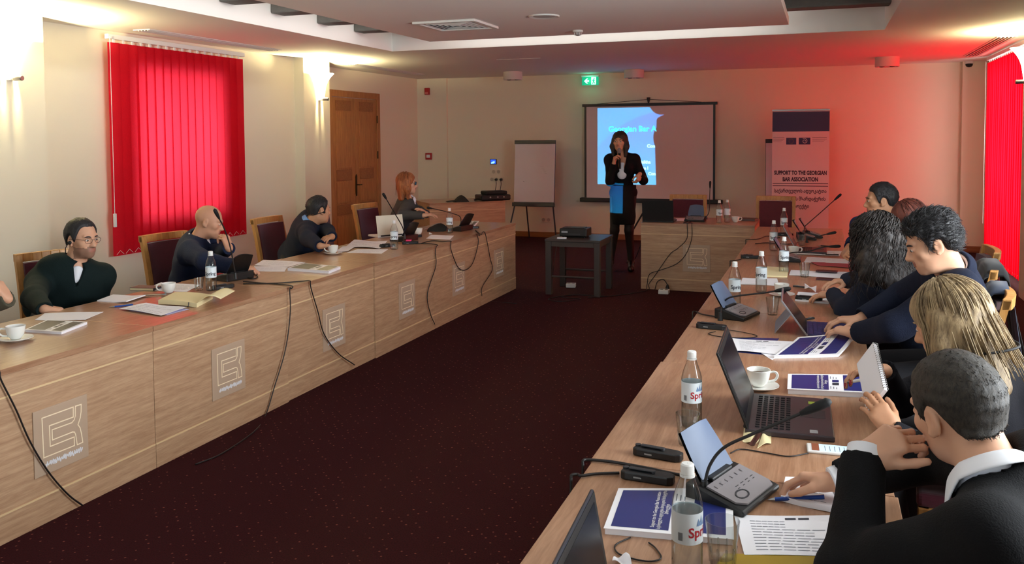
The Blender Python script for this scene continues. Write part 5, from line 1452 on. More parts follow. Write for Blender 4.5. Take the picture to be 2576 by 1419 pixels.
# ================================================================== PEOPLE
class Field:
    """distance field on a grid: bodies, clothes and hair are each grown as one continuous surface"""
    def __init__(s, lo, hi, h):
        s.lo = np.array(lo, float); s.h = h
        n = np.ceil((np.array(hi, float) - s.lo) / h).astype(int) + 2
        s.n = n
        s.D = np.full(tuple(n), 0.2, np.float32)
        s.ax = [(s.lo[i] + h * np.arange(n[i])).astype(np.float32) for i in range(3)]

    def sub(s, lo, hi, pad):
        i0 = np.clip(np.floor((np.array(lo) - pad - s.lo) / s.h).astype(int), 0, s.n)
        i1 = np.clip(np.ceil((np.array(hi) + pad - s.lo) / s.h).astype(int) + 1, 0, s.n)
        if np.any(i1 <= i0): return None
        sl = tuple(slice(a, b) for a, b in zip(i0, i1))
        g = [s.ax[0][sl[0]][:, None, None], s.ax[1][sl[1]][None, :, None], s.ax[2][sl[2]][None, None, :]]
        return sl, g

    def comb(s, sl, d, k, cut):
        A = s.D[sl]
        if cut:
            a, b = A, -d
            h = np.maximum(k - np.abs(a - b), 0) / k
            s.D[sl] = np.maximum(a, b) + h * h * k * 0.25
        else:
            h = np.maximum(k - np.abs(A - d), 0) / k
            s.D[sl] = np.minimum(A, d) - h * h * k * 0.25

    def cap(s, a, b, ra, rb=None, k=0.02, sq=None, cut=False):
        rb = ra if rb is None else rb
        a = np.array(a, float); b = np.array(b, float); r = max(ra, rb)
        q = s.sub(np.minimum(a, b) - r, np.maximum(a, b) + r, k + 0.03)
        if q is None: return s
        sl, g = q
        P = [g[i] - a[i] for i in range(3)]
        ab = b - a
        if sq is not None:
            w, f = np.array(sq[0], float), sq[1] - 1
            dw = P[0] * w[0] + P[1] * w[1] + P[2] * w[2]
            P = [P[i] + w[i] * dw * f for i in range(3)]
            ab = ab + w * (ab @ w) * f
        L = max(float(ab @ ab), 1e-9)
        t = np.clip((P[0] * ab[0] + P[1] * ab[1] + P[2] * ab[2]) / L, 0, 1)
        d = np.sqrt((P[0] - ab[0] * t) ** 2 + (P[1] - ab[1] * t) ** 2 + (P[2] - ab[2] * t) ** 2) - (ra + (rb - ra) * t)
        s.comb(sl, d.astype(np.float32), k, cut)
        return s

    def ell(s, c, r, R=None, k=0.02, cut=False):
        c = np.array(c, float); r = np.array(r, float)
        m = float(r.max())
        q = s.sub(c - m, c + m, k + 0.03)
        if q is None: return s
        sl, g = q
        P = [g[i] - c[i] for i in range(3)]
        if R is not None:
            P = [P[0] * R[i][0] + P[1] * R[i][1] + P[2] * R[i][2] for i in range(3)]
        k0 = np.sqrt((P[0] / r[0]) ** 2 + (P[1] / r[1]) ** 2 + (P[2] / r[2]) ** 2)
        k1 = np.sqrt((P[0] / r[0] ** 2) ** 2 + (P[1] / r[1] ** 2) ** 2 + (P[2] / r[2] ** 2) ** 2) + 1e-6
        d = k0 * (k0 - 1) / k1
        s.comb(sl, np.clip(d, -0.2, 0.2).astype(np.float32), k, cut)
        return s

    def half(s, p, nrm, k=0.01):
        """cut away everything on the side nrm points to"""
        g = [s.ax[0][:, None, None], s.ax[1][None, :, None], s.ax[2][None, None, :]]
        d = -((g[0] - p[0]) * nrm[0] + (g[1] - p[1]) * nrm[1] + (g[2] - p[2]) * nrm[2])
        s.comb((slice(None),) * 3, d.astype(np.float32), k, True)
        return s

    def ripple(s, amp, freq, seed=0, squash=(1, 1, 1)):
        rnd = np.random.RandomState(seed)
        g = [s.ax[0][:, None, None], s.ax[1][None, :, None], s.ax[2][None, None, :]]
        o = np.zeros(tuple(s.n), np.float32)
        for k in range(5):
            v = rnd.normal(size=3); v = v / np.linalg.norm(v) * freq * (0.6 + 0.35 * k) * np.array(squash)
            w = rnd.normal(size=3); w = w / np.linalg.norm(w) * freq * 0.7 * np.array(squash)
            o += (np.sin(g[0] * v[0] + g[1] * v[1] + g[2] * v[2] + rnd.rand() * 6) * np.sin(g[0] * w[0] + g[1] * w[1] + g[2] * w[2] + rnd.rand() * 6) / (1 + 0.4 * k)).astype(np.float32)
        s.D += np.float32(amp) * o
        return s

    def mesh(s, name):
        D = s.D; h = s.h
        D[0, :, :] = D[-1, :, :] = 0.2; D[:, 0, :] = D[:, -1, :] = 0.2; D[:, :, 0] = D[:, :, -1] = 0.2
        S = D < 0
        n = [k - 1 for k in s.n]
        cnt = np.zeros(n, np.uint8)
        cor = [(a, b, c) for a in (0, 1) for b in (0, 1) for c in (0, 1)]
        for a, b, c in cor:
            cnt += S[a:a + n[0], b:b + n[1], c:c + n[2]]
        ijk = np.argwhere((cnt > 0) & (cnt < 8))
        pos = np.zeros((len(ijk), 3)); m = np.zeros(len(ijk))
        flat = D.ravel(); st = (D.shape[1] * D.shape[2], D.shape[2], 1)
        base = ijk @ np.array(st)
        for a in cor:
            for ax in range(3):
                if a[ax]: continue
                b = list(a); b[ax] = 1
                da = flat[base + a[0] * st[0] + a[1] * st[1] + a[2]]; db = flat[base + b[0] * st[0] + b[1] * st[1] + b[2]]
                x = (da < 0) != (db < 0)
                t = da[x] / (da[x] - db[x])
                p = np.tile(np.array(a, float), (x.sum(), 1)); p[:, ax] += t
                pos[x] += p; m[x] += 1
        V = (ijk + pos / m[:, None]) * h + s.lo
        idx = np.full(n, -1, np.int32); idx[tuple(ijk.T)] = np.arange(len(ijk))
        F = []
        for ax in range(3):
            u, v = [(1, 2), (2, 0), (0, 1)][ax]
            A = [slice(0, k + 1) for k in n]; B = list(A)
            sa = [slice(None)] * 3; sb = [slice(None)] * 3
            sa[ax] = slice(0, -1); sb[ax] = slice(1, None)
            ch = S[tuple(sa)] != S[tuple(sb)]
            e = np.argwhere(ch)
            e = e[(e[:, u] > 0) & (e[:, v] > 0) & (e[:, u] < n[u]) & (e[:, v] < n[v])]
            first = S[tuple(e.T)]
            q = []
            for du, dv in ((-1, -1), (0, -1), (0, 0), (-1, 0)):
                f = e.copy(); f[:, u] += du; f[:, v] += dv
                q.append(idx[tuple(f.T)])
            q = np.stack(q, 1)
            q[~first] = q[~first][:, ::-1]
            F.append(q)
        F = np.concatenate(F); F = F[(F >= 0).all(1)]
        me = bpy.data.meshes.new(name)
        me.vertices.add(len(V)); me.vertices.foreach_set('co', V.astype(np.float32).ravel())
        me.loops.add(F.size); me.loops.foreach_set('vertex_index', F.astype(np.int32).ravel())
        me.polygons.add(len(F))
        me.polygons.foreach_set('loop_start', np.arange(0, F.size, 4, dtype=np.int32))
        me.polygons.foreach_set('use_smooth', np.ones(len(F), bool))
        me.update(calc_edges=True)
        return me


def unit(v):
    v = np.array(v, float); return v / max(np.linalg.norm(v), 1e-9)


def rot_to(v, n, ang):
    """turn v towards n by ang (both unit, n made perpendicular)"""
    n = unit(np.array(n) - np.array(v) * (np.array(n) @ np.array(v)))
    return np.array(v) * math.cos(ang) + n * math.sin(ang)


def skin_mat(name, rgb):
    m = mat(name, rgb, 0.5, noise=0.07, nscale=30, spec=0.35)
    b = m.node_tree.nodes['Principled BSDF']
    b.inputs['Subsurface Weight'].default_value = 0.08
    b.inputs['Subsurface Radius'].default_value = (0.01, 0.004, 0.002)
    return m


def hair_mat(name, dark, light, sq=(70, 70, 7), scale=1.0, rough=0.58):
    m = bpy.data.materials.new(name); m.use_nodes = True
    nt = m.node_tree; b = nt.nodes['Principled BSDF']; b.inputs['Roughness'].default_value = rough
    tc = nt.nodes.new('ShaderNodeTexCoord'); mp = nt.nodes.new('ShaderNodeMapping'); mp.inputs['Scale'].default_value = sq
    nt.links.new(tc.outputs['Object'], mp.inputs['Vector'])
    n = nt.nodes.new('ShaderNodeTexNoise'); n.inputs['Scale'].default_value = scale; n.inputs['Detail'].default_value = 6; n.inputs['Roughness'].default_value = 0.7
    nt.links.new(mp.outputs['Vector'], n.inputs['Vector'])
    cr = nt.nodes.new('ShaderNodeValToRGB'); cr.color_ramp.elements[0].position = 0.35; cr.color_ramp.elements[1].position = 0.68
    cr.color_ramp.elements[0].color = (*lin(*dark), 1); cr.color_ramp.elements[1].color = (*lin(*light), 1)
    nt.links.new(n.outputs['Fac'], cr.inputs['Fac']); nt.links.new(cr.outputs['Color'], b.inputs['Base Color'])
    bp = nt.nodes.new('ShaderNodeBump'); bp.inputs['Strength'].default_value = 0.7; bp.inputs['Distance'].default_value = 0.004
    nt.links.new(n.outputs['Fac'], bp.inputs['Height']); nt.links.new(bp.outputs['Normal'], b.inputs['Normal'])
    return m


M_eye = mat('eye_white', (214, 206, 200), 0.25)
M_iris = mat('dark_iris', (34, 22, 16), 0.15)
M_lips = mat('lip_skin', (164, 108, 92), 0.5)
M_trouser = mat('charcoal_trousers', (26, 26, 32), 0.85)
M_shoe = mat('black_shoe_leather', (14, 13, 13), 0.35)
M_cwhite = mat('white_shirt_cotton', (236, 238, 244), 0.75)


class Person:
    def __init__(s, label, K, group=None):
        s.K = K; s.sc = K.get('s', 1.0)
        s.face = unit((K['face'][0], K['face'][1], 0)); s.side = np.cross(s.face, (0, 0, 1))     # the sitter's right
        s.pel = np.array(K['pel'], float); s.nek = np.array(K['nek'], float); s.hd = np.array(K['hd'], float)
        s.spine = unit(s.nek - s.pel)
        s.fwd = unit(np.cross((s.spine), -s.side) if False else s.face - s.spine * (s.face @ s.spine))
        hy = unit(K['look']); up = unit(K.get('up', (0, 0, 1)))
        s.hx = unit(np.cross(hy, up)); s.hy = hy; s.hz = np.cross(s.hx, hy)
        s.HR = np.array([s.hx, s.hy, s.hz])
        sw = K.get('sw', 0.185) * s.sc
        s.sh = {}
        for q, sg in (('R', 1), ('L', -1)):
            s.sh[q] = s.nek + s.side * sg * sw - s.spine * K.get('drop', 0.062) * s.sc + s.fwd * K.get('shf' + q, 0.01)
        s.el = {}; s.wr = {}
        l1, l2 = 0.295 * s.sc, 0.255 * s.sc
        for q in 'RL':
            S = s.sh[q]; W = np.array(K['w' + q], float); v = W - S; L = np.linalg.norm(v); n = v / L
            if L > (l1 + l2) * 0.985:
                W = S + n * (l1 + l2) * 0.985; L = (l1 + l2) * 0.985
            a = (l1 * l1 - l2 * l2 + L * L) / (2 * L); hh = math.sqrt(max(l1 * l1 - a * a, 1e-6))
            hint = np.array(K.get('e' + q, (0, 0, -1)), float)
            hint = unit(hint - n * (hint @ n))
            s.wr[q] = W; s.el[q] = S + n * a + hint * hh
        # legs
        s.hip = {q: s.pel + s.side * sg * 0.09 * s.sc for q, sg in (('R', 1), ('L', -1))}
        s.kn = {}; s.an = {}; s.toe = {}
        for q, sg in (('R', 1), ('L', -1)):
            if 'kn' + q in K:
                s.kn[q] = np.array(K['kn' + q], float); s.an[q] = np.array(K['an' + q], float)
                s.toe[q] = s.an[q] + np.array(K['toe' + q], float)
            else:
                s.kn[q] = s.hip[q] + s.face * 0.42 * s.sc + s.side * sg * 0.05 + np.array((0, 0, -0.03))
                s.an[q] = np.array([s.kn[q][0], s.kn[q][1], 0.09]) - s.face * 0.10
                s.toe[q] = s.an[q] + s.face * 0.16 + np.array((0, 0, -0.055))
        s.o = thing('person', label, 'person', tuple(np.array([s.pel[0], s.pel[1], 0])), 0, group)
        s.org = np.array([s.pel[0], s.pel[1], 0.0])

    def hp(s, x, y, z):
        k = s.sc * s.K.get('hs', 1.0)
        return s.hd + (s.hx * x + s.hy * y + s.hz * z) * k

    def part(s, name, me, m, parent=None):
        me.transform(Matrix.Translation(tuple(-s.org)))
        return obj(name, me, m, parent or s.o)

    def bounds(s, pts, pad):
        P = np.array(pts); return P.min(0) - pad, P.max(0) + pad

    # ---------------------------------------------------------------- skin
    def head_field(s, F):
        hp = s.hp; R = s.HR; k = s.sc * s.K.get('hs', 1.0)
        e = lambda c, r, kk=0.012, cut=False, Q=R: F.ell(hp(*c), np.array(r) * k, Q, kk, cut)
        c = lambda a, b, r0, r1, kk=0.01: F.cap(hp(*a), hp(*b), r0 * k, r1 * k, kk)
        fem = s.K.get('fem', False)
        e((0, -.012, .028), (.076, .097, .088), 0.02)
        e((0, .030, -.03), (.061, .060, .090), 0.03)
        jw = .043 if fem else .050
        e((0, .035, -.078), (jw, .050, .038), 0.03)
        e((0, .074, -.1), (.019 if fem else .024, .018, .018), 0.022)
        for g in (-1, 1):
            e((g * .044, .058, -.022), (.022, .022, .02), 0.02)
            e((g * .033, .097, .002), (.015, .012, .011), 0.014, True)
            c((g * .044, .076, .024), (g * .006, .089, .019), .008, .008, 0.014)
            e((g * .034, .079, .001), (.014, .0135, .0105), 0.005)
            c((g * .012, .098, -.037), (g * .006, .100, -.036), .0085, .0085, 0.008)
            # ear: a rim round a hollow
            ex = .079
            Q = np.array([unit(s.hx + s.hy * (-.35) * g * g * (1 if g > 0 else -1)), s.hy, s.hz])
            e((g * ex, -.008, -.010), (.0085, .020, .032), 0.008)
            e((g * (ex + .009), -.003, -.006), (.006, .011, .017), 0.006, True)
            c((g * ex, .004, -.036), (g * ex, .002, -.040), .008, .006, 0.006)
        c((0, .083, .010), (0, .110, -.034), .008, .0125, 0.012)
        e((0, .078, -.066), (.030, .017, .022), 0.02)
        c((-.017, .088, -.0585), (.017, .088, -.0585), .0055, .0055, 0.004)
        e((0, .0945, -.058), (.016, .006, .005), 0.005)
        e((0, .0925, -.069), (.017, .0075, .006), 0.004)
        nb = s.nek
        F.cap(nb - s.spine * 0.02, hp(0, -.022, -.06), .064 * s.sc * (0.86 if fem else 1.0), .056 * k * (0.86 if fem else 1.0), 0.03)

    def hand(s, F, q, thick=1.0):
        K = s.K; W = s.wr[q]; D = unit(K['d' + q]); N = unit(np.array(K['n' + q]) - D * (np.array(K['n' + q]) @ D))
        S = np.cross(D, N) * (1 if q == 'R' else -1)
        k = s.sc * (0.93 if K.get('fem') else 1.0)
        cu = K.get('c' + q, (0.3, 0.35, 0.3))
        s.tips = getattr(s, 'tips', {}); s.nailpts = getattr(s, 'nailpts', [])
        offs = (.029, .010, -.009, -.027); lens = ((.046, .027, .022), (.050, .031, .023), (.046, .029, .023), (.036, .021, .019))
        rad = (.0092, .0096, .0090, .0080)
        for i in range(4):
            kn = W + (D * (.088 - .004 * abs(i - 1) * (1 + (i == 3))) + S * offs[i]) * k - N * 0.002
            F.cap(W + (D * .012 + S * offs[i] * .55) * k, kn, .0165 * k, .0118 * k, 0.014)
        F.ell(W + (D * .035 + S * .022 + N * .010) * k, (.02 * k, .02 * k, .02 * k), None, 0.02)
        G2 = []
        for i in range(4):
            p = W + (D * (.088 - .004 * abs(i - 1) * (1 + (i == 3))) + S * offs[i]) * k
            sp = (1.5 - i) * K.get('spread', 0.06)
            d = unit(D + S * sp); a = 0
            for j in range(3):
                cj = cu[j] if not isinstance(cu[0], (tuple, list)) else cu[i][j]
                a += cj
                v = rot_to(d, N, a)
                p2 = p + v * lens[i][j] * k
                F.cap(p, p2, rad[i] * k * (1 - .06 * j), rad[i] * k * (0.94 - .07 * j), 0.0035)
                p = p2
            s.tips[(q, i)] = p
            s.nailpts.append((p - v * 0.004 - rot_to(d, N, a - PI / 2) * -0.0 , v, rot_to(d, N, a - PI / 2)))
        ta = K.get('t' + q, (0.75, 0.35, 0.2))
        b = W + (D * .022 + S * .026 + N * .006) * k
        td = unit(D * ta[0] + S * 0.6 + N * ta[1])
        p1 = b + td * .042 * k
        F.cap(b, p1, .0155 * k, .012 * k, 0.012)
        td2 = unit(td + D * ta[2] * 1.5 - S * ta[2] + N * ta[2] * .6)
        p2 = p1 + td2 * .032 * k
        F.cap(p1, p2, .0115 * k, .0105 * k, 0.004)
        td3 = unit(td2 + D * ta[2] - S * ta[2] * .6)
        p3 = p2 + td3 * .024 * k
        F.cap(p2, p3, .0102 * k, .0085 * k, 0.004)
        s.tips[(q, 4)] = p3

    def torso(s, F, g, kk=0.05):
        """g = clothing thickness"""
        K = s.K; k = s.sc; b = K.get('build', 1.0); fem = K.get('fem', False)
        sp = s.nek - s.pel; L = np.linalg.norm(sp)
        A = s.pel; B = s.pel + sp * 0.42; C = s.pel + sp * 0.72
        dn = s.spine
        R = np.array([s.side, s.fwd, dn])
        F.ell(A, np.array(((.165 if not fem else .17) * k * b + g, (.115 * k) * b + g, .12 * k + g)), R, kk)
        F.ell(B, np.array(((.145 if not fem else .125) * k * b + g, .105 * k * b + g, .17 * k + g)), R, kk)
        F.ell(C, np.array(((.165 if not fem else .145) * k * b + g, (.108 if not fem else .10) * k * b + g, .15 * k + g)), R, kk)
        if fem:
            for sg in (-1, 1):
                F.ell(C - dn * .02 + s.side * sg * .065 * k + s.fwd * .085 * k, (.055 * k + g, .05 * k + g, .055 * k + g), R, 0.04)
        for q, sg in (('R', 1), ('L', -1)):
            F.cap(s.nek - dn * .035, s.sh[q], .056 * k + g, .055 * k + g, 0.045)
            F.cap(C + s.side * sg * .08 * k, s.sh[q] - dn * .03, .07 * k + g, .06 * k + g, 0.04)

    def arms(s, F, g, fat=1.0, stop=None):
        k = s.sc * s.K.get('arm', 1.0)
        for q in 'RL':
            F.cap(s.sh[q], s.el[q], .053 * k * fat + g, .042 * k * fat + g, 0.03)
            e = s.wr[q] if stop is None else s.el[q] + (s.wr[q] - s.el[q]) * stop
            r1 = (.027 + (.042 - .027) * (0 if stop is None else 1 - stop)) * k
            F.cap(s.el[q], e, .042 * k * fat + g, r1 * (fat if g else 1) + g, 0.025)

    def body(s, m, legs=True, stubble=None):
        K = s.K; h = K.get('vox', 0.007)
        pts = [s.hp(0, 0, .16), s.hp(.12, .12, -.1), s.hp(-.12, -.13, .1), s.hd, s.pel, s.nek]
        for q in 'RL':
            pts += [s.sh[q], s.el[q], s.wr[q], s.wr[q] + unit(K['d' + q]) * .2]
            pts += [s.kn[q], s.an[q], s.toe[q], s.hip[q]]
        lo, hi = s.bounds(pts, 0.09); lo[2] = max(lo[2], -0.01)
        F = Field(lo, hi, h)
        s.torso(F, -0.012)
        s.arms(F, 0.0)
        s.head_field(F)
        for q in 'RL':
            k = s.sc
            F.cap(s.hip[q], s.kn[q], .078 * k, .052 * k, 0.03)
            F.cap(s.kn[q], s.an[q], .052 * k, .034 * k, 0.02)
            F.cap(s.an[q] - (s.toe[q] - s.an[q]) * .1, s.toe[q], .034 * k, .028 * k, 0.02)
            s.hand(F, q)
        me = F.mesh('person_body')
        n = len(me.polygons)
        me.materials.append(m); me.materials.append(M_lips)
        if stubble: me.materials.append(stubble)
        ce = np.empty(n * 3, np.float32); me.polygons.foreach_get('center', ce); ce = ce.reshape(-1, 3)
        L = ((ce - s.hd) @ s.HR.T) / (s.sc * K.get('hs', 1.0))
        mi = np.zeros(n, np.int32)
        if stubble:
            mi[(L[:, 2] < -.040) & (L[:, 2] > -.125) & (L[:, 1] > .0) & (np.abs(L[:, 0]) < .07) & ~((np.abs(L[:, 0]) > .03) & (L[:, 2] > -.05))] = 2
        mi[(np.abs(L[:, 0]) < .023) & (L[:, 1] > .085) & (L[:, 2] < -.0535) & (L[:, 2] > -.076)] = 1
        if K.get('nails'):
            me.materials.append(mat('red_nail_varnish', (150, 14, 24), 0.25))
            ni = len(me.materials) - 1
            for p, v, u in s.nailpts:
                d = ce - (p + u * 0.007)
                mi[(d ** 2).sum(1) < 0.0095 ** 2] = ni
        me.polygons.foreach_set('material_index', mi)
        me.transform(Matrix.Translation(tuple(-s.org)))
        bo = obj('body', me, None, s.o)
        s.b = bo
        # eyes and brows
        for g in (-1, 1):
            k = s.sc * K.get('hs', 1.0)
            ey = G(); T = Matrix.Translation(tuple(s.hp(g * .033, .0815, .0) - s.org)) @ Matrix(np.array([s.hx, s.hy, s.hz]).T.tolist()).to_4x4()
            ey.ball((0, 0, 0), .0125 * k, .0125 * k, .0085 * k, 14, 10, T)
            eo = obj('eye', ey, M_eye, s.o, smooth=True)
            obj('iris', G().ball((0, .0095 * k, -.001), .0058 * k, .004 * k, .0062 * k, 12, 8, T), M_iris, eo, smooth=True)
        return bo

    def brows(s, m, th=1.0):
        for g in (-1, 1):
            pts = [s.hp(g * .014, .0965, .018), s.hp(g * .03, .094, .0225), s.hp(g * .048, .081, .019)]
            obj('eyebrow', G().tube([Vector(p - s.org) for p in spline([Vector(p) for p in pts], 4)] if False else [Vector(tuple(p)) - Vector(tuple(s.org)) for p in spline([tuple(p) for p in pts], 4)], [.0022 * th] * 2 + [.0036 * th] * 5 + [.0022 * th] * 2, 6), m, s.o, smooth=True)

    # ---------------------------------------------------------------- clothes
    def top(s, name, m, g=0.016, neck=0.068, vee=None, hem=0.0, stop=None, rip=0.0035, vox=None, cuffcut=True, freq=26):
        K = s.K
        pts = [s.pel, s.nek + s.spine * .06]
        for q in 'RL': pts += [s.sh[q], s.el[q], s.wr[q]]
        lo, hi = s.bounds(pts, 0.22)
        F = Field(lo, hi, vox or max(0.007, K.get('vox', 0.007) * 1.25))
        s.torso(F, g); s.arms(F, g * 0.9, 1.06, stop)
        F.ripple(rip, freq, int(abs(s.pel[1]) * 100) % 97)
        F.half(s.pel - s.spine * (0.04 + hem), -s.spine, 0.02)
        up = unit(s.hp(0, -.02, -.05) - s.nek)
        F.cap(s.nek - up * .0, s.nek + up * .25, neck * s.sc, neck * s.sc * 1.05, 0.012, cut=True)
        if vee:
            d, w = vee
            a = s.nek + s.fwd * .085 * s.sc + s.spine * .03; b = s.nek + s.fwd * .135 * s.sc - s.spine * d
            F.cap(a, b, w, .006, 0.01, cut=True)
            F.cap(a + s.fwd * .04, b + s.fwd * .04, w, .012, 0.01, cut=True)
        if cuffcut:
            for q in 'RL':
                u = unit(s.wr[q] - s.el[q])
                e = s.wr[q] if stop is None else s.el[q] + (s.wr[q] - s.el[q]) * stop
                F.cap(e + u * .058, e + u * .16, .062, .062, 0.004, cut=True)
        return s.part(name, F.mesh(name), m)

    def collar(s, name, m, r=0.066, hgt=0.03, th=0.006, spread=0.0, low=0.0, leaf=0.035):
        up = unit(s.hp(0, -.02, -.05) - s.nek + s.spine * .03)
        f = unit(s.fwd - up * (s.fwd @ up)); sd = np.cross(f, up)
        c = s.nek + up * low
        k = s.sc
        def fn(u, v):
            a = (u - .5) * 2 * 2.72                      # 0 at the nape
            fr = max(0.0, (abs(a) - 1.5) / 1.22)
            if v < .35:
                q = v / .35; rr = r - .001 + .002 * q; z = -.01 + (hgt + .01) * q - fr * .022
            else:
                q = (v - .35) / .65
                rr = r + .004 + (.016 + spread + .012 * fr) * q
                z = hgt - fr * .022 + .004 * math.sin(PI * q) - (hgt * .9 + leaf * fr) * q
            p = c + (-f * math.cos(a) * rr * 1.06 + sd * math.sin(a) * rr + up * z + f * .006 * fr) * k - s.org
            return tuple(p)
        g = G().sheet(40, 12, fn)
        o = obj(name, g, m, s.o, smooth=True)
        so = o.modifiers.new('thickness', 'SOLIDIFY'); so.thickness = .003
        return o

    def shirt_front(s, m, d=0.16, w=0.05, start=0.0):
        """the shirt seen in the opening of a jacket"""
        a = s.nek + s.fwd * .062 * s.sc - s.spine * (.01 + start); b = s.nek + s.fwd * .098 * s.sc - s.spine * d
        lo, hi = s.bounds([a, b], 0.1)
        F = Field(lo, hi, 0.006)
        F.cap(a, b, w, w * .8, 0.01, sq=(s.fwd, 1.6))
        up = unit(s.hp(0, -.02, -.05) - s.nek)
        F.cap(s.nek - up * .03, s.nek + up * .25, .06 * s.sc, .06 * s.sc, 0.01, cut=True)
        return s.part('shirt', F.mesh('shirt'), m)

    def trousers(s, m=None, r=0.09, name='trousers'):
        pts = [s.pel]
        for q in 'RL': pts += [s.hip[q], s.kn[q], s.an[q]]
        lo, hi = s.bounds(pts, 0.2)
        F = Field(lo, hi, 0.013)
        R = np.array([s.side, s.face, (0, 0, 1)])
        F.ell(s.pel - np.array((0, 0, .01)), (.18 * s.sc, .135 * s.sc, .11 * s.sc), R, 0.04)
        for q in 'RL':
            F.cap(s.hip[q], s.kn[q], r * s.sc, .066 * s.sc, 0.04)
            F.cap(s.kn[q], s.an[q], .066 * s.sc, .052 * s.sc, 0.03)
        F.half(s.pel + np.array((0, 0, .10)), (0, 0, 1), 0.01)
        return s.part(name, F.mesh(name), m or M_trouser)

    def shoes(s, m=None, heel=0.0):
        for q in 'RL':
            a, t = s.an[q], s.toe[q]
            lo, hi = s.bounds([a, t], 0.10); lo[2] = -0.005
            F = Field(lo, hi, 0.008)
            d = unit((t - a) * np.array((1, 1, 0)))
            F.cap(a - d * .045 + np.array((0, 0, .0)), np.array([a[0], a[1], heel + .035]), .042, .042, 0.02)
            F.cap(np.array([a[0], a[1], heel + .04]) - d * .03, t + np.array((0, 0, .01)), .044, .036, 0.03)
            F.cap(t, t + d * .06, .036, .026, 0.03)
            F.half((0, 0, 0.002), (0, 0, -1), 0.004)
            if heel:
                F.cap(a - d * .05 + np.array((0, 0, 0)), np.array([*(a - d * .06)[:2], 0.004]), .022, .010, 0.01)
            so = s.part('shoe', F.mesh('shoe'), m or M_shoe)

    # ---------------------------------------------------------------- hair
    def hair(s, style, m, t=0.012, rip=0.003, freq=90, vox=None, squash=(1, 1, 0.4), front=0.0):
        hp = s.hp; R = s.HR; k = s.sc * s.K.get('hs', 1.0)
        pts = [hp(.17, .15, .17), hp(-.17, -.19, -.30)] + [hp(x, y, z) for x in (-.16, .16) for y in (-.18, .14) for z in (-.30, .16)]
        if style == 'short': pts = [hp(x, y, z) for x in (-.12, .12) for y in (-.15, .13) for z in (-.14, .16)]
        lo, hi = s.bounds(pts, 0.01)
        F = Field(lo, hi, vox or max(0.005, s.K.get('vox', .007)))
        e = lambda c, r, kk=0.015, cut=False: F.ell(hp(*c), np.array(r) * k, R, kk, cut)
        c = lambda a, b, r0, r1, kk=0.02: F.cap(hp(*a), hp(*b), r0 * k, r1 * k, kk)
        if style in ('short', 'thick'):
            e((0, -.012, .028), (.076, .097, .088), 0.02)
            e((0, .030, -.03), (.061, .060, .090), 0.03)
            F.cap(s.nek - s.spine * 0.02, hp(0, -.022, -.06), .064 * s.sc, .056 * k, 0.03)
            g = [F.ax[0][:, None, None] - s.hd[0], F.ax[1][None, :, None] - s.hd[1], F.ax[2][None, None, :] - s.hd[2]]
            lx, ly, lz = [(g[0] * R[i][0] + g[1] * R[i][1] + g[2] * R[i][2]) / k for i in range(3)]
            phi = np.arctan2(np.abs(lx), ly + .012)
            line = np.interp(phi, [0, .35, .62, .80, .98, 1.12, 1.22, 1.45, 1.75, 1.95, 2.3, 3.15],
                             [.070, .068, .062, .050, .015, -.022, -.020, .020, .012, -.025, -.066, -.078]) + np.interp(phi, [0, .8, 1.2], [front, front, 0])
            B = lz - line.astype(np.float32)
            th = t * np.clip(B / .022, -.6, 1.0)
            if style == 'thick':
                th = th + np.clip((lz - .045) / .05, 0, 1) * .012 + np.clip((ly - .03) / .04, 0, 1) * np.clip((lz - .06) / .03, 0, 1) * .004
            F.D = (F.D - (th * k)).astype(np.float32)
            F.ripple(rip, freq, 5, squash)
            F.cap(s.nek - s.spine * .1, hp(0, -.03, -.11), .09, .09, 0.005, cut=True)
        elif style == 'long':
            L = s.K.get('hairlen', .20)
            e((0, -.014, .034), (.080 + t, .100 + t, .089 + t))
            for g in (-1, 1):
                c((g * .070, .0, .02), (g * .085, .01, -.06), .034, .036, 0.03)
                c((g * .085, .01, -.06), (g * .078, .015, -L), .034, .020, 0.03)
                c((g * .055, -.05, -.02), (g * .055, -.055, -L), .05, .030, 0.03)
            c((0, -.06, .0), (0, -.07, -L), .065, .035, 0.04)
            F.ripple(rip, freq, 8, squash)
            e((0, .100, -.045 + front), (.060, .080, .105), 0.01, True)
            c2 = lambda a, b, r0, r1: F.cap(hp(*a), hp(*b), r0 * k, r1 * k, 0.01, cut=True)
            c2((0, .07, -.06), (0, .05, -.24), .046, .04)
        elif style == 'curly':
            e((0, -.02, .030), (.098, .118, .105))
            e((0, -.045, -.07), (.125, .105, .13), 0.04)
            for g in (-1, 1):
                e((g * .085, -.01, -.12), (.06, .075, .11), 0.04)
            e((0, -.07, -.17), (.11, .07, .09), 0.04)
            F.ripple(rip, freq, 11, (1, 1, 1))
            e((0, .115, -.05), (.060, .085, .10), 0.012, True)
        return s.part('hair', F.mesh('hair'), m)

    def tufts(s, m, hair, n=700, L=.022, lift=.35, flow=(0, -.7, -.45), r=.0011, seed=2):
        """short locks standing off a cropped head of hair"""
        me = hair.data; nv = len(me.vertices)
        co = np.empty(nv * 3, np.float32); me.vertices.foreach_get('co', co); co = co.reshape(-1, 3).astype(float) + s.org
        no = np.empty(nv * 3, np.float32); me.vertices.foreach_get('normal', no); no = no.reshape(-1, 3)
        k = s.sc * s.K.get('hs', 1.0)
        Lc = ((co - s.hd) @ s.HR.T) / k
        phi = np.arctan2(np.abs(Lc[:, 0]), Lc[:, 1] + .012)
        line = np.interp(phi, [0, .35, .62, .80, .98, 1.12, 1.22, 1.45, 1.75, 1.95, 2.3, 3.15], [.070, .068, .062, .050, .015, -.022, -.020, .020, .012, -.025, -.066, -.078])
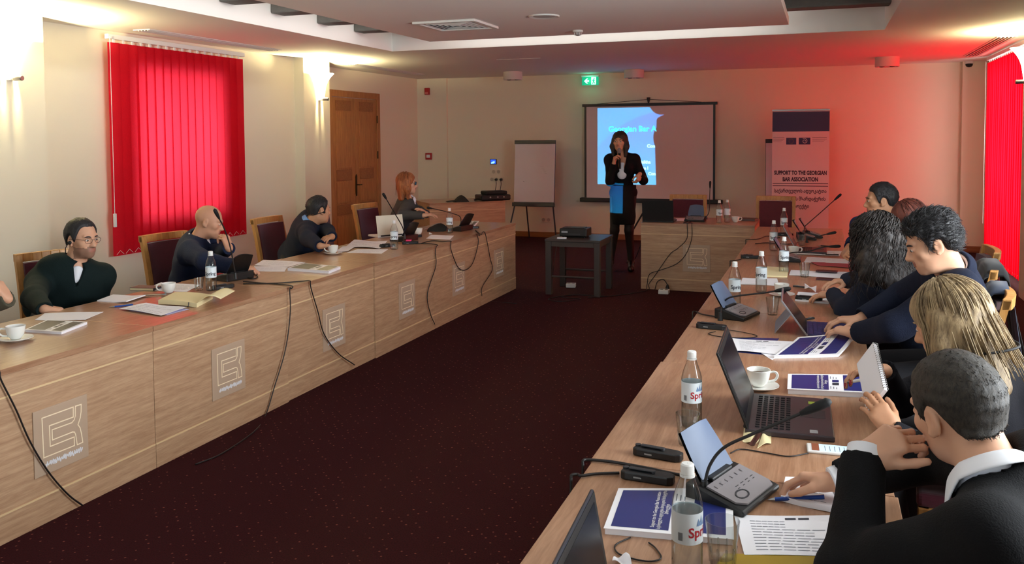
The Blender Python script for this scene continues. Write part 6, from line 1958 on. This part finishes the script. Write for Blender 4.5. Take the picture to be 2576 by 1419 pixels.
        rad = np.linalg.norm((Lc - (0, -.012, .028)) / (.076, .097, .088), axis=1)
        ok = np.where((Lc[:, 2] - line > .006) & (rad > 1.0))[0]
        rnd = np.random.RandomState(seed); pick = rnd.choice(ok, min(n, len(ok)), False)
        fw = s.hx * flow[0] + s.hy * flow[1] + s.hz * flow[2]
        g = G()
        for i in pick:
            N = no[i].astype(float); f = fw - N * (fw @ N) + rnd.normal(size=3) * .25
            f = unit(f - N * (f @ N)); l = L * rnd.uniform(.6, 1.3)
            a = co[i] - N * .003; b = a + (f * .55 + N * lift) * l * .6; c = b + (f * .75 + N * (lift * .2)) * l * .5
            g.tube([Vector(tuple(q - s.org)) for q in (a, b, c)], [r * 1.3, r, r * .35], 4, caps=False)
        return obj('hair_strands', g, m, s.o, smooth=True, kind='stuff')

    def strands(s, m, n=160, r=0.0028, length=.2, curl=0.0, seed=1, off=.016, rise=0.0, spread=.0, az=(-1.95, 1.95)):
        """fine locks laid over the hair; azimuth 0 = back of the head"""
        rnd = random.Random(seed); g = G()
        for i in range(n):
            a = rnd.uniform(*az); e0 = rnd.uniform(0.35, 1.45)
            k = off + rnd.uniform(-.004, .005)
            pts = []; ph = rnd.uniform(0, 6); ll = length * rnd.uniform(.75, 1.05); nn = 18 if curl else 11
            for j in range(nn):
                u = j / (nn - 1)
                el = e0 - u * 1.9
                sx, sy = math.sin(a), -math.cos(a)
                if el > -0.15:
                    x = sx * math.cos(el) * (.078 + k); y = sy * math.cos(el) * (.099 + k) - .014; z = math.sin(el) * (.089 + k) + .032
                else:
                    w = (-0.15 - el)
                    x = sx * (.080 + k + spread * w); y = sy * (.096 + k + spread * w) - .014; z = .018 - w * ll / 1.3
                if curl:
                    x += curl * math.sin(u * 24 + ph); y += curl * math.cos(u * 24 + ph); z += curl * .5 * math.sin(u * 15 + ph)
                else:
                    q = 0.006 * u * u
                    x += q * math.sin(5 * u + ph); y += q * math.cos(4 * u + ph)
                pts.append(Vector(tuple(s.hp(x, y, z) - s.org)))
            g.tube(pts, [r * (1.1 - 0.75 * (j / (nn - 1)) ** 2) for j in range(nn)], 4)
        o = obj('hair_strands', g, m, s.o, smooth=True, kind='stuff')
        return o

    def glasses(s, m, thick=0.0018, dark=None):
        q = lambda x, y, z: Vector(tuple(s.hp(x, y, z) - s.org))
        go = G()
        for g in (-1, 1):
            ring = [q(g * .034 + .024 * math.cos(a), .105 - abs(.024 * math.cos(a) * g + .034) * .12 * 0 - (.008 if g * math.cos(a) > .5 else 0), -.002 + .017 * math.sin(a)) for a in [2 * PI * j / 20 for j in range(21)]]
            go.tube(ring, thick, 6, caps=False)
            go.tube([q(g * .058, .098, .004), q(g * .080, .05, .006), q(g * .084, -.005, .002), q(g * .082, -.02, -.012)], thick, 6)
        go.tube([q(-.011, .108, .002), q(0, .112, .005), q(.011, .108, .002)], thick, 6)
        gl = obj('glasses', go, m, s.o, smooth=True)
        if dark is not None:
            for g in (-1, 1):
                lens = G(); vs = [q(g * .034 + .023 * math.cos(a), .104 - (.007 if g * math.cos(a) > .5 else 0), -.002 + .016 * math.sin(a)) for a in [2 * PI * j / 20 for j in range(20)]]
                lens.add(vs, [tuple(range(20))])
                obj('lens', lens, dark, gl)
        return gl


def clothing(name, rgb, bump=0.25, bscale=260, sheen=0.25, rough=0.9):
    return mat(name, rgb, rough, noise=0.12, nscale=14, bump=bump, bscale=bscale, spec=0.2)


SK1 = skin_mat('light_skin', (214, 164, 134)); SK2 = skin_mat('olive_skin', (198, 146, 112)); SK3 = skin_mat('warm_skin', (206, 152, 122))
STUB = skin_mat('stubbled_skin', (150, 112, 92))
HB = hair_mat('black_hair', (12, 11, 12), (44, 42, 46)); HD = hair_mat('dark_brown_hair', (22, 15, 12), (58, 42, 34))
HGr = hair_mat('greying_short_hair', (20, 17, 13), (62, 54, 44), (160, 160, 60)); HGi = hair_mat('ginger_hair', (120, 62, 30), (186, 112, 62))
HBl = hair_mat('dark_blonde_hair', (92, 72, 48), (190, 164, 122)); HAu = hair_mat('auburn_hair', (60, 24, 18), (120, 56, 40))
HCu = hair_mat('dark_curly_hair', (14, 11, 11), (56, 46, 42), (60, 60, 60))

# --- man in the dark green sweater (left row, glasses)
p = Person('seated man in glasses and a dark green sweater on the left row', dict(
    pel=(-4.60, 4.24, .62), nek=(-4.450, 4.232, 0.927), hd=(-4.400, 4.241, 1.102), look=(1, -.08, -.08), face=(.86, -.5), sw=.178, drop=.09, build=1.15, arm=1.06, vox=.0055,
    wR=(-4.120, 3.693, 0.752), eR=(-.4, -.8, -.15), dR=(.6, .7, -.15), nR=(0, 0, -1), wL=(-4.30, 4.40, .66), eL=(-.6, .3, -.8), dL=(.7, -.5, -.4), nL=(0, 0, -1), cR=(.5, .6, .4), cL=(.5, .6, .4)))
p.body(SK1, stubble=STUB); p.brows(HB, 1.2)
p.tufts(HB, p.hair('short', HB, 0.013, 0.0015, 120, front=0.010), 1100, .016, .25)
mg = clothing('dark_green_knit', (18, 32, 32)); p.top('sweater', mg, 0.02, 0.066, (.07, .035)); p.shirt_front(M_cwhite, .05, .042); p.collar('collar', mg, .07, .035)
p.glasses(mat('thin_brown_frames', (80, 50, 40), 0.3), .0013); p.trousers(); p.shoes()
obj('earpiece', G().ball(tuple(p.hp(.088, .0, -.02) - p.org), .012).tube([Vector(tuple(p.hp(.09, -.01, -.02) - p.org)), Vector(tuple(p.hp(.085, -.04, -.06) - p.org)), Vector(tuple(p.hp(.075, -.05, -.12) - p.org))], .0025, 6), M_blackm, p.o, smooth=True)

# --- bald man writing, hand at his mouth
p = Person('seated bald man in a navy sweater, hand at mouth, writing', dict(
    pel=(-4.58, 5.42, .62), nek=(-4.440, 5.365, 0.960), hd=(-4.360, 5.402, 1.103), look=(.86, .42, -.28), face=(.92, .38), sw=.195, build=1.12, arm=1.1, vox=.0055,
    wR=(-3.887, 5.144, 0.805), eR=(-.3, -.9, .05), dR=(.75, .6, -.15), nR=(.3, .3, -1), cR=(.6, .7, .4), tR=(.9, .5, .3),
    wL=(-4.020, 5.224, 0.927), eL=(.5, .3, -1), dL=(-.35, -.02, .93), nL=(-.8, .1, -.3), cL=(1.0, 1.1, .6)))
p.body(SK3); p.brows(HD, .8)
mn = clothing('navy_knit', (30, 38, 62)); p.top('sweater', mn, 0.02, 0.064, (.05, .03)); p.shirt_front(M_cwhite, .06, .045); p.collar('collar', M_cwhite, .064, .03); p.trousers(); p.shoes()
PEN_B = (tuple(p.tips[('R', 1)]), p.wr['R'])

# --- man turning away
p = Person('seated dark haired man in a navy sweater turning towards the screen', dict(
    pel=(-4.60, 6.86, .62), nek=(-4.370, 6.796, 0.959), hd=(-4.300, 6.827, 1.077), look=(.50, .86, -.08), face=(.88, .45), sw=.19, build=1.1, arm=1.1, vox=.006,
    wR=(-3.852, 6.165, 0.810), eR=(-.2, -.9, -.05), dR=(.6, .75, -.1), nR=(.2, 0, -1), cR=(.4, .5, .3), wL=(-3.813, 6.453, 0.830), eL=(.6, .6, -.05), dL=(-.1, -.95, -.1), nL=(-.1, 0, -1), cL=(.4, .5, .3)))
p.body(SK2); p.brows(HB)
HS = hair_mat('dark_salted_hair', (14, 13, 14), (48, 46, 48)); p.tufts(HS, p.hair('short', HS, 0.012, 0.002, 110), 900, .02, .4)
p.top('sweater', clothing('dark_navy_wool', (24, 30, 48)), 0.02, 0.068, (.06, .03)); p.collar('collar', mat('blue_shirt_cotton', (110, 150, 206), .75), .066, .04); p.trousers(); p.shoes()
obj('headset', G().tube([Vector(tuple(q - p.org)) for q in (p.hp(-.086, .02, -.02), p.hp(-.09, -.02, -.03), p.hp(-.07, -.09, -.05), p.hp(0, -.13, -.05), p.hp(.07, -.09, -.05), p.hp(.088, .0, -.02))], .0035, 6).ball(tuple(p.hp(.088, .01, -.02) - p.org), .011), M_blackm, p.o, smooth=True)

# --- ginger haired woman
p = Person('seated ginger haired woman in dark glasses and a grey blazer', dict(
    fem=True, s=.95, pel=(-4.48, 8.66, .62), nek=(-4.300, 8.628, 1.046), hd=(-4.260, 8.533, 1.227), look=(.92, .39, .0), face=(.85, .5), sw=.175, vox=.006, hairlen=.17,
    wR=(-3.930, 8.232, 0.909), eR=(-.2, -.9, -.3), dR=(.8, .55, .1), nR=(.1, .3, -1), cR=(.3, .4, .3), wL=(-3.860, 8.356, 0.875), eL=(.4, .5, -.8), dL=(-.2, -.7, .5), nL=(-.4, -.2, -.8), cL=(.3, .4, .3)))
p.body(SK1); p.brows(HGi, .8); p.hair('long', HGi, 0.010, 0.002, 60); p.strands(HGi, 120, .0022, .17, seed=4, off=.014)
mgrey = clothing('dark_grey_blazer', (64, 64, 66)); p.top('blazer', mgrey, 0.018, 0.060, (.24, .05)); p.shirt_front(M_cwhite, .22, .055); p.collar('collar', M_cwhite, .055, .035); p.trousers(); p.shoes()
p.glasses(M_black, .0022, mat('dark_lenses', (18, 16, 18), .15))

# --- person cut off by the left edge
p = Person('person at the left edge, only a raised hand and olive sleeve in view', dict(
    pel=(-4.58, 2.98, .62), nek=(-4.40, 3.02, 1.03), hd=(-4.22, 3.04, 1.17), look=(.9, .2, -.2), face=(.95, .2), sw=.185, vox=.006,
    wL=(-4.000, 3.358, 0.895), eL=(.5, .5, -1), dL=(-.35, -.3, .9), nL=(-.8, -.3, 0), cL=(.5, .6, .4), wR=(-4.0, 2.85, .79), eR=(-.2, -.6, -.5), dR=(.8, .3, 0), nR=(0, 0, -1)))
p.body(SK1); p.hair('short', HD); p.top('sweater', clothing('olive_grey_knit', (84, 80, 66)), 0.018); p.trousers(); p.shoes()

# --- presenter
p = Person('standing woman presenter in a black jacket speaking into a microphone', dict(
    fem=True, s=1.0, pel=(-2.40, 10.96, 1.0), nek=(-2.405, 10.93, 1.49), hd=(-2.43, 10.89, 1.655), look=(-.02, -1, .03), face=(.1, -1), sw=.158, vox=.006, hairlen=.18,
    wR=(-2.473, 10.740, 1.378), eR=(-.25, .3, -1), dR=(.15, -.1, 1), nR=(.9, .3, 0), cR=(.9, 1.0, .6), tR=(.7, .6, .3), wL=(-2.148, 10.780, 1.249), eL=(.3, .6, -1), dL=(-.2, -.3, -.9), nL=(-.7, .5, 0), cL=(.7, .8, .5),
    knR=(-2.50, 10.90, .52), anR=(-2.56, 10.92, .115), toeR=(.02, -.15, -.075), knL=(-2.32, 10.93, .52), anL=(-2.305, 10.99, .115), toeL=(.03, -.15, -.075)))
p.body(SK3); p.brows(HD); p.hair('long', HD, 0.012, 0.002, 60, front=-.008); p.strands(HD, 110, .0022, .19, seed=6, off=.016)
mj = clothing('black_jacket_wool', (15, 14, 17)); p.top('jacket', mj, 0.012, 0.062, (.30, .078), hem=.12, rip=.003); p.shirt_front(M_cwhite, .25, .075, .15)
lo, hi = p.bounds([p.pel, (-2.40, 10.93, .58)], .25); F_ = Field(lo, hi, .009)
F_.cap(p.pel + np.array((0, 0, .10)), (-2.40, 10.94, .70), .165, .155, .03, sq=(p.fwd, 1.25)); F_.cap((-2.40, 10.94, .70), (-2.405, 10.93, .56), .155, .15, .03, sq=(p.fwd, 1.3)); F_.half((0, 0, .60), (0, 0, -1), .006); F_.half((0, 0, 1.1), (0, 0, 1), .006)
p.part('skirt', F_.mesh('skirt'), mj)
lo, hi = p.bounds([p.hip['R'], p.hip['L'], p.an['R'], p.an['L']], .13); F_ = Field(lo, hi, .009)
for q in 'RL':
    F_.cap(p.hip[q], p.kn[q], .084, .058, .02); F_.cap(p.kn[q], p.an[q], .058, .041, .02)
p.part('tights', F_.mesh('tights'), mat('black_tights', (14, 12, 13), .7)); p.shoes(heel=.07)
GR = (p.tips[('R', 1)] + p.tips[('R', 4)]) / 2
t = thing('hand_microphone', 'black hand microphone with silver grille held by the presenter', 'microphone', tuple(GR + np.array((0, 0.0, 0.0))))
T = Matrix.Rotation(0.15, 4, 'X')
obj('handle', G().lathe([(.011, -.15), (.014, -.10), (.017, .04), (.02, .05)], 16, T), M_black, t, smooth='auto')
obj('grille', G().lathe([(.02, .05), (.026, .065), (.027, .085), (.022, .105), (.01, .115), (.001, .117)], 18, T), mat('steel_mesh_grille', (150, 148, 150), .45, metal=.5, bump=.6, bscale=900), t, smooth=True)

# --- man with folded arms (far right row)
p = Person('seated dark haired man in profile with folded arms and blue shirt', dict(
    pel=(.62, 6.98, .62), nek=(0.468, 6.920, 1.076), hd=(0.400, 6.800, 1.250), look=(-1, -.06, -.08), face=(-1, -.1), sw=.185, vox=.0055,
    wL=(.22, 6.80, .93), eL=(-.9, -.2, .0), dL=(.5, .8, .1), nL=(.5, 0, -.5), wR=(.16, 6.72, .86), eR=(-.8, .3, -.3), dR=(.1, -.9, .1), nR=(.8, 0, -.5), cR=(.5, .5, .4), cL=(.5, .5, .4)))
p.body(SK2); p.brows(HB, 1.2); p.tufts(HB, p.hair('short', HB, 0.013, 0.002, 110), 1000, .02, .35)
p.top('shirt', clothing('denim_blue_shirt', (30, 42, 78)), 0.017, 0.064, stop=.35); p.collar('collar', bpy.data.materials['denim_blue_shirt'], .064, .04); p.trousers(); p.shoes()

# --- auburn haired woman, mostly hidden
p = Person('auburn haired woman mostly hidden between the curly haired woman and the watch man', dict(
    fem=True, s=.95, pel=(.78, 6.22, .62), nek=(.62, 6.12, 1.03), hd=(0.514, 6.000, 1.185), look=(-.9, -.15, -.42), face=(-1, 0), sw=.17, vox=.006, hairlen=.18,
    wL=(.28, 5.98, .80), eL=(.3, -.5, -.8), dL=(-1, .2, 0), nL=(0, 0, -1), wR=(.28, 6.25, .80), eR=(.3, .5, -.8), dR=(-1, -.2, 0), nR=(0, 0, -1)))
p.body(SK3); p.brows(HAu); p.hair('long', HAu, 0.010, 0.002, 60); p.strands(HAu, 90, .0022, .18, seed=9, off=.014); p.top('sweater', clothing('plum_knit', (52, 30, 44))); p.trousers(); p.shoes()

# --- curly haired woman
p = Person('woman with a mass of dark curly hair and a navy top', dict(
    fem=True, s=1.0, pel=(.58, 5.22, .62), nek=(0.309, 4.980, 1.019), hd=(0.258, 4.860, 1.175), look=(-.78, .60, -.2), face=(-.95, .3), sw=.18, vox=.0055,
    wL=(0.069, 5.251, 0.810), eL=(.3, -.9, .0), dL=(-.95, .35, -.1), nL=(0, .2, -1), cL=(.35, .4, .3), wR=(.10, 5.75, .80), eR=(.2, .9, 0), dR=(-.9, -.4, 0), nR=(0, 0, -1)))
p.body(SK1); p.hair('curly', HCu, 0.01, 0.006, 85); p.strands(HCu, 420, .0023, .30, curl=.0105, seed=3, off=.027, spread=.04, az=(-2.5, 2.5))
p.top('sweater', clothing('slate_navy_jersey', (34, 42, 60)), 0.018, .06); p.trousers(); p.shoes()

# --- black haired man with the watch
p = Person('black haired man in a navy sweater with a steel wrist watch, typing', dict(
    s=1.02, pel=(.62, 4.45, .62), nek=(0.532, 4.200, 1.130), hd=(0.442, 4.060, 1.262), look=(-.93, -.05, -.36), face=(-1, -.05), sw=.195, build=1.05, arm=1.05, vox=.005,
    wL=(0.146, 4.213, 0.820), eL=(.2, -.9, .05), dL=(-.85, .5, .0), nL=(0, .1, -1), cL=(.45, .6, .4), wR=(0.173, 4.511, 0.820), eR=(.3, .9, 0), dR=(-.95, -.1, .0), nR=(0, 0, -1), cR=(.45, .6, .4)))
p.body(SK1); p.brows(HB, 1.3); p.tufts(HB, p.hair('thick', HB, 0.012, 0.004, 80), 2200, .038, .45, (0.1, -.6, -.1), .0014)
mn2 = clothing('deep_navy_knit', (20, 26, 44)); p.top('sweater', mn2, 0.02, 0.068, stop=.86); p.collar('collar', mn2, .070, .045, spread=.004); p.collar('shirt_collar', M_cwhite, .062, .035); p.trousers(); p.shoes()
W = p.wr['L']; u = unit(p.wr['L'] - p.el['L'])
ez = unit(np.cross(np.cross(u, (0, 0, 1)), u)); ex = np.cross(ez, u)
T = Matrix(np.array([ex, u, ez]).T.tolist()).to_4x4(); T.translation = Vector(tuple(W - u * .022 - p.org))
wt = obj('wrist_watch', G().tube([(.033 * math.cos(a), 0, .030 * math.sin(a)) for a in [2 * PI * j / 20 for j in range(21)]], .009, 8, T, caps=False, flat=.35), M_steel, p.o, smooth=True)
obj('watch_face', G().lathe([(.019, .028), (.019, .036), (.016, .0375), (.001, .0375)], 20, T), M_dgrey, wt, smooth='auto')

# --- blonde woman
p = Person('blonde woman seen from behind wearing a thin black headset', dict(
    fem=True, s=1.0, pel=(.64, 3.36, .62), nek=(0.453, 3.160, 0.954), hd=(0.386, 3.060, 1.124), look=(-.86, .36, -.36), face=(-.95, .2), sw=.18, vox=.005, hairlen=.22, nails=True, hs=1.02,
    wL=(0.210, 2.840, 0.814), eL=(.3, -.6, -.6), dL=(-.55, .3, .75), nL=(-.2, .8, -.2), cL=(.5, .6, .4), tL=(.8, .5, .2), wR=(0.208, 3.220, 0.905), eR=(.3, .7, -.5), dR=(-.9, -.35, .05), nR=(0, -.5, -.8), cR=(.4, .5, .4)))
p.body(SK2); p.brows(HBl); p.hair('long', HBl, 0.014, 0.003, 55); p.strands(HBl, 340, .0030, .25, seed=12, off=.018, spread=.025, az=(-2.25, 2.25))
p.top('sweater', clothing('black_jersey', (20, 20, 26)), 0.017, .06); p.trousers(); p.shoes()
obj('headset', G().tube([Vector(tuple(q - p.org)) for q in spline([tuple(p.hp(*q)) for q in ((-.100, .035, -.035), (-.106, -.0, -.06), (-.098, -.07, -.10), (-.04, -.15, -.115), (.04, -.15, -.11), (.1, -.06, -.06))], 5)] if False else [Vector(tuple(q)) - Vector(tuple(p.org)) for q in spline([tuple(p.hp(*q)) for q in ((-.100, .035, -.035), (-.108, -.0, -.06), (-.100, -.07, -.10), (-.04, -.152, -.115), (.04, -.152, -.11), (.1, -.06, -.06))], 5)], .004, 8), M_blackm, p.o, smooth=True)
P5 = p

# --- foreground man
p = Person('foreground man from behind with cropped hair, white collar and black jacket', dict(
    s=1.02, pel=(.72, 2.06, .61), nek=(0.338, 2.020, 0.993), hd=(0.287, 2.120, 1.115), look=(-.56, .80, -.26), face=(-.93, .36), sw=.2, build=1.05, arm=1.08, vox=.0042, up=(-.2, 0, 1),
    wL=(0.100, 2.120, 0.983), eL=(-.5, -.4, -.9), dL=(.74, -.08, .62), nL=(.40, .75, -.50), cL=((.9, 1.0, .5), (1.0, 1.0, .5), (1.05, 1.0, .5), (1.1, 1.0, .5)), tL=(.9, .1, .1), spread=.1,
    wR=(0.050, 2.389, 0.815), eR=(.2, .9, .05), dR=(-.93, .3, -.1), nR=(.1, -.35, -.9), cR=(.55, .6, .4), tR=(.95, .5, .3)))
p.body(SK1); p.brows(HGr); p.tufts(HGr, p.hair('short', HGr, 0.010, 0.0012, 160, vox=.0045, squash=(1, 1, 1)), 4500, .011, .3, (0, -.5, -.7), .0008)
mb = clothing('black_suit_wool', (16, 16, 18)); p.top('jacket', mb, 0.02, 0.070, rip=.004, vox=.007, stop=.94); p.collar('collar', M_cwhite, .066, .042, spread=.014, low=-.005, leaf=.06)
p.trousers(); p.shoes()
for q in 'LR':
    u = unit(p.wr[q] - p.el[q]); a = p.wr[q] - u * .004
    obj('shirt_cuff', G().tube([Vector(tuple(a + u * dd - p.org)) for dd in (-.03, 0, .022, .024, .0)], [.044, .043, .042, .0385, .038], 24, caps=False), M_cwhite, p.o, smooth='auto')
P6 = p


def held_pen(label, tip, thumb, m, dirv, L=.14):
    c = (np.array(tip) + np.array(thumb)) / 2; d = unit(dirv)
    t = thing('ballpoint_pen', label, 'pen', tuple(c), 0, 'pens')
    obj('barrel', G().tube([Vector(tuple(-d * .03)), Vector(tuple(d * (L - .045)))], .0055, 10), m, t, smooth='auto')
    obj('tip', G().tube([Vector(tuple(-d * .03)), Vector(tuple(-d * .05))], [.005, .001], 10), M_steel, t, smooth='auto')


held_pen('blue pen in the writing hand of the foreground man', P6.tips[('R', 0)], P6.tips[('R', 4)], M_penblue, (.85, .1, .12))
held_pen('blue pen held upright by the bald man', PEN_B[0], PEN_B[0], M_penblue, (-.25, -.1, .9))

held_pen('slim white pen between the fingers of the blonde woman', P5.tips[('R', 0)], P5.tips[('R', 4)], M_white, (.75, -.3, .3), .12)

# notebook held by the blonde woman
t = thing('held_notebook', 'white spiral notebook held upright by the blonde woman', 'notebook', (0.158, 3.020, 0.935), 0)
ax_u = np.array((0.142, 3.140, 0.988)) - np.array((0.165, 2.920, 0.886))
hh = ax_u / np.linalg.norm(ax_u); wv = unit((-.13, .42, -.0)); wv = unit(wv - hh * (wv @ hh)); nn = np.cross(hh, wv)
T = Matrix(np.array([wv, hh, nn]).T.tolist()).to_4x4()
obj('page_block', G().box(-.05, .05, -.115, .115, -.006, .006, T), M_paper, t)
obj('cover', G().box(-.052, .052, -.117, .117, .006, .0075, T), M_paper, t)
q = G()
for k in range(22):
    q.tube([tuple(T @ Vector((-.052 + .0055 * math.cos(a), -.11 + .0105 * k, .009 * math.sin(a)))) for a in [2 * PI * j / 8 for j in range(9)]], .0011, 4, caps=False)
obj('spiral_binding', q, M_steel, t, smooth=True, kind='stuff')
